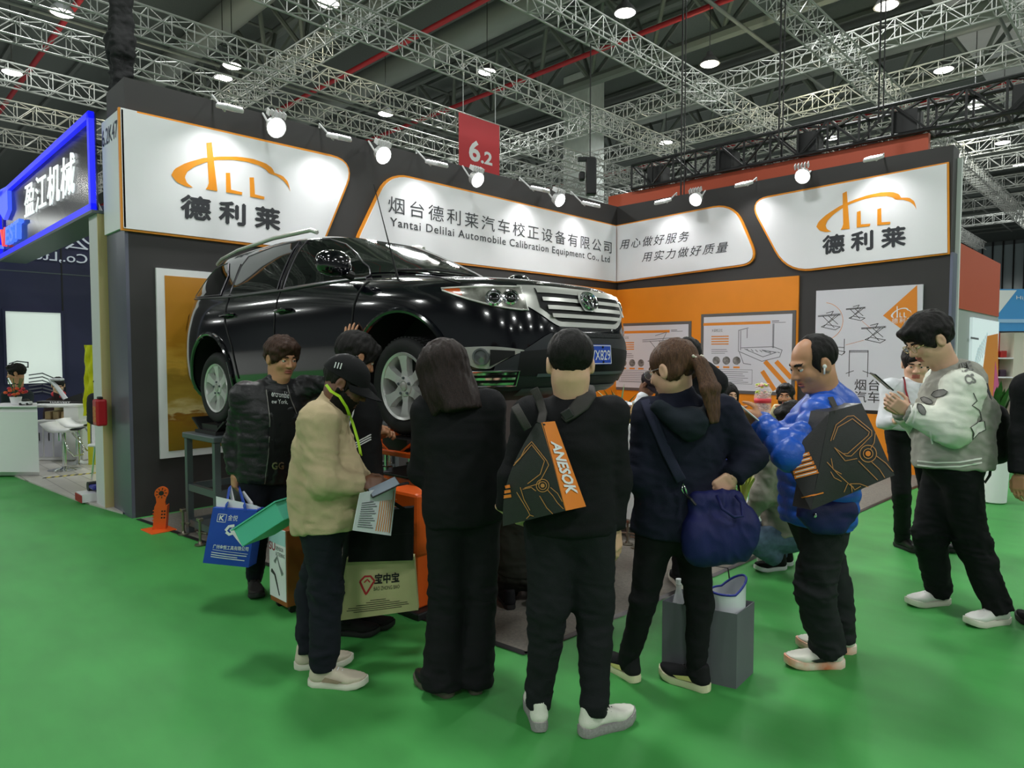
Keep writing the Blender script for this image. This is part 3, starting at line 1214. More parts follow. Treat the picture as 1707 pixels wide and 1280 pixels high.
def spatch(cols, off=0.006, nz=8, n=30):
    """a patch on the car's right side from (x, z low, z high) columns"""
    xs = [c[0] for c in cols]
    o = np.argsort(xs)
    xs = [cols[i][0] for i in o]
    lo = [cols[i][1] for i in o]
    hi = [cols[i][2] for i in o]
    m = MB()
    rows = []
    for x in np.linspace(xs[0], xs[-1], n):
        a, b = np.interp(x, xs, lo), np.interp(x, xs, hi)
        rows.append([surf(side_t(x, z), z, off) for z in np.linspace(a, b, nz)])
    m.grid(rows)
    return m


def fpatch(cols, off=0.006, nz=8, n=30):
    """a patch on the front from (y, z low, z high) columns"""
    ys = [c[0] for c in cols]
    m = MB()
    rows = []
    for y in np.linspace(ys[0], ys[-1], n):
        a = np.interp(y, ys, [c[1] for c in cols])
        b = np.interp(y, ys, [c[2] for c in cols])
        rows.append([surf(front_t(y, z), z, off) for z in np.linspace(a, b, nz)])
    m.grid(rows)
    return m


def tpatch(cols, off=0.006, nz=8, n=30):
    ts = [c[0] for c in cols]
    m = MB()
    rows = []
    for t in np.linspace(ts[0], ts[-1], n):
        a = np.interp(t, ts, [c[1] for c in cols])
        b = np.interp(t, ts, [c[2] for c in cols])
        rows.append([surf(t, z, off) for z in np.linspace(a, b, nz)])
    m.grid(rows)
    return m


def sline(pts, r=0.006, off=0.003, name='door_seam', m=None, k=10):
    q_ = []
    for (x0, z0), (x1, z1) in zip(pts, pts[1:]):
        for i in range(k):
            t = i / k
            x, z = x0 + (x1 - x0) * t, z0 + (z1 - z0) * t
            q_.append(surf(side_t(x, z), z, off))
    q_.append(surf(side_t(*pts[-1]), pts[-1][1], off))
    return cpart(MB().tube(q_, r, 6), name, m or M_dark)


# glazing
front_win = [(-1.50, 1.155, 1.585), (-1.28, 1.152, 1.57), (-1.08, 1.15, 1.50), (-0.86, 1.148, 1.385), (-0.64, 1.146, 1.25), (-0.54, 1.146, 1.16)]
rear_win = [(-2.46, 1.20, 1.47), (-2.40, 1.19, 1.56), (-2.0, 1.17, 1.595), (-1.60, 1.158, 1.592)]
vent_win = [(-2.72, 1.21, 1.50), (-2.60, 1.205, 1.54), (-2.52, 1.20, 1.35)]
quarter = [(-3.40, 1.27, 1.30), (-3.22, 1.25, 1.46), (-3.08, 1.24, 1.53), (-2.80, 1.225, 1.55), (-2.66, 1.215, 1.40)]
for w_ in (front_win, rear_win, quarter):
    g = cpart(spatch(w_, 0.008), 'side_window', M_glass)
    xs_ = sorted(w_)
    loop = [(x, lo) for x, lo, hi in xs_] + [(x, hi) for x, lo, hi in xs_[::-1]]
    loop.append(loop[0])
    q_ = []
    for (x0, z0), (x1, z1) in zip(loop, loop[1:]):
        for i in range(6):
            x, z = x0 + (x1 - x0) * i / 6, z0 + (z1 - z0) * i / 6
            q_.append(surf(side_t(x, z), z, 0.008))
    cpart(MB().tube(q_, 0.006, 6, closed=True), 'window_seal', M_trim, g)
sline([(-0.50, 1.135), (-1.5, 1.142), (-2.5, 1.18), (-3.42, 1.25)], 0.009, 0.006, 'belt_moulding', M_trim)
ws = MB()
rows = []
for z in np.linspace(1.195, 1.585, 14):
    ym = cw(z) * (0.93 if z > 1.22 else 0.9)
    rows.append([surf(front_t(y, z), z, 0.006) for y in np.linspace(-ym, ym, 30)])
ws.grid(rows)
cpart(ws, 'windscreen', mat('windscreen_glass', srgb(26, 30, 28), 0.05, spec=0.9, coat=0.6))
for k in (-1, 1):
    p0 = surf(front_t(k * -0.55, 1.20), 1.20, 0.02)
    p1 = surf(front_t(k * 0.15, 1.24), 1.24, 0.02)
    cpart(MB().tube([p0, (p0 + p1) / 2 + Vector((0.01, 0, 0.012)), p1], 0.009, 6), 'wiper', M_dark)

# seams, handles, arch lips, sill
sline([(-0.40, 1.10), (-0.46, 0.9), (-0.50, 0.55), (-0.52, 0.34)])
sline([(-1.53, 1.57), (-1.545, 1.14), (-1.56, 0.34)])
sline([(-2.50, 1.50), (-2.48, 1.18), (-2.44, 0.95), (-2.30, 0.72), (-2.22, 0.42)])
sline([(-0.5, 0.335), (-2.25, 0.335)])
sline([(0.47, 1.0), (0.2, 1.075), (-0.15, 1.12), (-0.42, 1.15)], 0.005, 0.002, 'bonnet_seam')
for x, z in ((-1.40, 0.965), (-2.38, 1.0)):
    p = surf(side_t(x, z), z, 0.0)
    y = p.y
    h_ = cpart(MB().tube([(x + 0.10, y - 0.004, z), (x + 0.085, y - 0.035, z), (x, y - 0.042, z + 0.004), (x - 0.09, y - 0.035, z), (x - 0.105, y - 0.004, z)], 0.014, 8), 'door_handle', M_paint)
    cpart(MB().ball((x - 0.05, y - 0.002, z), (0.055, 0.008, 0.03)), 'handle_recess', M_dark, h_)
for x in (0.0, -2.79):
    for s in (-1, 1):
        q_ = []
        for i in range(41):
            a = R(-25) + (pi + R(50)) * i / 40
            X_, Z_ = x + 0.452 * math.cos(a), 0.40 + 0.452 * math.sin(a)
            if Z_ < 0.25:
                continue
            p = surf(side_t(X_, Z_), Z_, 0.004)
            q_.append((p.x, p.y * (-s), p.z))
        cpart(MB().tube(q_, 0.022, 8), 'arch_flare', M_paint)
# wheels
def wheel(x, s):
    r = empty('wheel')
    r.parent = car
    r.location = (x, s * 0.80, WZ)
    r.scale = (WS, WS, WS)
    r.rotation_euler = (0, 0, 0 if s < 0 else pi)
    ty = MB()
    ty.lathe([(0.245, 0.11), (0.262, -0.092), (0.285, -0.108), (0.335, -0.112), (0.358, -0.100), (0.372, -0.078), (0.376, -0.04), (0.376, 0.04), (0.372, 0.078),
              (0.35, 0.11), (0.28, 0.11)], n=56, ax='y')
    tyre = cpart(ty, 'tyre', M_tyre, r)
    tb = MB()
    for i in range(56):
        a = 2 * pi * i / 56
        for yy in (-0.055, 0.0, 0.055):
            c, s_ = math.cos(a + yy), math.sin(a + yy)
            tb.M = Matrix(((c, 0, -s_, 0), (0, 1, 0, 0), (s_, 0, c, 0), (0, 0, 0, 1)))
            tb.box((0.374, yy - 0.022, -0.014), (0.381, yy + 0.022, 0.014))
    cpart(tb, 'tread_blocks', M_tyre, tyre, smooth=False)['kind'] = 'stuff'
    rim = MB()
    rim.lathe([(0.236, 0.10), (0.236, -0.06), (0.245, -0.085), (0.262, -0.098), (0.258, -0.106), (0.240, -0.098), (0.226, -0.07), (0.222, 0.10)], n=56, ax='y')
    rm = cpart(rim, 'rim', M_alloy, r)
    cpart(MB().lathe([(0.21, 0.03), (0.21, 0.05), (0.001, 0.05), (0.001, 0.03)], n=32, ax='y'), 'brake_disc', M_dark, r)
    for k in range(6):
        a = 2 * pi * k / 6 + pi / 2
        c, s_ = math.cos(a), math.sin(a)
        sp_ = MB(Matrix(((c, 0, -s_, 0), (0, 1, 0, 0), (s_, 0, c, 0), (0, 0, 0, 1))))
        pts = [(0.05, 0.045), (0.12, 0.030), (0.20, 0.040), (0.238, 0.060), (0.238, -0.060), (0.20, -0.040), (0.12, -0.030), (0.05, -0.045)]
        yo = [-0.078, -0.078, -0.088, -0.094, -0.094, -0.088, -0.078, -0.078]
        n = len(pts)
        sp_.add([(p[0], yo[i], p[1]) for i, p in enumerate(pts)] + [(p[0], yo[i] + 0.05, p[1] * 1.25) for i, p in enumerate(pts)],
                [tuple(range(n)), tuple(range(2 * n - 1, n - 1, -1))] + [(i, (i + 1) % n, n + (i + 1) % n, n + i) for i in range(n)])
        cpart(sp_, 'spoke', M_alloy, r, smooth=False)
    cpart(MB().lathe([(0.082, -0.04), (0.078, -0.084), (0.045, -0.090), (0.040, -0.082), (0.001, -0.082)], n=28, ax='y'), 'hub', M_alloy, r)
    cpart(MB().lathe([(0.036, -0.082), (0.034, -0.096), (0.020, -0.100), (0.001, -0.100)], n=24, ax='y'), 'centre_cap', M_silver, r)
    for k in range(5):
        a = 2 * pi * k / 5 + pi / 2
        cpart(MB().cone((0.064 * math.cos(a), -0.070, 0.064 * math.sin(a)), (0.064 * math.cos(a), -0.098, 0.064 * math.sin(a)), 0.014, 0.010, 6), 'lug_nut', M_steelgrey, r, smooth=False)
    return r


for x in (0.0, -2.79):
    for s in (-1, 1):
        wheel(x, s)

# mirror, rails, antenna
for s in (-1, 1):
    m_ = MB()
    rows = []
    for i in range(13):
        a = pi * i / 12
        rr = math.sin(a) ** 0.6
        rows.append([(-0.56 + 0.075 * rr * math.copysign(abs(math.cos(b)) ** 0.7, math.cos(b)), s * (1.03 - 0.135 * math.cos(a)), 1.235 + 0.095 * rr * math.copysign(abs(math.sin(b)) ** 0.75, math.sin(b)))
                     for b in [2 * pi * j / 20 for j in range(20)]])
    m_.grid(rows, True)
    mi = cpart(m_, 'wing_mirror', M_paint)
    cpart(MB().tube([(-0.58, s * 0.86, 1.16), (-0.565, s * 0.94, 1.175)], 0.035, 8), 'mirror_foot', M_dark, mi)
    rail = [(-1.42, s * 0.60, 1.650), (-1.50, s * 0.61, 1.680), (-2.1, s * 0.615, 1.702), (-2.8, s * 0.60, 1.692), (-3.2, s * 0.585, 1.655), (-3.32, s * 0.575, 1.615)]
    cpart(MB().tube(rail, 0.019, 8), 'roof_rail', M_silver)
p = surf(side_t(-0.20, 1.115), 1.115)
cpart(MB().tube([p, p + Vector((-0.10, -0.02, 0.36)), p + Vector((-0.19, -0.04, 0.70))], [0.008, 0.004, 0.003], 6), 'antenna', M_dark)

# nose: grille, emblem, lamps, bumper, plate
grille_lo = lambda y: 0.715 + 0.055 * (abs(y) / 0.56) ** 3
gr = empty('grille')
gr.parent = car
GW = 0.565
cpart(fpatch([(y, 0.70 + 0.13 * max(0, abs(y) - 0.36) / 0.2, 0.968) for y in np.linspace(-GW, GW, 21)], 0.008), 'surround', M_silver, gr)
cpart(fpatch([(y, 0.735 + 0.13 * max(0, abs(y) - 0.34) / 0.2, 0.945) for y in np.linspace(-0.475, 0.475, 21)], 0.014), 'opening', M_dark, gr)
for k in range(4):
    z = 0.768 + k * 0.052
    hw = 0.40 + 0.025 * k
    cpart(fpatch([(-hw, z - 0.013, z + 0.013), (hw, z - 0.013, z + 0.013)], 0.026, 3, 24), 'slat', M_silver, gr)
ec = surf(front_t(0.0, 0.875), 0.875, 0.045)
ex_, ez_ = Vector((0, 1, 0)), (surf(0, 0.93) - surf(0, 0.82)).normalized()
M_emb = frame(ec, ex_, ez_)
em = empty('emblem')
em.parent = car
cpart(fpatch([(-0.11, 0.86, 0.89), (-0.08, 0.805, 0.94), (0.08, 0.805, 0.94), (0.11, 0.86, 0.89)], 0.036, 8, 12), 'emblem_plate', M_silver, em)


def oval(cx, cy, a, b, r):
    return MB(M_emb).tube([(cx + a * math.cos(2 * pi * i / 28), cy + b * math.sin(2 * pi * i / 28), 0) for i in range(28)], r, 6, closed=True)


cpart(oval(0, 0, 0.088, 0.060, 0.010), 'emblem_ring', M_chrome, em)
cpart(oval(0, 0.022, 0.062, 0.026, 0.008), 'emblem_ring', M_chrome, em)
cpart(oval(0, 0, 0.026, 0.056, 0.008), 'emblem_ring', M_chrome, em)
cpart(MB(M_emb).prism([(0.085 * math.cos(2 * pi * i / 24), 0.057 * math.sin(2 * pi * i / 24)) for i in range(24)], -0.02, -0.006), 'emblem_field', M_dark, em)

M_lampref = mat('headlamp_reflector', srgb(206, 204, 196), 0.12, 0.5, color2=srgb(120, 118, 112), vscale=14)
t_of = lambda y, z=0.9: front_t(-y, z)
for s in (1, -1):
    h_ = empty('headlamp')
    h_.parent = car
    ta, tb = t_of(0.555), side_t(0.36, 0.97)
    cols = []
    for i in range(17):
        u = i / 16
        cols.append((s * (ta + (tb - ta) * u), 0.80 + 0.05 * u + 0.105 * u ** 2.5, 0.952 + 0.016 * u + 0.0 * u))
    cpart(tpatch(cols, 0.007, 8, 34), 'lamp_unit', M_lampref, h_)
    rim_ = [surf(c[0], c[1], 0.010) for c in cols] + [surf(c[0], c[2], 0.010) for c in cols[::-1]]
    cpart(MB().tube(rim_, 0.007, 6, closed=True), 'lamp_bezel', M_silver, h_)
    for u, rr in ((0.20, 0.052), (0.42, 0.056)):
        t = s * (ta + (tb - ta) * u)
        c = surf(t, 0.885, -0.012)
        n = (surf(t, 0.885, 0.05) - surf(t, 0.885, 0.0)).normalized()
        Mx = n.to_track_quat('Z', 'Y').to_matrix().to_4x4()
        Mx.translation = c
        cpart(MB(Mx).lathe([(rr, 0.0), (rr, 0.028), (rr * 0.8, 0.034), (rr * 0.7, 0.022)], n=24), 'lens_ring', M_chrome, h_)
        cpart(MB(Mx).ball((0, 0, 0.015), (rr * 0.72, rr * 0.72, 0.02)), 'lens', M_glass, h_)
    cpart(tpatch([(s * (ta + (tb - ta) * u), lo_, hi_) for u, lo_, hi_ in ((0.80, 0.912, 0.958), (0.9, 0.925, 0.962), (0.98, 0.945, 0.966))], 0.010, 4, 10), 'indicator',
          mat('amber_lens', srgb(196, 84, 24), 0.15, coat=0.6), h_)
# black plastic centre of the bumper with its openings
cpart(fpatch([(y, 0.30, 0.66 - 0.20 * max(0, (abs(y) - 0.42) / 0.3) ** 1.2) for y in np.linspace(-0.72, 0.72, 31)], 0.012, 12), 'bumper_insert', M_plastic)
cpart(fpatch([(y, 0.635, 0.665) for y in np.linspace(-0.40, 0.40, 9)], 0.02, 4), 'upper_grille_mesh', mat('mesh_grey', srgb(70, 72, 74), 0.4, 0.5, color2=srgb(15, 15, 16), vscale=120))
cpart(fpatch([(y, 0.375 + 0.03 * abs(y), 0.58 - 0.06 * abs(y)) for y in np.linspace(-0.62, 0.62, 25)], 0.016, 6), 'lower_intake', M_dark)
cpart(fpatch([(y, 0.385, 0.405) for y in np.linspace(-0.50, 0.50, 25)], 0.022, 4), 'intake_bar', M_steelgrey)
cpart(fpatch([(y, 0.27, 0.315) for y in np.linspace(-0.55, 0.55, 25)], 0.018, 4), 'skid_plate', M_steelgrey)
for s in (1, -1):
    fg = empty('fog_lamp')
    fg.parent = car
    t0 = s * t_of(0.60, 0.55)
    t1 = s * side_t(0.52, 0.55)
    fz = lambda u: 0.012 + 0.115 * (min(1, u / 0.55) ** 1.4) * (1 if u < 0.72 else max(0.0, 1 - ((u - 0.72) / 0.28) ** 2) ** 0.5)
    cols = [(t0 + (t1 - t0) * u, 0.580 - 0.03 * (1 - u) - fz(u), 0.580 - 0.03 * (1 - u) + 0.012 * math.sin(pi * u)) for u in np.linspace(0, 1, 25)]
    cpart(tpatch(cols, 0.012, 6), 'fog_surround', M_silver, fg)
    cols = [(t0 + (t1 - t0) * u, 0.572 - 0.03 * (1 - u) - fz(u) * 0.82, 0.572 - 0.03 * (1 - u)) for u in np.linspace(0.16, 0.56, 12)]
    cpart(tpatch(cols, 0.017, 5), 'fog_recess', M_dark, fg)
    t = t0 + (t1 - t0) * 0.70
    c = surf(t, 0.515, 0.004)
    n = (surf(t, 0.515, 0.05) - c).normalized()
    Mx = n.to_track_quat('Z', 'Y').to_matrix().to_4x4()
    Mx.translation = c
    cpart(MB(Mx).lathe([(0.058, 0.0), (0.056, 0.026), (0.045, 0.028), (0.040, 0.018), (0.001, 0.024)], n=24), 'fog_lens', mat('fog_glass', srgb(120, 124, 124), 0.1, 0.5), fg)
    v0 = s * t_of(0.60, 0.36)
    v1 = s * t_of(0.85, 0.36)
    vent = cpart(tpatch([(v0 + (v1 - v0) * u, 0.335, 0.425) for u in np.linspace(0, 1, 9)], 0.014, 6), 'bumper_vent', M_dark, fg)
    for k in range(3):
        z = 0.35 + 0.03 * k
        cpart(tpatch([(v0 + (v1 - v0) * u, z - 0.007, z + 0.007) for u in np.linspace(0.04, 0.96, 9)], 0.022, 3), 'vent_bar', M_chrome, fg)
    lo_ = [surf(v0 + (v1 - v0) * u, 0.335, 0.018) for u in np.linspace(0, 1, 9)]
    hi_ = [surf(v0 + (v1 - v0) * u, 0.425, 0.018) for u in np.linspace(1, 0, 9)]
    cpart(MB().tube(lo_ + hi_, 0.007, 6, closed=True), 'vent_rim', M_chrome, fg)
pc_ = surf(0, 0.515, 0.03)
MP = frame(Vector((pc_.x, -0.22, 0.445)), Vector((0, 1, 0)), Vector((-0.02, 0, 1)).normalized())
pl = empty('number_plate')
pl.parent = car
cpart(MB(MP).rbox((0, 0, -0.006), (0.44, 0.14, 0.006), 0.008), 'plate', mat('plate_blue', srgb(34, 78, 190), 0.35), pl, smooth=False)
cpart(MB(MP).stroke([(0.008, 0.008), (0.432, 0.008), (0.432, 0.132), (0.008, 0.132)], 0.005, 0.006, 0.001, True), 'plate_border', M_whiteplain, pl, smooth=False)
o = text('plate_lettering', '鲁Y·VX829', MP, 0.02, 0.024, 0.40, 0.092, M_whiteplain, None, z=0.007, t=0.002, weight=0.006, spacing=1.0)
o.parent = pl
for x in (0.11, 0.33):
    for z in (0.018, 0.122):
        cpart(MB(MP).cone((x, z, 0.006), (x, z, 0.012), 0.008, n=8), 'plate_bolt', M_dark, pl, smooth=False)
# tail lamp on the rear corner
for s in (1, -1):
    tl_ = empty('tail_lamp')
    tl_.parent = car
    ta, tb = side_t(-3.50, 1.0), pi - front_t(-0.70, 1.0) * 0.9
    cpart(tpatch([(s * (ta + (tb - ta) * u), 0.90 + 0.06 * (1 - u), 1.02 + 0.10 * u) for u in np.linspace(0, 1, 9)], 0.010, 6), 'red_lens', mat('tail_red', srgb(150, 20, 28), 0.12, coat=0.8), tl_)
    cpart(tpatch([(s * (ta + (tb - ta) * u), 1.02 + 0.10 * u, 1.08 + 0.07 * u) for u in np.linspace(0, 1, 9)], 0.010, 4), 'clear_lens', mat('tail_clear', srgb(190, 180, 165), 0.15, coat=0.8), tl_)
cpart(MB().box((-3.3, -0.55, 0.24), (0.45, 0.55, 0.34)), 'underbody', M_dark, smooth=False)
cpart(MB().cone((0, -0.7, WZ), (0, 0.7, WZ), 0.035, n=8), 'axle', M_dark)
cpart(MB().cone((-2.79, -0.7, WZ), (-2.79, 0.7, WZ), 0.035, n=8), 'axle', M_dark)
# ------------------------------------------------------------------ smooth-union modelling for bodies, clothes and soft bags
def vnoise(P, seed=0):
    P = np.asarray(P, np.float64)
    i = np.floor(P).astype(np.int64)
    f = P - i
    f = f * f * (3 - 2 * f)

    def h(x, y, z):
        n = (x * 374761393 + y * 668265263 + z * 2147483647 + seed * 974711) & 0xffffffff
        n = ((n ^ (n >> 13)) * 1274126177) & 0xffffffff
        return ((n ^ (n >> 16)) & 0xffff) / 32767.5 - 1.0
    x, y, z = i[:, 0], i[:, 1], i[:, 2]
    fx, fy, fz = f[:, 0], f[:, 1], f[:, 2]
    r = 0
    for dx in (0, 1):
        for dy in (0, 1):
            for dz in (0, 1):
                w = (fx if dx else 1 - fx) * (fy if dy else 1 - fy) * (fz if dz else 1 - fz)
                r = r + w * h(x + dx, y + dy, z + dz)
    return r


def A3(v):
    return np.array([v[0], v[1], v[2]], float)


class Field:
    def __init__(s, vox=0.011, k=0.03):
        s.vox, s.k, s.pr = vox, k, []

    def cone(s, a, b, ra, rb, side=None, k=None, flat_a=False, flat_b=False, op='+', e=2.0):
        """round cone; a radius may be (half width along side, half depth)"""
        a, b = A3(a), A3(b)
        wa, da = ra if isinstance(ra, tuple) else (ra, ra)
        wb, db = rb if isinstance(rb, tuple) else (rb, rb)
        L = np.linalg.norm(b - a)
        w = (b - a) / max(L, 1e-9)
        sd = A3(side) if side is not None else np.array([1.0, 0.31, 0.17])
        u = sd - w * sd.dot(w)
        if np.linalg.norm(u) < 1e-6:
            u = np.cross(w, [0, 0, 1.0])
        u = u / np.linalg.norm(u)
        v = np.cross(w, u)
        R_ = max(wa, da, wb, db)

        def f(P):
            q_ = P - a
            t0 = q_ @ w
            t = np.clip(t0 / max(L, 1e-9), 0, 1)
            hw, hd = wa + (wb - wa) * t, da + (db - da) * t
            m = np.minimum(hw, hd)
            pw = t0 - t * L
            if e == 2.0:
                r = np.sqrt((q_ @ u / hw) ** 2 + (q_ @ v / hd) ** 2 + (pw / m) ** 2)
            else:
                r = (np.abs(q_ @ u / hw) ** e + np.abs(q_ @ v / hd) ** e + np.abs(pw / m) ** e) ** (1 / e)
            d = (r - 1) * m
            if flat_b:
                d = np.maximum(d, t0 - L)
            if flat_a:
                d = np.maximum(d, -t0)
            return d
        s.pr.append((f, np.minimum(a, b) - R_, np.maximum(a, b) + R_, k, op))
        return s

    def ell(s, c, r, rot_=None, k=None, op='+'):
        c = A3(c)
        r = np.array(r, float)
        M = np.array(rot_) if rot_ is not None else np.eye(3)
        R_ = r.max()

        def f(P):
            q_ = (P - c) @ M
            n = np.sqrt(((q_ / r) ** 2).sum(1))
            return (n - 1) * r.min()
        s.pr.append((f, c - R_, c + R_, k, op))
        return s

    def box(s, c, h, rot_=None, rnd=0.01, k=None, op='+'):
        c = A3(c)
        h = np.array(h, float)
        M = np.array(rot_) if rot_ is not None else np.eye(3)
        R_ = np.linalg.norm(h)

        def f(P):
            q_ = np.abs((P - c) @ M) - (h - rnd)
            return np.sqrt((np.maximum(q_, 0) ** 2).sum(1)) + np.minimum(q_.max(1), 0) - rnd
        s.pr.append((f, c - R_, c + R_, k, op))
        return s

    def cut(s, p, n):
        """keep the side the normal points away from"""
        p, n = A3(p), A3(n)
        n = n / np.linalg.norm(n)
        s.pr.append((lambda P: (P - p) @ n, None, None, None, 'cut'))
        return s

    def mesh(s):
        h = s.vox
        lo = np.min([p[1] for p in s.pr if p[1] is not None and p[4] == '+'], axis=0) - 3 * h
        hi = np.max([p[2] for p in s.pr if p[1] is not None and p[4] == '+'], axis=0) + 3 * h
        n = np.ceil((hi - lo) / h).astype(int) + 1
        D = np.full(n, 0.5)
        ax = [lo[i] + h * np.arange(n[i]) for i in range(3)]
        for f, a, b, k, op in s.pr:
            k = s.k if k is None else k
            if a is None:
                i0, i1 = np.zeros(3, int), n
            else:
                i0 = np.clip(np.floor((a - lo - k - 2 * h) / h).astype(int), 0, n)
                i1 = np.clip(np.ceil((b - lo + k + 2 * h) / h).astype(int) + 1, 0, n)
            if np.any(i1 <= i0):
                continue
            sl = tuple(slice(i0[i], i1[i]) for i in range(3))
            g = np.stack(np.meshgrid(*[ax[i][sl[i]] for i in range(3)], indexing='ij'), -1)
            sh = g.shape[:3]
            d = f(g.reshape(-1, 3)).reshape(sh)
            o = D[sl]
            if op == '+':
                q_ = np.maximum(k - np.abs(o - d), 0) / k
                D[sl] = np.minimum(o, d) - q_ * q_ * k / 4
            elif op == '-':
                d = -d
                q_ = np.maximum(k - np.abs(o - d), 0) / k
                D[sl] = np.maximum(o, d) + q_ * q_ * k / 4
            else:
                D[sl] = np.maximum(o, d)
        ins = D < 0
        c = np.zeros(tuple(n - 1), np.int8)
        for dx in (0, 1):
            for dy in (0, 1):
                for dz in (0, 1):
                    c += ins[dx:n[0] - 1 + dx, dy:n[1] - 1 + dy, dz:n[2] - 1 + dz]
        I, J, K = np.nonzero((c > 0) & (c < 8))
        idx = -np.ones(tuple(n - 1), np.int64)
        idx[I, J, K] = np.arange(len(I))
        base = np.stack([I, J, K], 1)
        acc = np.zeros((len(I), 3))
        cnt = np.zeros(len(I))
        corners = [(x, y, z) for x in (0, 1) for y in (0, 1) for z in (0, 1)]
        for a in corners:
            for axi in range(3):
                if a[axi]:
                    continue
                b = list(a)
                b[axi] = 1
                va = D[I + a[0], J + a[1], K + a[2]]
                vb = D[I + b[0], J + b[1], K + b[2]]
                m = (va < 0) != (vb < 0)
                t = va[m] / (va[m] - vb[m])
                p = np.tile(np.array(a, float), (m.sum(), 1))
                p[:, axi] += t
                acc[m] += p
                cnt[m] += 1
        V_ = lo + h * (base + acc / cnt[:, None])
        F_ = []
        for axi in range(3):
            o1, o2 = (axi + 1) % 3, (axi + 2) % 3
            sa = [slice(None)] * 3
            sb = [slice(None)] * 3
            sa[axi] = slice(0, -1)
            sb[axi] = slice(1, None)
            m = ins[tuple(sa)] != ins[tuple(sb)]
            p = np.stack(np.nonzero(m), 1)
            if not len(p):
                continue
            fl = ins[tuple(sa)][m]
            ok = (p[:, o1] > 0) & (p[:, o2] > 0) & (p[:, o1] < n[o1] - 1) & (p[:, o2] < n[o2] - 1)
            p, fl = p[ok], fl[ok]
            qd = []
            for d1, d2 in ((0, 0), (1, 0), (1, 1), (0, 1)):
                r = p.copy()
                r[:, o1] -= 1 - d1
                r[:, o2] -= 1 - d2
                qd.append(idx[r[:, 0], r[:, 1], r[:, 2]])
            qd = np.stack(qd, 1)
            qd[~fl] = qd[~fl][:, ::-1]
            F_.append(qd)
        F_ = np.concatenate(F_)
        # relax a little
        for _ in range(2):
            sm = np.zeros_like(V_)
            ct = np.zeros(len(V_))
            for i in range(4):
                a, b = F_[:, i], F_[:, (i + 1) % 4]
                np.add.at(sm, a, V_[b])
                np.add.at(ct, a, 1)
            V_ = V_ * 0.5 + 0.5 * sm / np.maximum(ct, 1)[:, None]
        return V_, F_


def vnormals(V_, F_):
    a = np.cross(V_[F_[:, 2]] - V_[F_[:, 0]], V_[F_[:, 3]] - V_[F_[:, 1]])
    N = np.zeros_like(V_)
    for i in range(4):
        np.add.at(N, F_[:, i], a)
    return N / np.maximum(np.linalg.norm(N, axis=1), 1e-12)[:, None]


def folds(V_, F_, amp=0.006, f=(9, 9, 16), seed=0, w=1.0):
    """soft cloth creases"""
    N = vnormals(V_, F_)
    q_ = V_ * np.array(f)
    w_ = vnoise(V_ * 4.0, seed + 5)
    q_ = q_ + np.array([0.45, 0.3, 0.55]) * (q_[:, [2, 0, 1]] * 0.5)
    d = 0.6 * vnoise(q_ + w_[:, None] * 1.2, seed) + 0.4 * (1 - 2 * np.abs(vnoise(q_ * 1.9 + w_[:, None], seed + 1)))
    d = d + 0.2 * (1 - 2.4 * np.abs(vnoise(q_ * np.array([0.8, 0.8, 2.2]) + w_[:, None] * 1.6, seed + 2)) ** 0.7)
    return V_ + N * (d * amp * w)[:, None]


def to_obj(name, V_, F_, ms, parent=None, loc=None, mi=None, smooth=True):
    off = np.array(origin(parent)) if parent is not None else (A3(loc) if loc is not None else np.zeros(3))
    me = bpy.data.meshes.new(name)
    V_ = V_ - off
    me.vertices.add(len(V_))
    me.vertices.foreach_set('co', V_.ravel())
    fc = len(F_)
    me.loops.add(fc * 4)
    me.loops.foreach_set('vertex_index', F_.ravel().astype(np.int32))
    me.polygons.add(fc)
    me.polygons.foreach_set('loop_start', np.arange(0, fc * 4, 4, dtype=np.int32))
    for m in (ms if isinstance(ms, (list, tuple)) else [ms]):
        me.materials.append(m)
    me.polygons.foreach_set('use_smooth', [smooth] * fc)
    if mi is not None:
        me.polygons.foreach_set('material_index', mi.astype(np.int32))
    me.update(calc_edges=True)
    me.validate()
    o = bpy.data.objects.new(name, me)
    col.objects.link(o)
    if parent is not None:
        o.parent = parent
    elif loc is not None:
        o.location = loc
    return o


def merge(parts):
    V_, F_, M_, k = [], [], [], 0
    for v, f, m in parts:
        V_.append(v)
        F_.append(f + k)
        M_.append(m if isinstance(m, np.ndarray) else np.full(len(f), m))
        k += len(v)
    return np.concatenate(V_), np.concatenate(F_), np.concatenate(M_)


def cdir(d):
    """camera-frame direction (right, ahead, up) to world"""
    v = RGT * d[0] + FWD * d[1] + UP * d[2]
    return v.normalized()


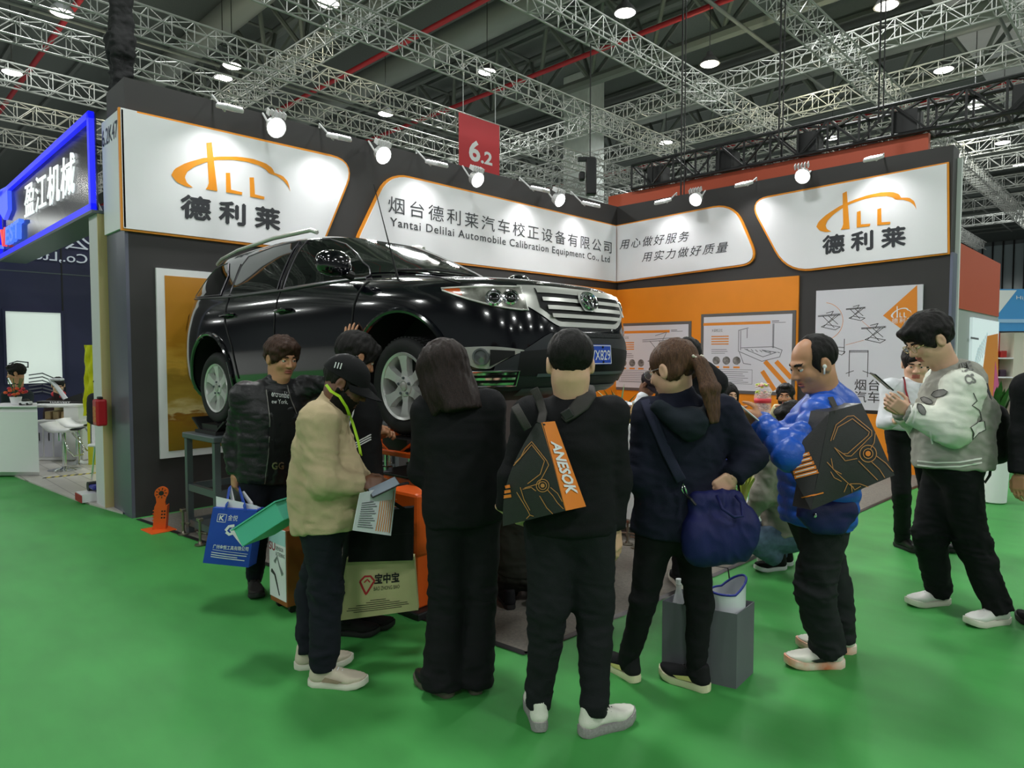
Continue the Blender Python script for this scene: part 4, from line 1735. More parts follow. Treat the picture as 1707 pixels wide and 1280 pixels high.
# ------------------------------------------------------------------ heads and hands
def head_field(nl, fat=1.0, female=False):
    f = Field(0.0045, 0.018)
    f.ell((0, -0.012, 0.030), (0.075, 0.096, 0.085))
    f.ell((0, 0.030, -0.030), (0.060 * fat, 0.062, 0.080))
    f.ell((0, 0.034, -0.082), (0.042 * fat, 0.046, 0.030))
    for s in (-1, 1):
        f.ell((s * 0.050 * fat, 0.0, -0.055), (0.020, 0.040, 0.035))
        f.ell((s * 0.036, 0.062, -0.026), (0.024, 0.022, 0.024))
    f.ell((0, 0.078, 0.024), (0.050, 0.016, 0.012), k=0.015)
    f.cone((0, 0.088, 0.012), (0, 0.107, -0.026), 0.008, 0.012, k=0.010)
    for s in (-1, 1):
        f.ell((s * 0.012, 0.098, -0.030), (0.010, 0.012, 0.009), k=0.006)
        f.ell((s * 0.031, 0.102, 0.006), (0.017, 0.020, 0.012), k=0.012, op='-')
        f.ell((s * 0.081, -0.008, -0.008), (0.013, 0.022, 0.034), k=0.006)
        f.ell((s * 0.093, -0.002, -0.006), (0.007, 0.012, 0.020), k=0.005, op='-')
    f.ell((0, 0.086, -0.056), (0.022, 0.012, 0.006), k=0.006)
    f.ell((0, 0.084, -0.068), (0.020, 0.012, 0.007), k=0.006)
    f.ell((0, 0.095, -0.062), (0.020, 0.010, 0.0016), k=0.003, op='-')
    f.ell((0, 0.072, -0.098), (0.018, 0.014, 0.013), k=0.015)
    r = 0.047 if female else 0.056
    f.cone((0, -0.018, -0.055), nl, r, r * 1.12, k=0.03)
    return f


def head_mats(C, beard=0):
    """material slot by place on the face: 0 skin, 1 lips, 2 hair (brows and beard)"""
    x, y, z = np.abs(C[:, 0]), C[:, 1], C[:, 2]
    m = np.zeros(len(C), int)
    m[(x < 0.024) & (y > 0.080) & (z > -0.076) & (z < -0.050)] = 1
    m[(x > 0.012) & (x < 0.050) & (y > 0.070) & (np.abs(z - (0.027 - 0.10 * np.abs(x - 0.034))) < 0.0052)] = 2
    if beard:
        b = (z < -0.030 - 0.25 * (y - 0.02)) & (y > -0.012) & (z > -0.125) & ~((x < 0.020) & (z > -0.076) & (z < -0.052) & (y > 0.07))
        b &= ~((y > 0.082) & (z > -0.046))
        m[b] = 2
    return m


def hair_field(style):
    f = Field(0.006, 0.012)
    c0, r0 = (0, -0.016, 0.036), (0.083, 0.103, 0.090)
    if style in ('short', 'crop', 'bald', 'full', 'cap'):
        g = 0.004 if style == 'crop' else (0.0 if style in ('bald', 'cap') else (0.016 if style == 'full' else 0.009))
        f.ell(c0, tuple(v + g for v in r0))
        if style == 'full':
            f.ell((0, 0.060, 0.082), (0.072, 0.052, 0.034))
            for s in (-1, 1):
                f.ell((s * 0.066, 0.03, 0.035), (0.022, 0.045, 0.045))
        elif style == 'short':
            f.ell((0, 0.045, 0.102), (0.058, 0.050, 0.026))
        for s in (-1, 1):
            f.ell((s * 0.074, 0.018, -0.004), (0.010, 0.014, 0.034))
        f.ell((0, 0.125, -0.035), (0.085, 0.066, 0.100 if style != 'full' else 0.088), k=0.012, op='-')
        if style == 'bald':
            f.ell((0, 0.085, 0.085), (0.075, 0.098, 0.060), k=0.02, op='-')
            for s in (-1, 1):
                f.ell((s * 0.05, 0.085, 0.06), (0.04, 0.055, 0.05), k=0.02, op='-')
        for s in (-1, 1):
            f.ell((s * 0.088, -0.004, -0.012), (0.022, 0.026, 0.036), k=0.01, op='-')
        f.cut((0, -0.09, -0.060), (0, 0.25, -1))
        f.cut((0, 0.02, -0.040), (0, 0.9, -1))
    elif style == 'bob':
        f.k = 0.03
        f.ell((0, -0.018, 0.034), (0.094, 0.112, 0.098))
        for s in (-1, 1):
            f.cone((s * 0.068, 0.02, 0.03), (s * 0.082, 0.035, -0.17), (0.045, 0.030), (0.040, 0.018), side=(0, 1, 0))
        f.cone((0, -0.06, 0.02), (0, -0.065, -0.19), (0.088, 0.055), (0.098, 0.040), side=(1, 0, 0))
        f.ell((0, 0.135, -0.045), (0.060, 0.075, 0.115), k=0.012, op='-')
        f.ell((0, -0.02, -0.10), (0.098, 0.075, 0.10))
        f.ell((0, 0.135, -0.045), (0.058, 0.078, 0.120), k=0.012, op='-')
        f.cut((0, 0, -0.195), (0, 0.15, -1))
    elif style == 'pony':
        f.ell((0, -0.018, 0.036), (0.086, 0.108, 0.092))
        for s in (-1, 1):
            f.ell((s * 0.062, -0.03, -0.02), (0.024, 0.055, 0.04))
        f.ell((0, 0.125, -0.040), (0.085, 0.066, 0.100), k=0.012, op='-')
        for s in (-1, 1):
            f.ell((s * 0.088, 0.008, -0.020), (0.022, 0.026, 0.034), k=0.01, op='-')
        f.cut((0, -0.09, -0.070), (0, 0.25, -1))
        f.cone((0, -0.100, 0.010), (0, -0.135, -0.010), 0.026, 0.022)
        f.cone((0, -0.130, -0.005), (0, -0.150, -0.12), (0.040, 0.026), (0.060, 0.028), side=(1, 0, 0))
        f.cone((0, -0.150, -0.12), (0, -0.130, -0.25), (0.060, 0.028), (0.036, 0.012), side=(1, 0, 0))
    return f


def hand_field(side, curl=0.5, spread=0.0, thumb=0.5, point=0.0):
    """x to the fingertips, y to the thumb side, palm faces -z"""
    f = Field(0.0042, 0.007)
    s = side
    f.cone((-0.03, 0, 0), (0.015, 0, 0), (0.026, 0.019), (0.031, 0.017), side=(0, 1, 0), k=0.012)
    f.box((0.052, 0, 0), (0.040, 0.039, 0.0135), rnd=0.012, k=0.012)
    f.ell((0.035, s * 0.026, -0.009), (0.032, 0.018, 0.013), k=0.01)
    for i, (y, L) in enumerate(((0.0295, 0.070), (0.010, 0.079), (-0.010, 0.073), (-0.0285, 0.057))):
        a = -0.15 + spread * (1.5 - i) * 0.12
        p = Vector((0.088 - 0.004 * abs(i - 1), s * y, 0.001))
        ang = curl * (0.55 if i else 0.55 - 0.5 * point)
        yaw = s * spread * (1.5 - i) * 0.16
        for j, (fr, r0, r1) in enumerate(((0.45, 0.0090, 0.0085), (0.31, 0.0085, 0.0078), (0.24, 0.0078, 0.0066))):
            d = Vector((math.cos(ang) * math.cos(yaw), math.sin(yaw), -math.sin(ang)))
            q_ = p + d * (L * fr)
            f.cone(p, q_, r0, r1, k=0.004)
            p = q_
            ang += curl * 0.85
    p = Vector((0.022, s * 0.032, -0.006))
    for j, (d, L, r0, r1) in enumerate((((0.62, 0.62, -0.35 * (0.4 + thumb)), 0.040, 0.0125, 0.0105), ((0.85, 0.30 - 0.3 * thumb, -0.35 * thumb), 0.032, 0.0100, 0.0092),
                                        ((0.93, 0.1 - 0.35 * thumb, -0.35 * thumb), 0.026, 0.0092, 0.0072))):
        v = Vector((d[0], s * d[1], d[2])).normalized()
        q_ = p + v * L
        f.cone(p, q_, r0, r1, k=0.006)
        p = q_
    return f


HEADS, HANDS, HAIRS = {}, {}, {}


def skin(tone):
    t = {'a': (206, 158, 126), 'b': (190, 138, 104), 'c': (112, 74, 54), 'd': (216, 172, 144), 'e': (170, 120, 88)}[tone]
    return mat('skin_' + tone, srgb(*t), 0.5, var=0.05, vscale=25, bump=0.05, bscale=300)


def hair_mat(name, c):
    return mat('hair_' + name, srgb(*c), 0.6, var=0.5, vscale=60, bump=0.5, bscale=120, stretch=(3, 3, 0.4), spec=0.25)


def cloth(name, c, rough=0.85, var=0.08, bump=0.3, bscale=350, vscale=14, **k):
    return mat('cloth_' + name, srgb(*c), rough, var=var, vscale=vscale, bump=bump, bscale=bscale, spec=0.25, **k)


# ------------------------------------------------------------------ shoes
def shoe(root, pos, toe, L, ms, mu, style='sneaker', accent=None, lift=0.0, lace=None, thick=0.03):
    """pos: ground point under the ankle; toe: world direction"""
    ex_ = Vector((toe.x, toe.y, lift)).normalized()
    ey_ = UP.cross(ex_).normalized()
    ez_ = ex_.cross(ey_)
    M = frame(Vector((pos.x, pos.y, 0.002)), ex_, ey_, ez_)
    k = L / 0.28
    outl = [(-0.075, 0.0), (-0.070, 0.022), (-0.045, 0.034), (0.0, 0.034), (0.06, 0.038), (0.115, 0.048), (0.16, 0.045), (0.192, 0.028), (0.205, 0.0)]
    outl = outl + [(x, -y) for x, y in outl[-2:0:-1]]
    rows = []
    for z, g in ((0.0, 0.94), (0.006, 1.03), (thick * 0.6, 1.05), (thick, 1.0)):
        rows.append([(x * k * (1 + 0.02 * (g - 1)), y * k * g, z + 0.030 * max(0, (x - 0.10) / 0.1) ** 2 * 0.8 + 0.01 * max(0, (-x - 0.05) / 0.03)) for x, y in outl])
    mb = MB(M)
    mb.grid(rows, True)
    n = len(outl)
    kk = len(mb.v)
    mb.f.append(tuple(range(kk - n, kk)))
    mb.f.append(tuple(range(n - 1, -1, -1)))
    mb.mi += [0, 0]
    sh = empty('shoe', (0, 0, 0))
    sh.parent = root
    sh.location = Vector((pos.x, pos.y, 0)) - origin(root)
    mb.build('sole', ms, sh, smooth=True, angle=50)
    f = Field(0.007, 0.02)
    f.cone((-0.035 * k, 0, thick + 0.02), (0.12 * k, 0, thick + 0.015), (0.031 * k, 0.028), (0.043 * k, 0.026), side=(0, 1, 0))
    f.ell((0.135 * k, 0, thick + 0.012), (0.062 * k, 0.042 * k, 0.036))
    f.cone((-0.03 * k, 0, thick + 0.02), (-0.02 * k, 0, thick + 0.075), (0.036, 0.042), (0.036, 0.046), side=(0, 1, 0))
    f.cone((0.0, 0, thick + 0.065), (0.09 * k, 0, thick + 0.03), (0.03, 0.024), (0.03, 0.02), side=(0, 1, 0))
    f.cut((0, 0, thick - 0.004), (0, 0, -1))
    f.cut((0, 0, thick + 0.082), (0.35, 0, 1))
    v, q_ = f.mesh()
    v[:, 2] += 0.024 * np.maximum(0, (v[:, 0] / k - 0.10) / 0.1) ** 2
    vw = v @ np.array(M.to_3x3()).T + np.array(M.translation)
    up_ = to_obj('upper', vw, q_, mu, sh)
    if lace:
        m = MB(M)
        for i in range(5):
            x = (0.045 + 0.018 * i) * k
            z = thick + 0.066 - 0.0125 * i
            m.tube([(x, -0.028, z - 0.006), (x + 0.004, 0, z + 0.010), (x, 0.028, z - 0.006)], 0.0032, 5)
        m.build('laces', lace, sh)['kind'] = 'stuff'
    if accent:
        for s in (-1, 1):
            m = MB(M)
            y = s * 0.0475 * k
            m.add([(0.0, y, thick + 0.012), (0.075 * k, s * 0.051 * k, thick + 0.006), (0.10 * k, s * 0.0525 * k, thick + 0.018), (0.02 * k, s * 0.046 * k, thick + 0.034)],
                  [(0, 1, 2, 3)])
            m.build('side_stripe', accent, sh)
    return sh


# ------------------------------------------------------------------ a person
PEOPLE = {}


def person(key, label, Y, J, face, top, legs, feet=None, hands=None, tone='a', hair='short', hairc=('black', (24, 20, 18)), hs=1.0, fat=1.0, female=False, beard=0,
           tw=(0.19, 0.175, 0.18), td=(0.115, 0.115, 0.12), ar=(0.062, 0.050, 0.040), lr=(0.088, 0.066, 0.058), hem=0.06, cuff=0.078, extra=(), fold=0.006, lfold=0.007,
           top_name='jacket', leg_name='trousers', shoe_kw=None, group=None, lextra=(), neck_r=0.066, seed=0, sleeve_end=(1.0, 1.0), belly=None, nohead=False, quilt=None,
           leg_hem=True, vox=0.011, fwd=None, neck_c=None, sleeve_mat=None):
    P = {k: (W(v[0], v[1], Y + (v[2] if len(v) > 2 else 0)) if not isinstance(v, Vector) else v) for k, v in J.items()}
    for k in ('L', 'R'):
        if feet and k in feet and 'an' + k not in P:
            g = G(feet[k][0], feet[k][1])
            P['an' + k] = Vector((g.x, g.y, 0.095))
    P['neck'] = P['neck'].lerp(P['head'], 0.28)
    for k in ('L', 'R'):
        P['sh' + k] = P['sh' + k] + UP * 0.028
    base = Vector((P['hip'].x, P['hip'].y, 0))
    if feet:
        gs = [G(feet[k][0], feet[k][1]) for k in feet]
        base = sum(gs, Vector()) / len(gs)
        base.z = 0
    ms = (P['shL'] + P['shR']) / 2
    side = (P['shR'] - P['shL'])
    side.z = 0
    side = side.normalized()
    hip = P['hip']
    if fwd is not None:
        side = cdir(fwd).cross(UP).normalized()
    front = UP.cross(side).normalized()
    # ---- bare body, one mesh
    sk = skin(tone)
    hm = hair_mat(*hairc)
    lipm = mat('lips_' + tone, tuple(a * b for a, b in zip(srgb(176, 104, 92), (1.0, 0.95, 0.95))), 0.4) if tone != 'c' else mat('lips_c', srgb(110, 64, 56), 0.4)
    bf = Field(0.022, 0.05)
    bf.cone(ms - UP * 0.06, hip, (0.14, 0.08), (0.13, 0.085), side=side)
    bf.cone(P['neck'] - UP * 0.03, ms - UP * 0.06, 0.05, 0.07)
    for k in ('L', 'R'):
        bf.cone(ms - UP * 0.03, P['sh' + k], 0.05, 0.045)
        bf.cone(P['sh' + k], P['el' + k], 0.045, 0.036)
        bf.cone(P['el' + k], P['wr' + k], 0.036, 0.028)
        if 'kn' + k in P:
            bf.cone(hip + side * (0.085 if k == 'R' else -0.085), P['kn' + k], 0.062, 0.040)
            bf.cone(P['kn' + k], P['an' + k], 0.040, 0.030)
    v, f = bf.mesh()
    parts = [(v, f, 0)]
    H0 = None
    if not nohead:
        fy = cdir(face)
        fx = fy.cross(UP).normalized()
        fz = fx.cross(fy)
        RM = np.array([list(fx), list(fy), list(fz)]).T      # local -> world
        H0 = np.array(P['head'])
        nl = RM.T @ (np.array(P['neck']) - UP * 0.02 - H0) / hs
        hf = head_field(nl, fat, female)
        v, f = hf.mesh()
        m = head_mats(v[f].mean(1), beard)
        v = v + vnormals(v, f) * (0.006 * (beard > 1) * np.isin(np.arange(len(v)), np.unique(f[(m == 2) & (v[f].mean(1)[:, 2] < -0.02)])))[:, None]
        parts.append((H0 + (v * hs) @ RM.T, f, m))
    for k, sg in (('L', -1), ('R', 1)):
        hd = (hands or {}).get(k)
        if hd:
            x = cdir(hd['dir'])
            z = cdir(hd.get('back', (0, 0, 1)))
            z = (z - x * z.dot(x)).normalized()
            y = z.cross(x)
            v, f = hand_field(hd.get('thumb_side', sg), hd.get('curl', 0.5), hd.get('spread', 0.2), hd.get('thumb', 0.5), hd.get('point', 0)).mesh()
            M = np.array([list(x), list(y), list(z)]).T
            parts.append((np.array(P['wr' + k]) + (v * hd.get('size', 1.0)) @ M.T, f, 0))
    v, f, m = merge(parts)
    body = to_obj('person', v, f, [sk, lipm, hm], loc=base, mi=m)
    tag(body, label, 'person', group)
    if not nohead:
        for s in (-1, 1):
            e = np.array([s * 0.031, 0.0765, 0.005])
            c = H0 + RM @ (e * hs)
            mb = MB()
            mb.ball(c, 0.0128 * hs)
            mb.build('eye', mat('eye_white', srgb(220, 214, 206), 0.2), body, smooth=True)
            mb = MB()
            mb.ball(H0 + RM @ ((e + np.array([0, 0.0085, -0.0008])) * hs), 0.0062 * hs)
            mb.build('iris', mat('eye_dark', srgb(30, 20, 16), 0.15), body, smooth=True)
            c = H0 + RM @ (np.array([s * 0.031, 0.0775, 0.0095]) * hs)
            mb = MB(Matrix.Translation(Vector(c)) @ Matrix([list(r) for r in RM]).to_4x4())
            mb.ball((0, 0, 0), (0.0135 * hs, 0.0125 * hs, 0.0075 * hs))
            mb.build('eyelid', sk, body, smooth=True)
        if hair:
            v, f = hair_field(hair).mesh()
            N = vnormals(v, f)
            st = vnoise(v * np.array([90, 90, 22.0]), 3 + seed) * (0.0035 if hair not in ('full', 'bob', 'pony') else 0.004)
            if hair in ('short', 'full'):
                st = st + 0.006 * vnoise(v * 38.0, seed + 9)
            v = v + N * st[:, None]
            to_obj('hair', H0 + (v * hs) @ RM.T, f, hm, body)
    # ---- top
    tf = Field(vox, 0.045)
    s1, s2 = ms.lerp(hip, 0.30), ms.lerp(hip, 0.68)
    ax_ = (hip - ms).normalized()
    s4 = hip + ax_ * hem
    s0 = ms + ax_ * 0.05
    tf.cone(s0, s1, (tw[0] * 0.86, td[0] * 0.80), (tw[0], td[0]), side=side, e=2.4)
    tf.cone(s1, s2, (tw[0], td[0]), (tw[1], td[1]), side=side, e=2.4)
    tf.cone(s2, hip, (tw[1], td[1]), (tw[2], td[2]), side=side, e=2.4)
    tf.cone(hip, s4, (tw[2], td[2]), (tw[2] * 1.0, td[2]), side=side, e=2.4)
    tf.cone(P['neck'] + (neck_c or Vector()), s0, neck_r, (0.11, 0.085), side=side, k=0.05)
    for sgn, k in ((-1, 'L'), (1, 'R')):
        sh, el, wr = P['sh' + k], P['el' + k], P['wr' + k]
        tf.cone(ms + ax_ * 0.03, sh, ar[0] * 1.1, ar[0] * 1.12, k=0.06)
        tf.cone(sh, el, ar[0], ar[1])
        en = el.lerp(wr, sleeve_end[0 if k == 'L' else 1])
        tf.cone(el, en, ar[1], ar[2], flat_b=True)
    for ex_ in extra:
        c = W(ex_[0], ex_[1], Y + ex_[2])
        rr = ex_[3]
        tf.ell(c, (rr, rr, rr) if not isinstance(rr, tuple) else rr, rot_=np.array([list(side), list(front), list(UP)]).T, k=0.08)
    tf.cut(s4, ax_)
    v, f = tf.mesh()
    if quilt:
        N = vnormals(v, f)
        segs = []
        for a, b in ((ms, s4), (P['shL'], P['elL']), (P['elL'], P['wrL']), (P['shR'], P['elR']), (P['elR'], P['wrR'])):
            a, b = np.array(a), np.array(b)
            L = np.linalg.norm(b - a)
            t = np.clip(((v - a) @ (b - a)) / L ** 2, 0, 1)
            segs.append((np.linalg.norm(v - a - t[:, None] * (b - a), axis=1) - (0.09 if len(segs) == 0 else 0), t * L))
        dm = np.array([q_[0] for q_ in segs]).argmin(0)
        s_ = np.array([q_[1] for q_ in segs])[dm, np.arange(len(v))]
        v = v + N * ((np.abs(np.sin(s_ * pi / quilt + 0.8 * vnoise(v * 7, 4))) ** 0.55 - 0.6) * 0.013)[:, None]
    v = folds(v, f, fold * 1.05, seed=seed)
    tm = to_obj(top_name, v, f, top, body)
    if sleeve_mat:
        for k in ('L', 'R'):
            sf = Field(vox, 0.045)
            sh, el, wr = P['sh' + k], P['el' + k], P['wr' + k]
            sf.cone(sh, el, ar[0] * 1.12 + 0.016, ar[1] + 0.012)
            sf.cone(el, el.lerp(wr, 0.93), ar[1] + 0.012, ar[2] + 0.010, flat_b=True)
            v, f = sf.mesh()
            to_obj('sleeve', folds(v, f, fold * 1.05, seed=seed), f, sleeve_mat, body)
    # ---- trousers
    if legs is not None:
        lf = Field(vox, 0.05)
        lf.cone(hip + UP * 0.10, hip - UP * 0.03, (tw[2] * 0.86, td[2] * 0.82), (tw[2] * 0.90, td[2] * 0.88), side=side)
        for sgn, k in ((-1, 'L'), (1, 'R')):
            if 'kn' + k not in P:
                continue
            hp = P.get('hj' + k, hip + side * (sgn * tw[2] * 0.47) - UP * 0.05)
            kn, an = P['kn' + k], P['an' + k]
            lf.cone(hp, kn, lr[0], lr[1])
            d = (an - kn).normalized()
            e_ = an + d * 0.0
            if leg_hem:
                e_ = kn + d * ((kn.z - cuff) / max(-d.z, 0.2)) if d.z < -0.2 else an
            lf.cone(kn, e_, lr[1], lr[2], flat_b=True, k=0.02)
        for ex_ in lextra:
            c = W(ex_[0], ex_[1], Y + ex_[2])
            lf.ell(c, (ex_[3],) * 3, k=0.08)
        v, f = lf.mesh()
        z_ = v[:, 2]
        v = folds(v, f, lfold * 1.1, f=(8, 8, 15), seed=seed + 11, w=0.55 + 0.9 * np.exp(-((z_ - 0.47) / 0.11) ** 2) + 0.9 * np.exp(-((z_ - 0.12) / 0.1) ** 2))
        to_obj(leg_name, v, f, legs, body)
    # ---- shoes
    if feet:
        kw = dict(shoe_kw or {})
        for k in feet:
            g = G(feet[k][0], feet[k][1])
            shoe(body, g, cdir((feet[k][2], feet[k][3], 0)), **kw)
    PEOPLE[key] = dict(body=body, P=P, H0=H0, RM=RM if not nohead else None, hs=hs, side=side, front=front, ms=ms, Y=Y, top=tm, s4=s4)
    return PEOPLE[key]


def in_head(pk):
    p = PEOPLE[pk]
    return Matrix.Translation(Vector(p['H0'])) @ Matrix([list(r * p['hs']) for r in p['RM']]).to_4x4()
# ------------------------------------------------------------------ the people
M_rubw = mat('white_rubber', srgb(226, 222, 208), 0.5)
M_rubk = mat('black_rubber', srgb(28, 28, 28), 0.6)
C_black = cloth('black', (19, 19, 22))
C_black2 = cloth('black_trousers', (22, 22, 25))
C_blackj = cloth('black_jogger', (25, 27, 30))
C_navyp = cloth('dark_navy', (22, 25, 34))
C_jacket = mat('cloth_bomber', srgb(26, 26, 28), 0.42, var=0.1, vscale=12, bump=0.25, bscale=60, spec=0.4)
C_beige = cloth('beige', (186, 168, 134))
C_navy = cloth('navy_hoodie', (22, 25, 42))
C_blue = mat('cloth_puffer', srgb(30, 84, 184), 0.38, var=0.06, vscale=10, bump=0.15, bscale=90, spec=0.45)
C_varsity = cloth('varsity_grey', (158, 158, 148))
C_cream = cloth('varsity_cream', (222, 226, 212))
C_shirt = cloth('white_shirt', (216, 218, 222), bump=0.15)
C_jeans = cloth('jeans', (84, 104, 124), var=0.2, vscale=30)
C_greyhood = cloth('grey_sweat', (146, 142, 130))
C_olive = cloth('olive', (44, 44, 38))
BLK = ('black', (22, 19, 18))
BRN = ('brown', (60, 40, 30))

person('bomber', 'man in black bomber jacket reaching up to touch the car', 4.45,
       dict(head=(470, 597), neck=(462, 640), shR=(409, 668, -0.05), shL=(508, 655, 0.12), elR=(389, 740, 0), wrR=(390, 790, -0.05), elL=(556, 640, 0.02), wrL=(579, 578, -0.048),
            hip=(445, 782), knR=(431, 885, -0.05), knL=(482, 885, 0.05)),
       (0.72, -0.62, -0.22), C_jacket, C_navyp, dict(R=(424, 985, 0.45, -0.9), L=(486, 980, 0.7, -0.7)),
       dict(R=dict(dir=(0.05, -0.05, -1), back=(-0.75, -0.65, 0), curl=1.35, thumb=0.8), L=dict(dir=(0.12, 0.25, 0.95), back=(-0.2, -0.95, 0.2), curl=0.12, spread=0.8, thumb=0.0)),
       hs=1.1, tone='b', hair='full', hairc=BRN, tw=(0.215, 0.20, 0.175), td=(0.135, 0.135, 0.125), ar=(0.076, 0.062, 0.050), hem=0.09, fwd=(0.5, -0.86, 0), fold=0.012,
       shoe_kw=dict(L=0.30, ms=M_rubk, mu=cloth('grey_knit', (52, 50, 48)), lace=M_rubk), seed=1, lr=(0.09, 0.068, 0.056))
person('beige', 'bearded man in beige sweatshirt and black cap reading a phone', 3.30,
       dict(head=(576, 638), neck=(550, 676), shR=(532, 712, -0.16), shL=(546, 704, 0.22), elR=(541, 803, -0.22), wrR=(606, 806, -0.12), elL=(570, 800, 0.22), wrL=(612, 803, 0.10),
            hip=(545, 848), knR=(543, 985, -0.06), knL=(519, 985, 0.16)),
       (0.86, 0.08, -0.50), C_beige, C_navyp, dict(R=(541, 1143, 1, -0.08), L=(517, 1113, 1, 0.2)),
       dict(R=dict(dir=(0.88, 0.35, -0.1), back=(0.1, -0.8, 0.6), curl=0.9, thumb=0.7), L=dict(dir=(0.88, -0.3, -0.05), back=(0.1, 0.6, 0.7), curl=0.8, thumb=0.7)),
       hs=1.08, tone='c', hair='cap', hairc=BLK, beard=2, tw=(0.205, 0.20, 0.19), td=(0.116, 0.158, 0.155), ar=(0.080, 0.066, 0.046), hem=0.10, fwd=(1, -0.08, 0), fold=0.010,
       top_name='sweatshirt', extra=((562, 795, 0, 0.125),), shoe_kw=dict(L=0.30, ms=M_rubw, mu=cloth('cream_suede', (206, 196, 176)), lace=M_whiteplain, accent=cloth('tan_suede', (150, 134, 112))),
       lr=(0.096, 0.080, 0.062), lfold=0.011, seed=2)
person('stripes', 'man in black track top with white sleeve stripes working at the wheel', 3.88,
       dict(head=(594, 596), neck=(590, 640), shR=(582, 668, -0.12), shL=(606, 662, 0.2), elR=(577, 738, -0.15), wrR=(616, 722, 0.05), elL=(612, 735, 0.2), wrL=(628, 728, 0.25),
            hip=(597, 800), knR=(592, 905, -0.1), knL=(604, 905, 0.12)),
       (0.75, 0.5, -0.45), C_black, C_black2, dict(R=(576, 1058, 1, -0.1), L=(600, 1050, 1, 0.1)),
       dict(R=dict(dir=(0.9, 0.3, 0.25), back=(-0.2, -0.5, 0.8), curl=1.2), L=dict(dir=(0.8, -0.1, 0.3), back=(0, 0.4, 0.9), curl=1.2)), hs=1.08, tone='e', hair='full', hairc=BLK, fwd=(1, 0.2, 0),
       top_name='track_top', shoe_kw=dict(L=0.28, ms=M_rubk, mu=cloth('black_canvas', (24, 24, 24))), td=(0.13, 0.13, 0.13), hem=0.10, seed=3)
person('woman', 'woman in long black blazer with shoulder-length dark hair', 3.15,
       dict(head=(737, 618), neck=(755, 672), shL=(716, 697, -0.02), shR=(812, 688, 0.02), elL=(704, 785, 0.05), wrL=(728, 796, 0.28), elR=(828, 782, 0.06), wrR=(812, 800, 0.28),
            hip=(773, 835), knL=(744, 1000, 0), knR=(800, 1000, 0.04)),
       (-0.62, 0.62, -0.42), C_black, C_black2, dict(L=(737, 1157, -0.75, 0.65), R=(790, 1150, -0.3, 0.95)),
       dict(L=dict(dir=(0.5, 0.85, 0), back=(-0.3, 0, 0.9), curl=0.8), R=dict(dir=(-0.5, 0.85, 0), back=(0.3, 0, 0.9), curl=0.8)), tone='d', hair='bob', hairc=('dark_brown', (38, 27, 24)), female=True, hs=1.12,
       tw=(0.165, 0.158, 0.182), td=(0.115, 0.115, 0.125), ar=(0.072, 0.062, 0.052), hem=0.10, top_name='blazer', lr=(0.098, 0.080, 0.094), cuff=0.035, lfold=0.010,
       shoe_kw=dict(L=0.26, ms=mat('clear_sole', srgb(90, 84, 76), 0.4), mu=mat('black_leather', srgb(20, 20, 20), 0.35)), fwd=(-0.3, 0.95, 0), seed=4)
person('centre', 'man in black sweater with a branded sling bag on his back', 2.85,
       dict(head=(950, 606), neck=(952, 668), shL=(884, 703, 0), shR=(1018, 701, 0), elL=(853, 795, -0.03), wrL=(842, 850, 0.0), elR=(1030, 800, 0.03), wrR=(1026, 882, 0.03),
            hip=(950, 858), knL=(915, 1015, -0.02), knR=(990, 1015, 0.02)),
       (-0.05, 0.97, -0.2), C_black, C_blackj, dict(L=(897, 1208, -0.1, 1), R=(991, 1222, 0.85, 0.45)),
       dict(L=dict(dir=(0.75, 0.1, -0.55), back=(-0.5, -0.5, -0.5), curl=0.5, spread=0.3), R=dict(dir=(0.12, 0.05, -1), back=(0.85, -0.5, 0), curl=0.5, thumb=0.5)),
       tone='d', hair='crop', hairc=BLK, hs=1.13, tw=(0.180, 0.165, 0.180), td=(0.118, 0.112, 0.125), ar=(0.066, 0.052, 0.040), hem=0.07, top_name='sweater', fwd=(0.02, 1, 0), cuff=0.085,
       lr=(0.112, 0.086, 0.052), lfold=0.010, neck_r=0.062,
       shoe_kw=dict(L=0.29, ms=mat('grey_foam', srgb(150, 146, 146), 0.6, var=0.15, vscale=120), mu=cloth('white_knit', (226, 226, 214)), lace=M_rubk, thick=0.04), seed=5)
person('pony', 'woman in navy hoodie with ponytail and hand on hip', 3.15,
       dict(head=(1121, 616), neck=(1136, 684), shL=(1083, 704, 0), shR=(1204, 697, 0.02), elL=(1066, 795, -0.03), wrL=(1090, 812, 0.25), elR=(1252, 760, -0.03), wrR=(1222, 796, -0.10),
            hip=(1123, 866), knL=(1072, 1005, 0), knR=(1166, 1005, 0)),
       (-0.66, 0.68, -0.28), C_navy, C_black2, dict(L=(1048, 1131, -0.5, 0.85), R=(1160, 1148, -0.72, 0.62)),
       dict(L=dict(dir=(0.5, 0.85, 0), curl=0.8), R=dict(dir=(-0.75, 0.1, -0.55), back=(0.3, -0.85, 0.3), curl=0.5, spread=0.2)), tone='d', hair='pony',
       hairc=('chestnut', (84, 58, 42)), female=True, hs=1.12, tw=(0.185, 0.178, 0.182), td=(0.125, 0.12, 0.125), ar=(0.074, 0.066, 0.050), hem=0.08, top_name='hoodie', fwd=(-0.15, 0.98, 0),
       lr=(0.092, 0.062, 0.048), neck_r=0.085, fold=0.009, cuff=0.07,
       shoe_kw=dict(L=0.27, ms=mat('cream_foam', srgb(228, 224, 186), 0.6), mu=cloth('black_mesh', (30, 30, 32)), accent=mat('pale_stripe', srgb(214, 206, 130), 0.5), lace=M_rubk, thick=0.036), seed=6)
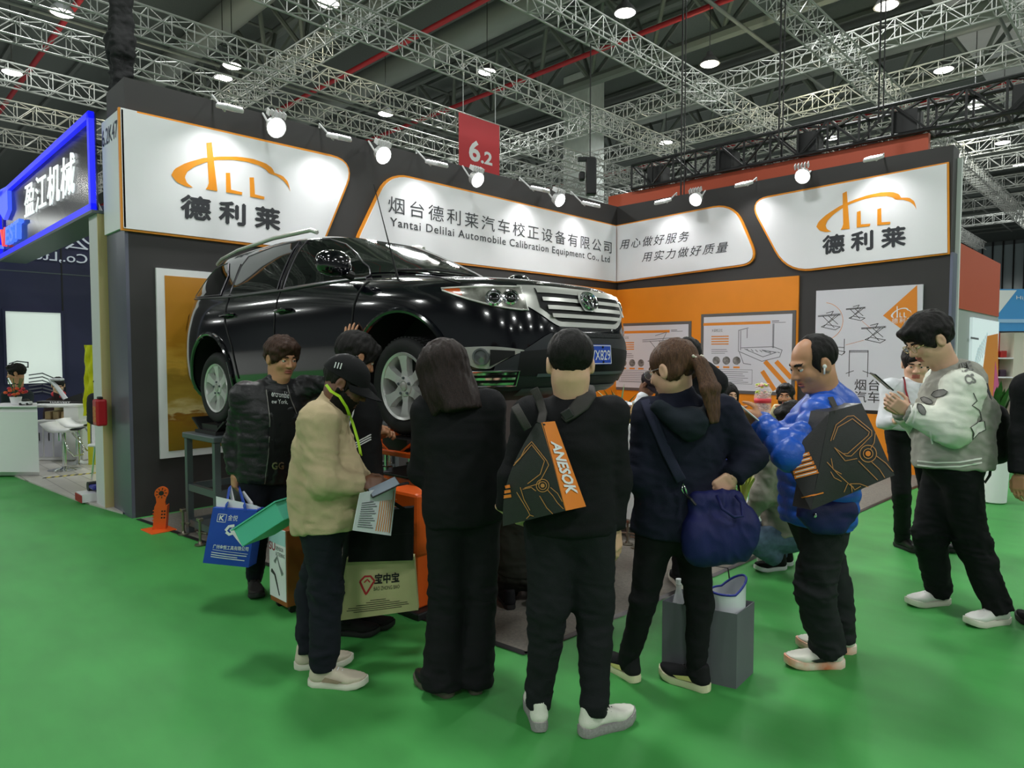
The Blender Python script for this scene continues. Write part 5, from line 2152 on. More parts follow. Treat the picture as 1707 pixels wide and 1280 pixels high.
person('puffer', 'balding man in bright blue puffer jacket looking at a phone', 3.42,
       dict(head=(1356, 606), neck=(1382, 656), shL=(1374, 700, -0.16), shR=(1368, 694, 0.22), elL=(1318, 760, -0.26), wrL=(1268, 702, -0.12), elR=(1316, 745, 0.22), wrR=(1266, 700, 0.08),
            hip=(1362, 838), knL=(1357, 985, -0.06), knR=(1390, 985, 0.12)),
       (-0.90, -0.10, -0.36), C_blue, cloth('cargo_black', (34, 36, 38)), dict(L=(1380, 1112, -1, 0.02), R=(1400, 1087, -0.97, 0.2)),
       dict(L=dict(dir=(-0.85, 0.3, 0.25), back=(-0.1, -0.85, -0.3), curl=0.75, thumb=0.6), R=dict(dir=(-0.85, -0.25, 0.25), back=(0, 0.8, -0.3), curl=0.75, thumb=0.6)),
       tone='b', hair='bald', hairc=BLK, hs=1.17, fat=1.08, tw=(0.21, 0.21, 0.20), td=(0.165, 0.165, 0.150), ar=(0.086, 0.072, 0.052), hem=0.11, fwd=(-1, -0.1, 0), quilt=0.062, fold=0.004,
       top_name='puffer_jacket', lr=(0.115, 0.094, 0.082), lfold=0.012, extra=((1392, 672, 0, 0.085), (1408, 690, 0.0, 0.08)),
       shoe_kw=dict(L=0.31, ms=mat('neon_sole', srgb(238, 234, 220), 0.5, color2=srgb(244, 128, 80), vscale=9), mu=cloth('pale_mesh', (228, 226, 214)), lace=None, accent=M_rubk, thick=0.04), seed=7)
person('crouch', 'person in grey sweatshirt and jeans crouching behind the blue jacket', 4.9,
       dict(head=(1322, 700), neck=(1312, 735), shL=(1288, 755, -0.12), shR=(1296, 750, 0.22), elL=(1272, 825, -0.12), wrL=(1248, 862, -0.05), elR=(1276, 820, 0.2), wrR=(1248, 856, 0.15),
            hip=(1312, 880), knL=(1252, 898, -0.08), knR=(1262, 890, 0.18), anL=(1296, 932, -0.08), anR=(1308, 926, 0.2)),
       (-0.8, -0.1, -0.5), C_greyhood, C_jeans, dict(L=(1296, 950, -1, -0.25), R=(1306, 942, -1, 0.1)),
       dict(L=dict(dir=(-0.7, 0, -0.6), curl=0.8), R=dict(dir=(-0.7, 0, -0.6), curl=0.8)), hs=1.05, tone='b', top_name='sweatshirt', leg_name='jeans', fwd=(-1, 0, 0), leg_hem=False, lr=(0.10, 0.085, 0.07),
       shoe_kw=dict(L=0.27, ms=M_whiteplain, mu=cloth('black_canvas', (24, 24, 24)), lace=M_whiteplain), td=(0.15, 0.15, 0.15), ar=(0.08, 0.07, 0.05), seed=8, hem=0.03, fold=0.012)
person('varsity', 'young man in grey and cream varsity jacket holding a phone', 4.05,
       dict(head=(1548, 566), neck=(1583, 612), shL=(1604, 656, -0.15), shR=(1574, 646, 0.2), elL=(1588, 716, -0.2), wrL=(1512, 686, -0.08), elR=(1550, 722, 0.2), wrR=(1500, 684, 0.06),
            hip=(1588, 752), knL=(1616, 890, -0.05), knR=(1549, 888, 0.1)),
       (-0.84, 0.02, -0.50), C_varsity, C_black2, dict(L=(1662, 1040, -0.98, -0.2), R=(1563, 1008, -1, -0.15)),
       dict(L=dict(dir=(-0.75, 0.2, 0.55), back=(-0.3, -0.85, -0.2), curl=0.6, thumb=0.5), R=dict(dir=(-0.85, -0.1, 0.4), back=(0, 0.8, -0.2), curl=0.6, thumb=0.5)),
       tone='d', hair='full', hairc=BLK, hs=1.22, tw=(0.21, 0.21, 0.205), td=(0.175, 0.190, 0.200), ar=(0.090, 0.084, 0.056), hem=0.10, extra=((1606, 630, 0.02, 0.11), (1625, 690, 0.03, 0.13)), fwd=(-0.92, 0.25, 0), fold=0.010, top_name='varsity_jacket', sleeve_mat=C_cream,
       lr=(0.112, 0.096, 0.074), lfold=0.012, shoe_kw=dict(L=0.31, ms=M_rubw, mu=mat('white_leather', srgb(226, 226, 220), 0.4), lace=M_whiteplain, thick=0.036), seed=9)
person('shirt', 'man in white shirt and black trousers with red lanyard', 5.2,
       dict(head=(1527, 606), neck=(1527, 640), shR=(1484, 652, 0), shL=(1556, 652, 0.06), elR=(1474, 706, -0.1), wrR=(1500, 700, -0.25), elL=(1565, 705, -0.05), wrL=(1530, 695, -0.25),
            hip=(1516, 715), knR=(1503, 815, 0), knL=(1548, 815, 0.05)),
       (-0.45, -0.8, -0.3), C_shirt, C_black2, dict(R=(1504, 914, 0.25, -0.95), L=(1556, 914, 0.5, -0.85)),
       dict(R=dict(dir=(0.6, -0.4, 0.4), curl=0.6), L=dict(dir=(-0.6, -0.4, 0.4), curl=0.6)), hs=1.1, tone='d', hair='short', hairc=BLK, top_name='shirt', hem=0.02, tw=(0.18, 0.165, 0.165),
       td=(0.115, 0.11, 0.11), sleeve_end=(0.7, 0.7), shoe_kw=dict(L=0.29, ms=M_rubk, mu=mat('black_leather', srgb(20, 20, 20), 0.35)), fwd=(-0.25, -0.95, 0), seed=10)
person('edge', 'person in long black coat walking past the grey poster wall', 3.75,
       dict(head=(1768, 560), neck=(1765, 612), shL=(1716, 655, 0), shR=(1812, 655, 0), elL=(1706, 730, 0), wrL=(1700, 790, -0.03), elR=(1825, 730, 0), wrR=(1822, 795, 0), hip=(1765, 770),
            knL=(1742, 900, 0), knR=(1790, 900, 0)),
       (0.1, 0.97, -0.1), C_black, C_black2, dict(L=(1742, 1055, 0, 1), R=(1790, 1060, 0, 1)),
       dict(L=dict(dir=(-0.05, -0.1, -1), back=(-0.9, -0.3, 0), curl=0.5), R=dict(dir=(0, 0, -1), curl=0.5)), hs=1.08, tone='b', hair='short', ar=(0.075, 0.062, 0.056), hem=0.12, tw=(0.19, 0.18, 0.18),
       shoe_kw=dict(L=0.29, ms=M_rubk, mu=C_black), seed=12, top_name='coat')
person('olive', 'person in dark olive clothes crouching in front of the car', 4.35,
       dict(head=(884, 770), neck=(878, 800), shL=(846, 825, 0), shR=(912, 825, 0), elL=(838, 880, 0.2), wrL=(850, 870, 0.4), elR=(925, 880, 0.2), wrR=(905, 870, 0.4), hip=(872, 945, 0.0),
            knL=(838, 930, 0.35), knR=(912, 930, 0.35), anL=(848, 990, 0.02), anR=(896, 990, 0.02)),
       (0, 0.9, 0.1), C_olive, C_olive, dict(L=(848, 1012, -0.2, 1), R=(896, 1012, 0.2, 1)),
       dict(L=dict(dir=(0.3, 0.8, 0.3), curl=0.8), R=dict(dir=(-0.3, 0.8, 0.3), curl=0.8)), hs=1.05, tone='b', hair='short', top_name='work_jacket', leg_hem=False, hem=0.04, lr=(0.10, 0.085, 0.06),
       shoe_kw=dict(L=0.28, ms=M_rubk, mu=C_black), fold=0.012, lfold=0.014, seed=13)
# people round the table at the back of the stand
def seated(key, label, Y, hx, hy, face, top, fwd, **kw):
    yz = lambda zz, dd=0: 588 + (CH - zz) / (Y + dd) * F
    s = kw.pop('arm', 0)
    nx = kw.pop('nx', hx)
    R_, L_ = (nx - 26 if fwd[1] < 0 else nx + 26), (nx + 26 if fwd[1] < 0 else nx - 26)
    wr = kw.pop('wr', None) or ((R_ + 6, yz(1.06), -0.22), (L_ - 6, yz(1.06), -0.22))
    J = dict(head=(hx, hy), neck=(nx, hy + 30), shR=(R_, hy + 46, 0), shL=(L_, hy + 46, 0.05), elR=(R_ - 2, yz(0.92), -0.08), elL=(L_ + 2, yz(0.92), -0.08), wrR=wr[0], wrL=wr[1], hip=(nx, yz(0.54)),
             knR=(R_ + 10, yz(0.52, -0.4), -0.40), knL=(L_ - 10, yz(0.52, -0.4), -0.40), anR=(R_ + 10, yz(0.1, -0.38), -0.38), anL=(L_ - 10, yz(0.1, -0.38), -0.38))
    person(key, label, Y, J, face, top, C_black2, dict(R=(R_ + 10, yz(0, -0.38), 0, -1), L=(L_ - 10, yz(0, -0.38), 0, -1)),
           dict(R=dict(dir=(0.3, -0.9, 0.2), curl=0.7), L=dict(dir=(-0.3, -0.9, 0.2), curl=0.7)), leg_hem=False, shoe_kw=dict(L=0.27, ms=M_rubk, mu=C_black), hem=0.03, fwd=fwd, **kw)
    p = W(nx, yz(0.46), Y)
    st = empty('stool', (p.x, p.y, 0), 'white round stool under the ' + label.split(' with')[0].split(' in ')[0].split(' leaning')[0], 'stool', 'stools at the display table')
    MB(Matrix.Translation((p.x, p.y, 0))).lathe([(0.17, 0.385), (0.18, 0.395), (0.17, 0.418), (0.001, 0.418)], n=20).build('seat', M_whiteplain, st)
    for k in range(4):
        a = pi / 4 + k * pi / 2
        MB().cone((p.x + 0.12 * math.cos(a), p.y + 0.12 * math.sin(a), 0.386), (p.x + 0.17 * math.cos(a), p.y + 0.17 * math.sin(a), 0.0), 0.012, n=8).build('leg', M_chrome, st)


seated('capman', 'seated man in white shirt and dark cap leaning over the table', 6.9, 1083, 640, (0.55, -0.5, -0.6), C_shirt, (0.4, -0.9, 0), nx=1068, tone='c', hair='cap', hairc=BLK, seed=14, top_name='shirt')
person('backpacker', 'person in dark cap wearing a black and blue backpack', 4.6,
       dict(head=(1147, 595), neck=(1150, 640), shL=(1112, 664, 0), shR=(1192, 664, 0), elL=(1110, 725, 0.05), wrL=(1122, 755, 0.2), elR=(1196, 725, 0.05), wrR=(1184, 755, 0.2), hip=(1150, 752),
            knL=(1135, 860, 0), knR=(1166, 860, 0)),
       (0.25, 0.9, -0.3), C_black, C_black2, dict(L=(1134, 978, 0, 1), R=(1168, 978, 0, 1)), None, tone='b', hair='short', hairc=BLK, seed=15, shoe_kw=dict(L=0.28, ms=M_rubw, mu=C_black), fwd=(0.1, 1, 0))
seated('girl', 'seated dark-haired woman with her hand raised to her mouth', 7.0, 1214, 658, (0.25, -0.92, -0.15), cloth('dark_grey', (52, 56, 58)), (0.2, -0.95, 0), tone='d', hair='bob', hairc=BLK,
       female=True, seed=16, tw=(0.16, 0.15, 0.16), wr=((1218, 684, -0.2), (1228, 690, -0.2)))
seated('sitter', 'seated bearded man in pale yellow shirt facing the table', 7.0, 1309, 660, (-0.45, -0.85, -0.05), cloth('pale_yellow', (208, 200, 160)), (-0.3, -0.95, 0), nx=1316, tone='e', hair='short',
       hairc=BLK, beard=1, top_name='shirt', seed=17)
# people at the neighbouring stand
person('deskman', 'man in dark jacket standing behind the white counter', 9.6,
       dict(head=(27, 622), neck=(31, 648), shR=(12, 662, 0), shL=(46, 662, 0.1), elR=(8, 690, -0.05), wrR=(18, 705, -0.2), elL=(50, 690, -0.05), wrL=(38, 705, -0.2), hip=(31, 722), knR=(24, 762, 0), knL=(40, 762, 0),
            anR=(24, 808, 0), anL=(40, 808, 0)),
       (-0.85, -0.4, -0.25), cloth('deep_teal', (32, 42, 46)), C_black2, None, dict(R=dict(dir=(0, -0.9, 0), curl=0.6), L=dict(dir=(0, -0.9, 0), curl=0.6)), tone='b', hair='short', vox=0.016, hs=1.05, seed=18, fwd=(-0.3, -0.95, 0))
person('deskwoman', 'dark-haired woman with red scarf seated behind the counter', 11.0,
       dict(head=(97, 642), neck=(95, 664), shR=(84, 674, 0), shL=(110, 674, 0.1), elR=(80, 700, -0.05), wrR=(92, 705, -0.2), elL=(114, 700, -0.05), wrL=(104, 705, -0.2), hip=(97, 728), knR=(90, 735, -0.35),
            knL=(104, 735, -0.35), anR=(90, 780, -0.35), anL=(104, 780, -0.35)),
       (0.5, -0.75, -0.45), cloth('black_red', (40, 26, 28)), C_black2, None, dict(R=dict(dir=(0, -0.9, 0), curl=0.6), L=dict(dir=(0, -0.9, 0), curl=0.6)), tone='d', hair='pony', hairc=BLK, vox=0.016, female=True, hs=1.05,
       seed=19, fwd=(0.3, -0.95, 0), leg_hem=False)
# ------------------------------------------------------------------ prints laid on cloth and bodies
from mathutils.bvhtree import BVHTree


def bvh_of(*objs):
    V_, F_, k = [], [], 0
    for o in objs:
        off = origin(o)
        V_ += [v.co + off for v in o.data.vertices]
        F_ += [[i + k for i in p.vertices] for p in o.data.polygons]
        k = len(V_)
    return BVHTree.FromPolygons(V_, F_)


class Skin:
    """finds places on an object's surface"""

    def __init__(s, *objs):
        s.t = bvh_of(*objs)
        s.last = None

    def __call__(s, px, py, off=0.004):
        r = ray(px, py).normalized()
        h = s.t.ray_cast(CAM, r)
        if h[0] is None:
            d = s.last or 3.0
            return CAM + r * d
        s.last = (h[0] - CAM).length
        n = h[1]
        if n.dot(r) > 0:
            n = -n
        return h[0] + n * off


def decal_line(name, pts, wpx, sk, m, parent, off=0.004, step=4, closed=False):
    pts = [Vector(p) for p in pts]
    if closed:
        pts.append(pts[0])
    q_ = []
    for a, b in zip(pts, pts[1:]):
        n = max(1, int((b - a).length / step))
        q_ += [a + (b - a) * i / n for i in range(n)]
    q_.append(pts[-1])
    rows = []
    for i, p in enumerate(q_):
        d = (q_[min(i + 1, len(q_) - 1)] - q_[max(i - 1, 0)]).normalized()
        n = Vector((-d.y, d.x)) * wpx / 2
        rows.append([sk(p.x + n.x, p.y + n.y, off), sk(p.x, p.y, off), sk(p.x - n.x, p.y - n.y, off)])
    return MB().grid(rows).build(name, m, parent, smooth=True)


def decal_text(name, body, bl, br, tl, sk, m, parent, off=0.004, **k):
    b0, b1, t0 = Vector(bl), Vector(br), Vector(tl)

    def f(u, v):
        return sk(*(b0 + (b1 - b0) * u + (t0 - b0) * v), off)
    return text3(name, body, f, m, parent, **k)


def text3(name, body, fn, m, parent, weight=0.0, spacing=1.0, shear=0.0):
    vs_, fs, tw_, th = text_pts(body, weight, 2, spacing, shear)
    mb = MB()
    mb.add([fn(a / tw_, b / th) for a, b in vs_], fs)
    return mb.build(name, m, parent)


def decal_poly(name, pts, sk, m, parent, off=0.004, n=5):
    """fan of rings from the middle, so that it follows the cloth"""
    c = sum((Vector(p) for p in pts), Vector((0, 0))) / len(pts)
    rows = []
    for i in range(n + 1):
        t = max(0.02, i / n)
        rows.append([sk(*(c + (Vector(p) - c) * t), off) for p in pts])
    return MB().grid(rows, True).build(name, m, parent, smooth=True)


# ------------------------------------------------------------------ bags made from four corners
class Bag:
    def __init__(s, name, label, tl, tr, br, bl, thick, m, cat='bag', bulge=0.02, back=None, n=12, group=None, taper=1.0, smooth=True, lb=0.0):
        s.lb = lb
        s.c = [W(*p) for p in (tl, tr, br, bl)]
        s.nrm = (s.c[1] - s.c[0]).cross(s.c[3] - s.c[0]).normalized()
        mid = sum(s.c, Vector()) / 4
        if s.nrm.dot(mid - CAM) > 0:
            s.nrm = -s.nrm
        s.b = bulge
        s.th = Vector(back) if back is not None else -s.nrm * thick
        lo = min(s.c, key=lambda v: v.z)
        s.root = empty(name, Vector((mid.x, mid.y, lo.z)) + s.th * 0.5, label, cat, group)
        fr = [[s.at(i / n, j / n) for i in range(n + 1)] for j in range(n + 1)]
        bk = [[s.at(i / n, j / n, bulge=-s.b) + s.th * (taper + (1 - taper) * (1 - j / n)) for i in range(n + 1)] for j in range(n + 1)]
        mb = MB()
        mb.grid(fr)
        mb.grid(bk)
        for j in (0, n):
            mb.grid([fr[j], bk[j]])
        for i in (0, n):
            mb.grid([[r[i] for r in fr], [r[i] for r in bk]])
        bm = bmesh.new()
        s.body = mb.build('bag_body', m, s.root, smooth=smooth, angle=45)
        me = s.body.data
        bm.from_mesh(me)
        bmesh.ops.remove_doubles(bm, verts=bm.verts[:], dist=0.0005)
        bmesh.ops.recalc_face_normals(bm, faces=bm.faces[:])
        bm.to_mesh(me)
        bm.free()
        if smooth:
            me.set_sharp_from_angle(angle=R(45))

    def at(s, u, v, off=0.0, bulge=None):
        b = s.b if bulge is None else bulge
        tl, tr, br, bl = s.c
        p = (bl * (1 - u) + br * u) * (1 - v) + (tl * (1 - u) + tr * u) * v
        p = p - (tr - tl).normalized() * (s.lb * math.sin(pi * max(0, min(1, v))) * (1 - u))
        w_ = 0.12 * math.sin(5.1 * u + 2.3 * v) * math.sin(3.7 * v + u)
        return p + s.nrm * (b * (math.sin(pi * max(0, min(1, u))) * math.sin(pi * max(0, min(1, v))) + w_ * (1 if b else 0)) + off)

    def text(s, body, u0, v0, u1, v1, m, name='lettering', off=0.003, **k):
        return text3(name, body, lambda a, b: s.at(u0 + (u1 - u0) * a, v0 + (v1 - v0) * b, off), m, s.root, **k)

    def line(s, pts, w_, m, name='print', off=0.003, closed=False, step=0.05):
        """w in units of u"""
        pts = [Vector(p) for p in pts]
        if closed:
            pts.append(pts[0])
        q_ = []
        for a, b in zip(pts, pts[1:]):
            k = max(1, int((b - a).length / step))
            q_ += [a + (b - a) * i / k for i in range(k)]
        q_.append(pts[-1])
        asp = (s.c[1] - s.c[0]).length / max((s.c[3] - s.c[0]).length, 1e-6)
        rows = []
        for i, p in enumerate(q_):
            d = (q_[min(i + 1, len(q_) - 1)] - q_[max(i - 1, 0)])
            d = Vector((d.x * asp, d.y))
            d.normalize()
            n = Vector((-d.y / asp, d.x)) * (w_ * asp / 2)
            rows.append([s.at(p.x + n.x, p.y + n.y, off), s.at(p.x - n.x, p.y - n.y, off)])
        return MB().grid(rows).build(name, m, s.root)

    def poly(s, pts, m, name='print', off=0.003):
        c = sum((Vector(p) for p in pts), Vector((0, 0))) / len(pts)
        rows = []
        for i in range(5):
            t = max(0.02, i / 4)
            rows.append([s.at(*(c + (Vector(p) - c) * t), off) for p in pts])
        return MB().grid(rows, True).build(name, m, s.root)

    def strap(s, pts, r, m, name='handle', ratio=0.15, up=None):
        return MB().tube(pts, r, 8, flat=(up or s.nrm, ratio)).build(name, m, s.root, smooth=True, angle=50)


def ring(cx, cy, a, b=None, n=20):
    b = a if b is None else b
    return [(cx + a * math.cos(2 * pi * i / n), cy + b * math.sin(2 * pi * i / n)) for i in range(n)]


# ------------------------------------------------------------------ stands under the wheels
M_orangep = mat('orange_powder_coat', srgb(226, 92, 24), 0.42, var=0.05, vscale=8)
M_piston = mat('piston_chrome', srgb(200, 202, 205), 0.18, 1.0)
hx_ = Vector((ex.x, ex.y, 0)).normalized()
hy_ = UP.cross(hx_)


def tyre_foot(x, s):
    return CARM @ Vector((x, s * 0.80, WZ - 0.376 * WS))


for s, nm in ((-1, 'beside the desert poster'), (1, 'under the far rear wheel')):
    c = tyre_foot(-2.79, s)
    M = frame(Vector((c.x, c.y, 0)), hx_, hy_, UP)
    zt = c.z - 0.085
    r = empty('steel_stand', (c.x, c.y, 0), 'grey square-tube steel stand carrying a rear wheel, ' + nm, 'stand', 'steel stands under the rear wheels')
    a, b, t = 0.27, 0.22, 0.025
    for sx in (-1, 1):
        for sy in (-1, 1):
            MB(M).box((sx * a - t, sy * b - t, 0), (sx * a + t, sy * b + t, zt - 0.05)).build('leg', M_steelgrey, r)
    for sy in (-1, 1):
        for z in (0.10, 0.42):
            MB(M).box((-a, sy * b - t * 0.8, z - 0.03), (a, sy * b + t * 0.8, z + 0.03)).build('rail', M_steelgrey, r)
    for sx in (-1, 1):
        for z in (0.10, 0.42):
            MB(M).box((sx * a - t * 0.8, -b, z - 0.03), (sx * a + t * 0.8, b, z + 0.03)).build('rail', M_steelgrey, r)
    MB(M).rbox((-a - 0.04, -b - 0.04, zt - 0.05), (a + 0.04, b + 0.04, zt), 0.008).build('top', M_steelgrey, r)
    MB(M).box((-0.20, -0.19, zt), (0.20, 0.19, zt + 0.03)).build('turn_plate', M_black, r)
    for sx in (-1, 1):
        MB(M).add([(sx * 0.14, -0.17, zt + 0.03), (sx * 0.14, 0.17, zt + 0.03), (sx * 0.30, 0.17, zt + 0.13), (sx * 0.30, -0.17, zt + 0.13), (sx * 0.17, -0.17, zt + 0.03), (sx * 0.17, 0.17, zt + 0.03),
                   (sx * 0.315, 0.17, zt + 0.12), (sx * 0.315, -0.17, zt + 0.12)],
                  [(0, 1, 2, 3), (4, 5, 6, 7), (0, 1, 5, 4), (2, 3, 7, 6), (1, 2, 6, 5), (0, 3, 7, 4)]).build('wheel_chock', M_black, r)
    MB(M).box((-0.15, -0.15, zt + 0.03), (0.15, 0.15, c.z - 0.004)).build('pad', M_black, r)

for s, nm in ((-1, 'beside the woman in the blazer'), (1, 'under the far front wheel')):
    c = tyre_foot(0, s)
    M = frame(Vector((c.x, c.y, 0)), hx_, hy_, UP)
    zt = c.z - 0.01
    r = empty('lift_column', (c.x, c.y, 0), 'orange wheel lift column with chrome pistons, ' + nm, 'lift', 'orange lift columns under the front wheels')
    MB(M).rbox((-0.26, -0.20, 0.0), (0.26, 0.20, 0.05), 0.01).build('base_plate', M_black, r)
    MB(M).rbox((-0.20, -0.15, 0.05), (0.20, 0.15, zt - 0.24), 0.012).build('column', M_orangep, r)
    for dx in (-0.05, 0.10):
        MB(M).box((dx, -0.158, 0.10), (dx + 0.012, -0.150, zt - 0.30)).build('fold_rib', M_orangep, r)
    MB(M).rbox((-0.215, -0.165, zt - 0.24), (0.215, 0.165, zt - 0.225), 0.004).build('top_plate', M_black, r)
    for dx in (-0.15, 0.15):
        for dy in (-0.10, 0.10):
            p = MB(M).cone((dx, dy, zt - 0.23), (dx, dy, zt - 0.10), 0.022, n=14).build('piston', M_piston, r, smooth=True, angle=40)
            MB(M).lathe([(0.036, zt - 0.225), (0.036, zt - 0.20), (0.026, zt - 0.195)], (dx, dy, 0), 14).build('collar', M_piston, p)
    MB(M).rbox((-0.24, -0.18, zt - 0.11), (0.24, 0.18, zt - 0.075), 0.008).build('tray', M_orangep, r)
    for sx in (-1, 1):
        MB(M).add([(sx * 0.06, -0.17, zt - 0.075), (sx * 0.06, 0.17, zt - 0.075), (sx * 0.24, 0.17, zt + 0.03), (sx * 0.24, -0.17, zt + 0.03), (sx * 0.085, -0.17, zt - 0.075), (sx * 0.085, 0.17, zt - 0.075),
                   (sx * 0.255, 0.17, zt + 0.02), (sx * 0.255, -0.17, zt + 0.02)],
                  [(0, 1, 2, 3), (4, 5, 6, 7), (0, 1, 5, 4), (2, 3, 7, 6), (1, 2, 6, 5), (0, 3, 7, 4)]).build('cradle_wing', M_orangep, r)
        MB(M).box((sx * 0.23 - 0.008, -0.17, zt - 0.075), (sx * 0.23 + 0.008, 0.17, zt + 0.02)).build('cradle_web', M_orangep, r)
    MB(M).box((-0.12, -0.16, zt - 0.076), (0.12, 0.16, zt - 0.002)).build('pad', M_black, r)
    cb = MB(M).rbox((0.16, -0.36, 0.46), (0.44, -0.19, zt - 0.26), 0.02).build('control_box', M_orangep, r)
    MB(M).rbox((0.145, -0.372, 0.44), (0.165, -0.18, zt - 0.25), 0.006).build('box_frame', M_black, cb)
    text('lettering', 'CE', frame(M @ Vector((0.20, -0.361, zt - 0.36)), hx_, UP), 0, 0, 0.07, 0.05, mat('pale_print', srgb(240, 170, 120), 0.5), r, z=0.001, t=0.001)
    MB(M).tube([(0.20, -0.37, 0.55), (0.24, -0.40, 0.42), (0.30, -0.40, 0.34)], 0.018, 8).build('hose', M_black, r)

# ------------------------------------------------------------------ jigs on the carpet by the wall
p = G(265, 884)
M = frame(p, hx_, hy_, UP)
r = empty('orange_jig', p, 'orange upright jig plate with round drilled head on the carpet', 'jig')
MB(M).rbox((-0.13, -0.11, 0.0), (0.13, 0.11, 0.012), 0.004).build('base_plate', M_orangep, r)
Mt = frame(p + UP * 0.012, (RGT * 0.97 + FWD * 0.2).normalized(), (UP + RGT * 0.10).normalized())
outl = [(-0.05, 0), (0.05, 0), (0.05, 0.21), (0.035, 0.25)] + [(0.0 + 0.058 * math.cos(a), 0.335 + 0.058 * math.sin(a)) for a in [R(-40) + R(260) * i / 16 for i in range(17)]] + [(-0.035, 0.25), (-0.05, 0.21)]
MB(Mt).prism(outl, -0.012, 0.012).build('plate', M_orangep, r)
MB(Mt).cone((0, 0.335, 0.0115), (0, 0.335, 0.0135), 0.022, n=18).build('bore', M_black, r)
for k in range(9):
    a = 2 * pi * k / 9
    MB(Mt).stroke([(0.032 * math.cos(a), 0.335 + 0.032 * math.sin(a)), (0.046 * math.cos(a), 0.335 + 0.046 * math.sin(a))], 0.007, 0.012, 0.0015).build('slot', M_black, r)
for k in range(3):
    for dx in (0.012, 0.034):
        MB(Mt).box((dx, 0.10 + 0.03 * k, 0.012), (dx + 0.014, 0.115 + 0.03 * k, 0.0135)).build('window_slot', M_black, r)
for k in range(4):
    MB(Mt).box((-0.062, 0.08 + 0.03 * k, -0.006), (-0.05, 0.088 + 0.03 * k, 0.006)).build('tooth', M_orangep, r)
MB(Mt).box((0.05, 0, -0.06), (0.058, 0.22, 0.012)).build('side_rib', M_orangep, r)

M_jack = mat('plated_steel', srgb(150, 144, 130), 0.3, 0.9)
for i, (px, py, h_) in enumerate(((306, 892, 0.24), (334, 910, 0.24), (1046, 909, 0.22), (1061, 915, 0.2))):
    p = G(px, py)
    T = Matrix.Translation(p)
    r = empty('screw_jack', p, ['plated screw jack standing next to the orange jig', 'plated screw jack standing by the blue tote bag', 'plated screw jack beside the central man\'s hand',
                                'small plated screw jack behind the navy hoodie'][i], 'jack', 'screw jacks on the grey carpet')
    MB(T).lathe([(0.045, 0.007), (0.045, 0.016), (0.02, 0.022), (0.014, 0.04)], n=16).build('base', M_jack, r)
    MB(T).cone((0, 0, 0.03), (0, 0, h_), 0.011, n=10).build('spindle', M_jack, r)
    MB(T).rbox((-0.03, -0.02, h_ - 0.03), (0.03, 0.02, h_), 0.006).build('head', M_jack, r)
    MB(T).tube([(-0.06, 0, h_ * 0.45), (0.07, 0.03, h_ * 0.47)], 0.008, 8).build('cross_arm', M_jack, r)
    MB(T).cone((0, 0, h_ * 0.4), (0, 0, h_ * 0.5), 0.018, n=6).build('nut', M_jack, r)

# castor under the stand
c = tyre_foot(-2.79, -1)
p = Vector((c.x, c.y, 0)) - hx_ * 0.09 - hy_ * 0.05
r = empty('castor_trolley', p, 'low black castor trolley on the carpet inside the steel stand by the jacks', 'trolley')
TM = frame(p, hx_, hy_, UP)
MB(TM).rbox((-0.13, -0.12, 0.085), (0.16, 0.12, 0.11), 0.006).build('deck', M_steelgrey, r)
for dx, dy in ((-0.09, -0.08), (0.12, -0.08), (-0.09, 0.08), (0.12, 0.08)):
    w_ = MB(TM).cone((dx, dy - 0.014, 0.041), (dx, dy + 0.014, 0.041), 0.034, n=16).build('castor', M_black, r, smooth=True, angle=40)
    MB(TM).box((dx - 0.015, dy - 0.018, 0.042), (dx + 0.015, dy + 0.018, 0.087)).build('fork', M_steelgrey, w_)

# ------------------------------------------------------------------ the display box on castors
tl, tr, br, bl = W(459, 903, 4.15), W(486, 884, 4.22), G(479, 1027), G(451, 1012)
exs = (br - bl)
exs.z = 0
wd_ = exs.length
exs.normalize()
M = frame(Vector((bl.x, bl.y, 0.05)), exs, UP)
hh = 0.48
nback = -M.col[2].to_3d()
r = empty('display_box', Vector((bl.x, bl.y, 0)), 'brown display box with white suspension poster, standing on castors', 'box')
MB(M).rbox((0, 0, -0.34), (wd_, hh, 0), 0.006).build('case', mat('brown_board', srgb(140, 78, 34), 0.5, var=0.1, vscale=9), r)
MB(M).box((0.004, 0.035, 0), (wd_ - 0.004, hh - 0.002, 0.004)).build('poster', M_whiteplain, r)
MB(M).box((0.004, hh - 0.10, 0.004), (wd_ - 0.004, hh - 0.004, 0.005)).build('poster_header', mat('pale_teal_print', srgb(170, 212, 212), 0.5), r)
text('lettering', 'SU', M, 0.006, hh - 0.15, wd_ * 0.36, 0.055, mat('crimson_print', srgb(150, 26, 44), 0.5), r, z=0.004, t=0.001, weight=0.02)
text('lettering', 'SPENSION\n& STEERING', M, wd_ * 0.42, hh - 0.175, wd_ * 0.52, 0.06, M_printdark, r, z=0.004, t=0.001)
M_part = mat('printed_part', srgb(120, 124, 124), 0.5)
MB(M).tube([(wd_ * 0.35, 0.26, 0.006), (wd_ * 0.5, 0.30, 0.006), (wd_ * 0.62, 0.25, 0.006), (wd_ * 0.8, 0.20, 0.006)], [0.012, 0.008, 0.007, 0.014], 6, flat=((0, 0, 1), 0.2)).build('printed_arm', M_part, r)
MB(M).tube([(wd_ * 0.15, 0.20, 0.006), (wd_ * 0.35, 0.18, 0.006), (wd_ * 0.6, 0.06, 0.006)], [0.014, 0.010, 0.005], 6, flat=((0, 0, 1), 0.2)).build('printed_arm', M_printdark, r)
for dx in (0.03, wd_ - 0.03):
    for dz in (-0.05, -0.29):
        MB(M).cone((dx - 0.01, -0.025, dz), (dx + 0.01, -0.025, dz), 0.024, n=14).build('castor', M_black, r)

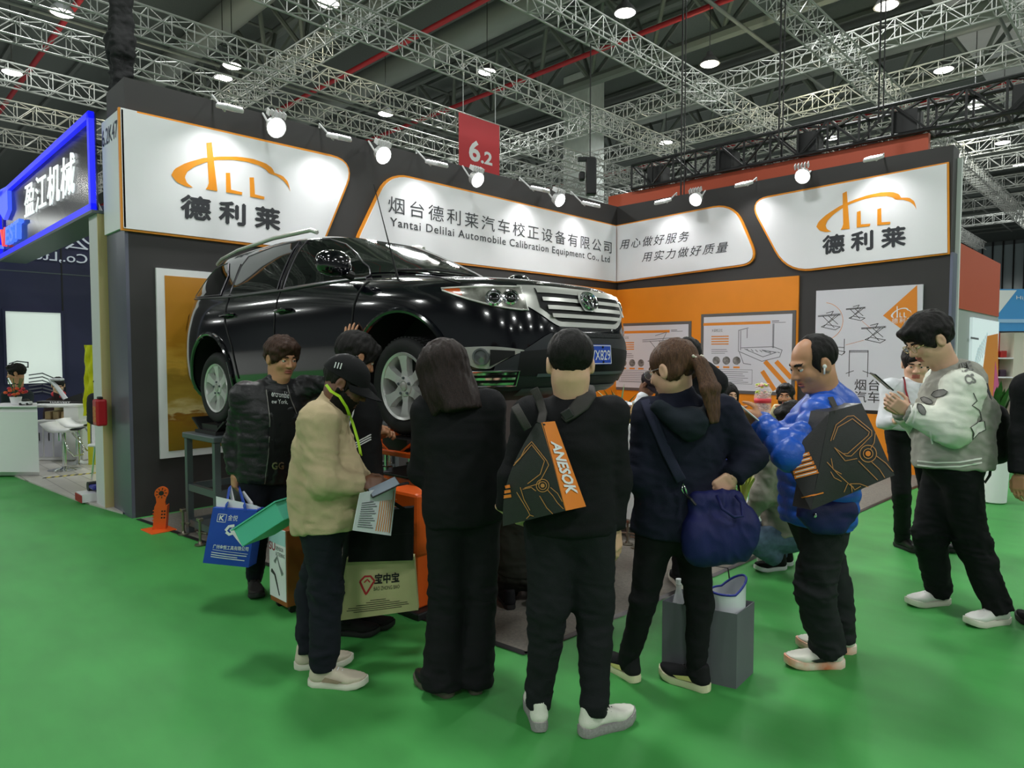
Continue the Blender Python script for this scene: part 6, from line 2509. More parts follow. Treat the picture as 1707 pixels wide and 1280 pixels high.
# ------------------------------------------------------------------ carried bags
M_tote = mat('blue_nonwoven', srgb(22, 70, 178), 0.6, bump=0.3, bscale=500)
b = Bag('tote_bag', 'blue printed tote bag in the bomber-jacket man\'s hand', (355, 846, 4.19), (428, 851, 4.13), (414, 946, 4.15), (338, 938, 4.21), 0.09, M_tote, bulge=0.012)
b.text('K', 0.20, 0.79, 0.32, 0.88, M_whiteplain, weight=0.03)
b.line([(0.16, 0.765), (0.36, 0.765), (0.36, 0.9), (0.16, 0.9)], 0.012, M_whiteplain, closed=True)
b.text('金悦', 0.40, 0.80, 0.62, 0.90, M_whiteplain)
b.line([(0.52, 0.66), (0.86, 0.38)], 0.085, M_whiteplain, 'wrench_print')
b.line([(0.40, 0.62), (0.46, 0.70), (0.58, 0.72)], 0.06, M_whiteplain, 'wrench_print')
b.line([(0.42, 0.60), (0.50, 0.56), (0.60, 0.60)], 0.06, M_whiteplain, 'wrench_print')
b.text('广州金悦工具有限公司', 0.18, 0.285, 0.95, 0.365, M_whiteplain, weight=0.015)
b.line([(0.18, 0.265), (0.95, 0.235)], 0.010, M_whiteplain)
for k, u1 in enumerate((0.93, 0.74, 0.90)):
    b.line([(0.16, 0.215 - 0.04 * k), (u1, 0.195 - 0.04 * k)], 0.018, M_whiteplain, 'text_line')
hb = PEOPLE['bomber']['P']['wrR'] + Vector((0, 0, -0.085))
for off, m_ in ((0.0, M_tote), (1.0, M_whiteplain)):
    o_ = b.th * (0.9 * off)
    b.strap([b.at(0.28, 0.97) + o_, b.at(0.30, 1.05) + o_ * 0.9, hb + b.th * 0.0 + RGT * -0.03, hb + RGT * 0.03, b.at(0.72, 1.05) + o_ * 0.9, b.at(0.74, 0.97) + o_], 0.016, m_)
for k in range(3):
    q0, q1 = b.at(0.04, 0.9) + b.th * (0.3 + 0.2 * k), b.at(0.98, 0.9) + b.th * (0.3 + 0.2 * k)
    pz = UP * (0.085 - 0.012 * k)
    MB().add([q0, q1, q1 + pz * 0.7, q0 + pz * 1.2], [(0, 1, 2, 3)]).build('paper_sheet', M_whiteplain, b.root)

# teal carton under the beige man's arm
c0 = W(455, 866, 3.52)
exb = (RGT * 0.80 - FWD * 0.25 + UP * 0.52).normalized()
eyb = (FWD * 0.85 + RGT * 0.30).normalized()
eyb = (eyb - exb * eyb.dot(exb)).normalized()
M = frame(c0, exb, eyb)
r = empty('teal_carton', c0, 'mint green carton tucked behind the beige sweatshirt', 'box')
M_teal = mat('mint_card', srgb(92, 196, 170), 0.55)
MB(M).rbox((-0.14, -0.13, -0.055), (0.16, 0.13, 0.045), 0.004).build('carton', M_teal, r)
MB(M).box((-0.15, -0.138, 0.045), (0.17, 0.138, 0.052)).build('lid', M_teal, r)
MB(M).stroke([(-0.04, 0.02), (0.10, 0.05)], 0.008, 0.053, 0.001).build('print', mat('teal_print', srgb(52, 140, 120), 0.6), r)

# flyer, phone, black case and cream bag of the same man
PB = PEOPLE['beige']['P']
hR = PB['wrR'] + cdir((0.9, 0.3, -0.15)) * 0.13
fl = Bag('flyer', 'white flyer with orange table columns in the beige-clad man\'s hand', (600, 822, 3.05), (661, 808, 3.285), (652, 893, 3.20), (588, 884, 3.02), 0.002, mat('flyer_paper', srgb(212, 216, 220), 0.5), 'flyer', bulge=0.006)
for k in range(6):
    u = 0.56 + 0.062 * k
    fl.line([(u, 0.06), (u, 0.72)], 0.022, M_printorange, 'table_column')
fl.line([(0.93, 0.05), (0.93, 0.9)], 0.025, mat('print_brown', srgb(170, 110, 50), 0.6), 'table_column')
for k in range(12):
    fl.line([(0.08, 0.12 + 0.055 * k), (0.48 - 0.05 * (k % 3), 0.12 + 0.055 * k)], 0.012, M_print, 'text_line')
ph = W(640, 812, 3.16)
r = empty('phone', ph, 'black phone in the hands of the beige-clad man', 'phone')
M = frame(ph, cdir((0.75, 0.5, 0.3)), cdir((-0.45, 0.7, 0.35)))
MB(M).rbox((-0.075, -0.036, -0.004), (0.075, 0.036, 0.004), 0.004).build('case', M_black, r)
MB(M).box((-0.070, -0.032, 0.004), (0.070, 0.032, 0.0046)).build('screen', mat('phone_screen', srgb(120, 130, 140), 0.1), r)
bc = Bag('laptop_case', 'flat black padded case hanging above the cream bag', (584, 856, 3.48), (689, 846, 3.50), (688, 934, 3.50), (580, 937, 3.48), 0.05, cloth('case_black', (26, 26, 28)), bulge=0.012)
bc.line([(0.03, 0.55), (0.97, 0.52)], 0.008, M_dark, 'zip')
bc.strap([bc.at(0.15, 0.98), PB['wrL'] + UP * -0.02, bc.at(0.85, 0.98)], 0.010, C_black, 'strap')
M_creamb = mat('cream_nonwoven', srgb(216, 208, 156), 0.6, bump=0.2, bscale=400)
cb = Bag('shopping_bag', 'cream shopping bag with red diamond emblem', (578, 930, 3.59), (690, 928, 3.61), (697, 1017, 3.60), (561, 1035, 3.57), 0.07, M_creamb, bulge=0.018)
M_red = mat('print_red', srgb(196, 44, 52), 0.5)
M_pk = mat('print_black', srgb(30, 28, 28), 0.6)
cb.line([(0.24, 0.62), (0.30, 0.70), (0.38, 0.70), (0.44, 0.62), (0.34, 0.40)], 0.028, M_red, 'emblem', closed=True, step=0.02)
cb.line([(0.30, 0.60), (0.34, 0.65), (0.38, 0.60)], 0.018, M_red, 'emblem', step=0.02)
cb.text('宝中宝', 0.44, 0.56, 0.78, 0.74, M_pk, weight=0.035)
cb.text('BAO ZHONG BAO', 0.44, 0.45, 0.78, 0.52, M_pk)
for k in range(6):
    w_ = (0.2, 0.3, 0.55, 0.75, 0.78, 0.6)[k]
    cb.line([(0.5 - w_ / 2, 0.29 - 0.036 * k), (0.5 + w_ / 2, 0.29 - 0.036 * k)], 0.010, M_pk, 'text_line')
hl = PB['wrL'] + UP * -0.02 + FWD * 0.03
cb.strap([cb.at(0.3, 0.97), cb.at(0.36, 1.2), cb.at(0.36, 1.9), hl, cb.at(0.48, 1.9), cb.at(0.64, 1.2), cb.at(0.7, 0.97)], 0.012, M_creamb)

# ------------------------------------------------------------------ sling bag of the central man
M_blackpp = mat('black_nonwoven', srgb(36, 35, 36), 0.5, bump=0.25, bscale=400)
M_gold = mat('gold_print', srgb(190, 130, 74), 0.45)
YB = 2.63
sb = Bag('sling_bag', 'black promotional bag with orange lettered side on the sweater man\'s back', (893, 706, YB), (904, 704, YB - 0.01), (944, 851, YB - 0.06), (838, 877, YB + 0.05), 0.11, M_blackpp, bulge=0.012, taper=0.7, lb=0.045)
# re-shape the top: the bag hangs from one gathered corner
gus = Bag('gusset', 'x', (903, 704, YB - 0.01), (925, 702, YB + 0.05), (977, 844, YB + 0.06), (944, 851, YB - 0.06), 0.004, mat('orange_nonwoven', srgb(232, 130, 38), 0.5, bump=0.2, bscale=400), bulge=0.0)
for o in list(gus.root.children):
    pass
gb = gus.body
gb.name = 'orange_side'
gb.parent = sb.root
gb.location = origin(gus.root) - origin(sb.root)
text3('lettering', 'ANESOK', lambda a, b_: gus.at(0.18 + 0.62 * b_, 0.78 - 0.62 * a, 0.004), M_whiteplain, sb.root, weight=0.035, shear=0.25)
bpy.data.objects.remove(gus.root)
fr_ = lambda px, py: None
SKB = Skin(sb.body)
for k, pts in enumerate(([(857, 776), (868, 764), (876, 748), (887, 736), (912, 768), (915, 775), (905, 794), (898, 806), (875, 813)], [(859, 772), (871, 760), (887, 741), (908, 768), (901, 790), (880, 806)])):
    decal_line('screen_print', pts, 1.3, SKB, M_gold, sb.root)
for rr in (6.5, 10.5):
    decal_line('screen_print', ring(905, 809, rr), 1.3, SKB, M_gold, sb.root, closed=True)
decal_poly('screen_print', ring(905, 809, 3.4), SKB, M_gold, sb.root)
for pts in ([(912, 815), (922, 826), (930, 838), (940, 848)], [(918, 812), (930, 822), (938, 836)], [(862, 820), (880, 850), (884, 858), (890, 860)], [(868, 812), (874, 832), (884, 850)], [(872, 815), (886, 812), (894, 818)],
            [(884, 858), (878, 864)], [(900, 826), (912, 846), (922, 856)]):
    decal_line('screen_print', pts, 1.2, SKB, M_gold, sb.root)
for k in range(3):
    decal_line('orange_pill', [(842 - k, 812 + 8 * k), (851 + k, 810 + 8 * k)], 5.0, SKB, mat('orange_print', srgb(226, 128, 40), 0.5), sb.root)
SW = Skin(PEOPLE['centre']['top'])
C_strap = cloth('strap_grey', (62, 60, 58))
strap_pts = [SW(980, 642, 0.012), SW(978, 660, 0.014), SW(968, 676, 0.014), SW(952, 690, 0.014), SW(940, 702, 0.02)]
MB().tube(strap_pts, [0.030, 0.034, 0.034, 0.026, 0.016], 8, flat=(tuple(-FWD + UP * 0.4), 0.16)).build('shoulder_strap', C_strap, sb.root, smooth=True)
p = SW(945, 692, 0.02)
MB(frame(p, cdir((0.8, 0, 0.5)), cdir((-0.5, 0, 0.8)))).rbox((-0.022, -0.02, -0.006), (0.022, 0.02, 0.008), 0.004).build('buckle', M_black, sb.root)
MB().tube([SW(890, 648, 0.01), SW(897, 668, 0.014), SW(906, 690, 0.02), sb.at(0.8, 0.99)], 0.018, 8, flat=(tuple(-FWD), 0.15)).build('handle', C_strap, sb.root, smooth=True)
MB().tube([W(858, 676, YB + 0.02), W(866, 690, YB - 0.01), W(880, 715, YB - 0.03)], 0.017, 8, flat=(tuple(-FWD), 0.15)).build('handle', C_strap, sb.root, smooth=True)

# ------------------------------------------------------------------ crossbody bag of the woman in navy
f = Field(0.009, 0.04)
c0, c1, c2 = W(1195, 830, 2.98), W(1202, 900, 2.97), W(1205, 930, 2.98)
f.cone(W(1160, 838, 3.0), W(1228, 832, 3.0), (0.05, 0.035), (0.05, 0.035), side=UP)
f.cone(W(1165, 885, 2.99), W(1240, 875, 2.99), (0.09, 0.07), (0.09, 0.07), side=UP)
f.cone(W(1168, 912, 2.99), W(1232, 905, 2.99), (0.09, 0.075), (0.085, 0.07), side=UP)
v, q_ = f.mesh()
v = folds(v, q_, 0.012, f=(10, 10, 7), seed=31)
lowz = Vector(v[v[:, 2].argmin()])
r = empty('crossbody_bag', Vector((c1.x, c1.y, lowz.z)), 'soft navy crossbody bag at the hoodie woman\'s hip', 'bag')
M_navybag = cloth('navy_nylon', (28, 32, 84), rough=0.5)
to_obj('bag_body', v, q_, M_navybag, r)
SP = Skin(PEOPLE['pony']['top'])
sp_ = [SP(1076, 668, 0.008), SP(1084, 690, 0.009), SP(1098, 722, 0.010), SP(1112, 756, 0.012), SP(1126, 786, 0.014), SP(1134, 800, 0.02)]
MB().tube(sp_, 0.024, 8, flat=(tuple(-FWD), 0.14)).build('shoulder_strap', cloth('strap_navy', (40, 42, 62)), r, smooth=True)
k0 = SP(1137, 808, 0.03)
MB().tube([k0 + UP * 0.02 + RGT * -0.006, k0 + RGT * 0.004, k0 + UP * -0.03 + RGT * 0.014, k0 + UP * -0.04 + RGT * 0.006, k0 + UP * -0.01 + RGT * -0.010], 0.004, 8, closed=True).build('snap_hook', M_chrome, r, smooth=True)
MB().tube([k0 + UP * -0.035 + RGT * 0.008, W(1152, 832, 2.96), W(1160, 842, 2.95)], 0.006, 6).build('tether', M_black, r)
MB().tube([W(1195, 826, 2.95), W(1204, 848, 2.90), W(1224, 862, 2.89), W(1238, 860, 2.90), W(1236, 838, 2.93), W(1226, 826, 2.96)], 0.007, 8).build('handle', M_navybag, r, smooth=True)

# ------------------------------------------------------------------ black tote of the man in blue, his waist bag, phone and earbud
tb = Bag('promo_tote', 'large black tote with copper line drawing on the puffer man\'s shoulder', (1383, 686, 3.06), (1437, 672, 3.12), (1492, 792, 3.08), (1352, 850, 3.00), 0.12, M_blackpp, bulge=0.02)
lf_ = Bag('fold', 'x', (1330, 742, 3.12), (1384, 686, 3.06), (1352, 850, 3.00), (1310, 772, 3.14), 0.02, M_blackpp, bulge=0.01)
lf_.body.name = 'side_gusset'
lf_.body.parent = tb.root
lf_.body.location = origin(lf_.root) - origin(tb.root)
bpy.data.objects.remove(lf_.root)
SKT = Skin(tb.body, lf_.body)
for k in range(5):
    a, b_ = (1318 + k * 1.8, 766 + 7.4 * k), (1350 + k * 3.6, 756 + 7.4 * k)
    decal_line('orange_pill', [a, b_], 6.0, SKT, MATS['orange_print'], tb.root)
    decal_line('pill_text', [(a[0] + 3, a[1] - 0.6), (b_[0] - 3, b_[1] + 0.6)], 1.6, SKT, M_whiteplain, tb.root, off=0.006)
decal_line('text_line', [(1337, 830), (1372, 821)], 2.2, SKT, MATS['orange_print'], tb.root)
for pts in ([(1384, 735), (1393, 708), (1412, 694), (1422, 693), (1452, 718), (1452, 726), (1418, 760), (1410, 760), (1390, 746)], [(1388, 733), (1396, 712), (1420, 698), (1448, 720), (1446, 726), (1412, 756), (1404, 756)],
            [(1392, 748), (1408, 768), (1428, 764)], [(1458, 722), (1456, 738), (1450, 748)], [(1452, 770), (1465, 782), (1474, 796)], [(1460, 760), (1476, 772), (1488, 786)], [(1430, 768), (1448, 786), (1462, 800)],
            [(1378, 770), (1396, 790), (1416, 808), (1422, 812)], [(1385, 764), (1388, 782), (1402, 790)], [(1384, 786), (1390, 796), (1402, 802)], [(1416, 806), (1432, 806), (1448, 812)], [(1416, 806), (1424, 816), (1434, 810)],
            [(1412, 806), (1406, 820)], [(1418, 808), (1420, 822)]):
    decal_line('line_print', pts, 1.2, SKT, M_gold, tb.root)
for rr in (8, 14):
    decal_line('line_print', ring(1446, 756, rr), 1.4, SKT, M_gold, tb.root, closed=True)
decal_poly('line_print', ring(1446, 756, 4.5), SKT, MATS['orange_print'], tb.root)
SPF = Skin(PEOPLE['puffer']['top'])
for o_ in (0.0, 0.03):
    MB().tube([SPF(1384, 664, 0.01) + FWD * o_, SPF(1391, 684, 0.012), W(1398, 690, 3.10) + FWD * o_, tb.at(0.15, 0.97)], 0.014, 8, flat=(tuple(-FWD), 0.15)).build('handle', C_strap, tb.root, smooth=True)
f = Field(0.009, 0.04)
f.cone(W(1345, 855, 3.20), W(1412, 852, 3.24), (0.05, 0.05), (0.06, 0.05), side=UP)
f.cone(W(1362, 872, 3.20), W(1395, 874, 3.22), (0.05, 0.05), (0.05, 0.05), side=UP)
v, q_ = f.mesh()
v = folds(v, q_, 0.006, seed=33)
p = W(1380, 885, 3.2)
r = empty('waist_bag', p, 'navy waist bag below the black tote', 'bag')
to_obj('bag_body', v, q_, M_navybag, r)
Sk_ = Skin(r.children[0])
MB().ball(Sk_(1358, 859, 0.004), (0.008, 0.008, 0.012)).build('zip_pull', M_chrome, r)
for key, px, py, Y_, nm in (('puffer', 1243, 683, 3.25, 'puffer-jacket man'), ('varsity', 1470, 636, 3.92, 'varsity-jacket man')):
    ph = W(px, py, Y_)
    r = empty('phone', ph, 'phone held up by the ' + nm, 'phone')
    M = frame(ph, cdir((-0.75, -0.1, 0.6)), cdir((0.1, 0.95, 0.1)))
    MB(M).rbox((-0.078, -0.037, -0.004), (0.078, 0.037, 0.004), 0.004).build('case', M_whiteplain if key == 'puffer' else M_black, r)
    MB(M).box((-0.072, -0.033, 0.004), (0.072, 0.033, 0.0046)).build('screen', MATS['phone_screen'], r)
Hm = in_head('puffer')
r = PEOPLE['puffer']['body']
m = MB(Hm)
m.ball((-0.086, 0.004, -0.010), (0.007, 0.009, 0.010))
m.tube([(-0.088, 0.008, -0.014), (-0.088, 0.018, -0.040)], 0.0036, 8)
m.build('earbud', M_whiteplain, r, smooth=True)

# ------------------------------------------------------------------ caps, glasses, lanyards, hair ties
def cap(key, m, brim=True):
    M = in_head(key)
    b_ = PEOPLE[key]['body']
    d = MB(M)
    rows = []
    for i in range(11):
        a = (pi / 2) * i / 10
        rr, z = math.cos(a), math.sin(a)
        rows.append([(0.092 * rr * math.cos(t), -0.012 + 0.112 * rr * math.sin(t), 0.022 + 0.105 * z ** 0.9 + 0.012 * max(0, -math.sin(t)) * 0) for t in [2 * pi * j / 28 for j in range(28)]])
    d.grid(rows, True)
    c_ = d.build('cap', m, b_, smooth=True)
    if brim:
        bm_ = MB(M)
        top_, bot = [], []
        for i in range(15):
            t = R(18) + R(144) * i / 14
            top_.append([(0.092 * math.cos(t) * k, -0.012 + 0.112 * math.sin(t) * (1 + (k - 1) * 0.2) + (0.085 * math.sin(t) ** 1.2 if k > 1.01 else 0), 0.030 - (0.022 if k > 1.01 else 0) - 0.02 * math.cos(t) ** 2) for k in (0.98, 1.04)])
        bm_.grid(top_)
        bm_.grid([[(x, y, z - 0.004) for x, y, z in r_] for r_ in top_])
        bm_.build('cap_brim', m, b_, smooth=True)
    MB(M).ball((0, -0.012, 0.128), (0.008, 0.008, 0.005)).build('cap_button', m, b_, smooth=True)
    return c_


C_cap = cloth('cap_black', (18, 18, 20))
cap('beige', C_cap)
M = in_head('beige')
for k in range(3):
    MB(M).tube([(0.0895 + 0.004, -0.040 - 0.012 * k, 0.052 - 0.004 * k), (0.0885 + 0.004, -0.046 - 0.012 * k, 0.078 - 0.004 * k)], 0.0024, 6).build('cap_ring', M_whiteplain, PEOPLE['beige']['body'])
cap('capman', cloth('cap_plum', (34, 24, 30)))
cap('backpacker', C_cap, False)


def glasses(key, m):
    M = in_head(key)
    b_ = PEOPLE[key]['body']
    g = MB(M)
    for s in (-1, 1):
        g.tube([(s * 0.033 + 0.023 * math.cos(a), 0.103, 0.002 + 0.019 * math.sin(a)) for a in [2 * pi * i / 20 for i in range(20)]], 0.0016, 6, closed=True)
        g.tube([(s * 0.056, 0.100, 0.008), (s * 0.074, 0.06, 0.010), (s * 0.080, -0.005, 0.008), (s * 0.078, -0.02, -0.008)], 0.0018, 6)
    g.tube([(-0.010, 0.105, 0.006), (0.010, 0.105, 0.006)], 0.0016, 6)
    fr = g.build('glasses', m, b_, smooth=True)
    for s in (-1, 1):
        MB(M).add([(s * 0.033 + 0.022 * math.cos(a), 0.103, 0.002 + 0.018 * math.sin(a)) for a in [2 * pi * i / 16 for i in range(16)]], [tuple(range(16))]).build(
            'lens', mat('clear_lens', (1, 1, 1), 0.02, alpha=0.12), fr)


glasses('varsity', mat('gold_wire', srgb(206, 186, 130), 0.25, 0.9))
glasses('pony', mat('silver_wire', srgb(190, 190, 196), 0.25, 0.9))
M = in_head('pony')
m = MB(M)
for k in range(9):
    m.ball((-0.032 + 0.008 * k, -0.128 - 0.004 * math.sin(k), 0.016 + 0.006 * math.cos(k * 1.7)), 0.0065, 8, 6)
m.build('hair_clip', mat('pearl', srgb(214, 206, 190), 0.25), PEOPLE['pony']['body'], smooth=True)

SKG = Skin(PEOPLE['beige']['top'], PEOPLE['beige']['body'])
decal_line('lanyard', [(546, 642), (553, 652), (566, 660), (576, 676), (588, 705), (597, 735), (602, 760)], 4.5, SKG, mat('lime_ribbon', srgb(178, 222, 40), 0.5), PEOPLE['beige']['body'], off=0.010)
SKS = Skin(PEOPLE['shirt']['top'])
decal_line('lanyard', [(1506, 628), (1508, 648), (1514, 668), (1524, 692), (1528, 704)], 3.4, SKS, mat('red_ribbon', srgb(150, 36, 48), 0.5), PEOPLE['shirt']['body'], off=0.010)
decal_line('shirt_placket', [(1534, 640), (1530, 670), (1526, 712)], 2.2, SKS, mat('shirt_seam', srgb(190, 194, 200), 0.7), PEOPLE['shirt']['body'], off=0.003)

# bomber jacket: open front with T-shirt, zip and belt buckle
SKJ = Skin(PEOPLE['bomber']['top'])
bb = PEOPLE['bomber']['body']
decal_poly('tee_shirt', [(448, 652), (462, 656), (478, 654), (484, 664), (490, 690), (492, 740), (488, 800), (446, 800), (447, 760), (449, 700), (444, 660)], SKJ, mat('cloth_tee', srgb(12, 12, 14), 0.95), bb, off=0.005, n=10)
decal_line('zip', [(444, 650), (450, 700), (447, 760), (441, 806)], 1.6, SKJ, mat('zip_grey', srgb(120, 118, 114), 0.4, 0.6), bb, off=0.007)
decal_line('zip', [(478, 642), (484, 664), (494, 690)], 1.6, SKJ, MATS['zip_grey'], bb, off=0.007)
decal_text('lettering', 'ercrombie', (453, 661), (481, 664), (453, 651), SKJ, M_whiteplain, bb, off=0.009)
decal_text('lettering', 'ew York,', (453, 674), (479, 675), (453, 665), SKJ, M_whiteplain, bb, off=0.009)
decal_text('belt_buckle', 'GG', (453, 782), (472, 782), (453, 770), SKJ, mat('brass', srgb(170, 150, 120), 0.3, 0.8), bb, off=0.010, weight=0.03)

# track top: three white stripes down the sleeve
SKW = Skin(PEOPLE['stripes']['top'])
for k in range(3):
    decal_line('sleeve_stripe', [(592 - 5 * k, 664 - k), (588 - 5 * k, 690), (580 - 4 * k, 716), (582 - 3 * k, 726 + 2 * k)], 2.4, SKW, M_whiteplain, PEOPLE['stripes']['body'], off=0.004)
    decal_line('cuff_stripe', [(592, 738 + 4 * k), (612, 727 + 4 * k), (618, 724 + 4 * k)], 2.0, SKW, M_whiteplain, PEOPLE['stripes']['body'], off=0.004)

# varsity jacket: ribbed stripes, patches, lettering
vb = PEOPLE['varsity']['body']
SKV = Skin(PEOPLE['varsity']['top'], *[q2 for q2 in vb.children if q2.name.startswith('sleeve')])
M_stripe = mat('cream_stripe', srgb(236, 236, 228), 0.8)
M_patch = mat('patch_grey', srgb(120, 120, 116), 0.8)
for dy in (0, 7):
    decal_line('hem_stripe', [(1530, 768 + dy), (1560, 771 + dy), (1600, 770 + dy), (1636, 764 + dy)], 2.6, SKV, M_stripe, vb)
for k in range(2):
    decal_line('collar_stripe', [(1563 + 6 * k, 598 - 2 * k), (1573 + 6 * k, 604 - 2 * k), (1588 + 4 * k, 600 - 2 * k)], 2.6, SKV, M_stripe, vb)
    decal_line('cuff_stripe', [(1519 + 6 * k, 676 - 2 * k), (1521 + 6 * k, 690), (1516 + 6 * k, 703 + 2 * k)], 2.4, SKV, M_stripe, vb)


def feather(cx, cy, L, w_, ang):
    c, s = math.cos(R(ang)), math.sin(R(ang))
    o = [(-1, 0), (-0.6, 0.8), (0, 1), (0.6, 0.8), (1, 0), (0.6, -0.8), (0, -1), (-0.6, -0.8)]
    pts = [(cx + (x * L * c - y * w_ * s), cy + (x * L * s + y * w_ * c)) for x, y in o]
    decal_poly('sleeve_patch', pts, SKV, M_patch, vb, off=0.004, n=3)
    decal_line('patch_edge', pts, 1.2, SKV, mat('patch_black', srgb(40, 40, 40), 0.8), vb, off=0.006, closed=True)


feather(1567, 656, 14, 6.0, -12)
feather(1546, 668, 11, 4.5, 25)
feather(1536, 683, 11, 5.0, 55)
decal_text('back_lettering', 'IBE\nCS', (1611, 642), (1630, 638), (1598, 606), SKV, M_patch, vb, off=0.004, weight=0.03)
decal_line('back_drawing', [(1622, 655), (1628, 668), (1620, 676), (1632, 684), (1636, 700), (1626, 706)], 1.4, SKV, MATS['patch_black'], vb)
decal_poly('back_patch', [(1617, 712), (1628, 704), (1640, 702), (1642, 716), (1630, 722), (1620, 732), (1622, 722)], SKV, M_stripe, vb, off=0.004, n=3)
decal_line('back_drawing', [(1617, 712), (1628, 704), (1640, 702), (1642, 716), (1630, 722), (1620, 732), (1622, 722)], 1.2, SKV, MATS['patch_black'], vb, off=0.006, closed=True)
decal_line('pocket_welt', [(1551, 718), (1555, 740)], 3.0, SKV, M_stripe, vb)
# hoodie: hood on the back
f = Field(0.009, 0.03)
PP = PEOPLE['pony']['P']
f.cone(W(1096, 678, 3.06), W(1150, 716, 2.99), (0.035, 0.03), (0.055, 0.04), side=UP)
f.cone(W(1190, 676, 3.08), W(1155, 716, 2.99), (0.035, 0.03), (0.055, 0.04), side=UP)
f.ell(W(1150, 700, 3.02), (0.09, 0.05, 0.06))
v, q_ = f.mesh()
to_obj('hood', folds(v, q_, 0.008, seed=40), q_, cloth('hood_green_navy', (24, 32, 40)), PEOPLE['pony']['body'])

# varsity man's backpack, and the black and blue one in the middle of the stand
f = Field(0.011, 0.04)
f.cone(W(1650, 690, 4.12), W(1652, 752, 4.12), (0.07, 0.13), (0.08, 0.14), side=RGT)
v, q_ = f.mesh()
lz = v[:, 2].min()
r = empty('backpack', Vector((W(1650, 700, 4.12).x, W(1650, 700, 4.12).y, lz)), 'charcoal backpack on the varsity-jacket man\'s back', 'backpack')
to_obj('pack_body', folds(v, q_, 0.008, seed=41), q_, cloth('pack_charcoal', (52, 52, 54)), r)
MB().tube([W(1641, 640, 3.90), W(1650, 680, 3.90), W(1655, 740, 3.92), W(1653, 775, 3.95)], 0.022, 8, flat=(tuple(-FWD), 0.2)).build('strap', cloth('pack_strap', (70, 70, 72)), r, smooth=True)
MB().tube([W(1652, 772, 3.95), W(1650, 792, 3.96), W(1642, 804, 3.96), W(1635, 795, 3.97), W(1634, 780, 3.98)], 0.008, 6).build('strap_tail', M_black, r, smooth=True)
f = Field(0.011, 0.03)
f.cone(W(1168, 625, 4.40), W(1190, 642, 4.40), (0.10, 0.08), (0.10, 0.08), side=UP)
f.cone(W(1150, 660, 4.42), W(1172, 690, 4.42), (0.13, 0.09), (0.15, 0.10), side=RGT)
v, q_ = f.mesh()
r = empty('backpack', Vector((W(1165, 690, 4.4).x, W(1165, 690, 4.4).y, v[:, 2].min())), 'black backpack with blue strap behind the ponytail', 'backpack')
to_obj('pack_body', folds(v, q_, 0.008, seed=42), q_, C_black, r)
MB().tube([W(1150, 606, 4.26), W(1166, 618, 4.26), W(1178, 636, 4.26), W(1190, 660, 4.28)], 0.016, 8, flat=(tuple(-FWD), 0.3)).build('strap', mat('cobalt_strap', srgb(36, 60, 170), 0.5), r, smooth=True)

# blue printed bag glimpsed behind the navy hoodie
bb_ = Bag('printed_bag', 'cobalt printed bag hanging behind the hoodie woman\'s elbow', (1205, 735, 4.42), (1245, 738, 4.42), (1240, 800, 4.42), (1205, 800, 4.42), 0.06, mat('cobalt_bag', srgb(62, 64, 150), 0.5), bulge=0.01)
bb_.line(ring(0.62, 0.5, 0.30, 0.30), 0.12, M_whiteplain, 'ring_print', closed=True, step=0.08)
bb_.line([(0.05, 0.35), (0.35, 0.38)], 0.2, M_whiteplain, 'ring_print')

bb_.strap([bb_.at(0.2, 0.98), PEOPLE['backpacker']['P']['elR'] + UP * 0.05, bb_.at(0.8, 0.98)], 0.012, M_black)

# ------------------------------------------------------------------ grey carton bag on the floor with its contents
A = G(1103, 1121)
B = G(1227, 1150)
Cc = G(1252, 1126)
e1 = (B - A)
e2 = (Cc - B)
M_gc = mat('grey_card', srgb(104, 106, 112), 0.6, var=0.04, vscale=6)
hgt = 0.37
r = empty('carton_bag', A, 'open grey card carrier bag on the green carpet', 'bag')
fl_ = [A, B, B + e2 * 1.15, A + e2 * 1.15]
for i in range(4):
    a, b_ = fl_[i], fl_[(i + 1) % 4]
    d = (b_ - a).normalized()
    n = Vector((d.y, -d.x, 0)) * 0.003
    MB().add([a, b_, b_ + UP * hgt, a + UP * hgt, a - n, b_ - n, b_ - n + UP * hgt, a - n + UP * hgt],
             [(0, 1, 2, 3), (4, 5, 6, 7), (3, 2, 6, 7), (0, 1, 5, 4), (1, 2, 6, 5), (0, 3, 7, 4)]).build('side_panel', M_gc, r)
MB().add([p_ + UP * 0.006 for p_ in fl_], [(0, 1, 2, 3)]).build('bottom', M_gc, r)
for t in (0.0, 1.0):
    s_ = A + e2 * 1.15 * t
    MB().tube([s_ + e1 * 0.3 + UP * hgt, s_ + e1 * 0.36 + UP * (hgt + 0.05 + 0.1 * t), s_ + e1 * 0.64 + UP * (hgt + 0.05 + 0.1 * t), s_ + e1 * 0.7 + UP * hgt], 0.004, 6).build('cord_handle', M_black, r, smooth=True)
M_pet = mat('clear_pet', (0.93, 0.95, 0.96), 0.05, alpha=0.35, spec=0.8)
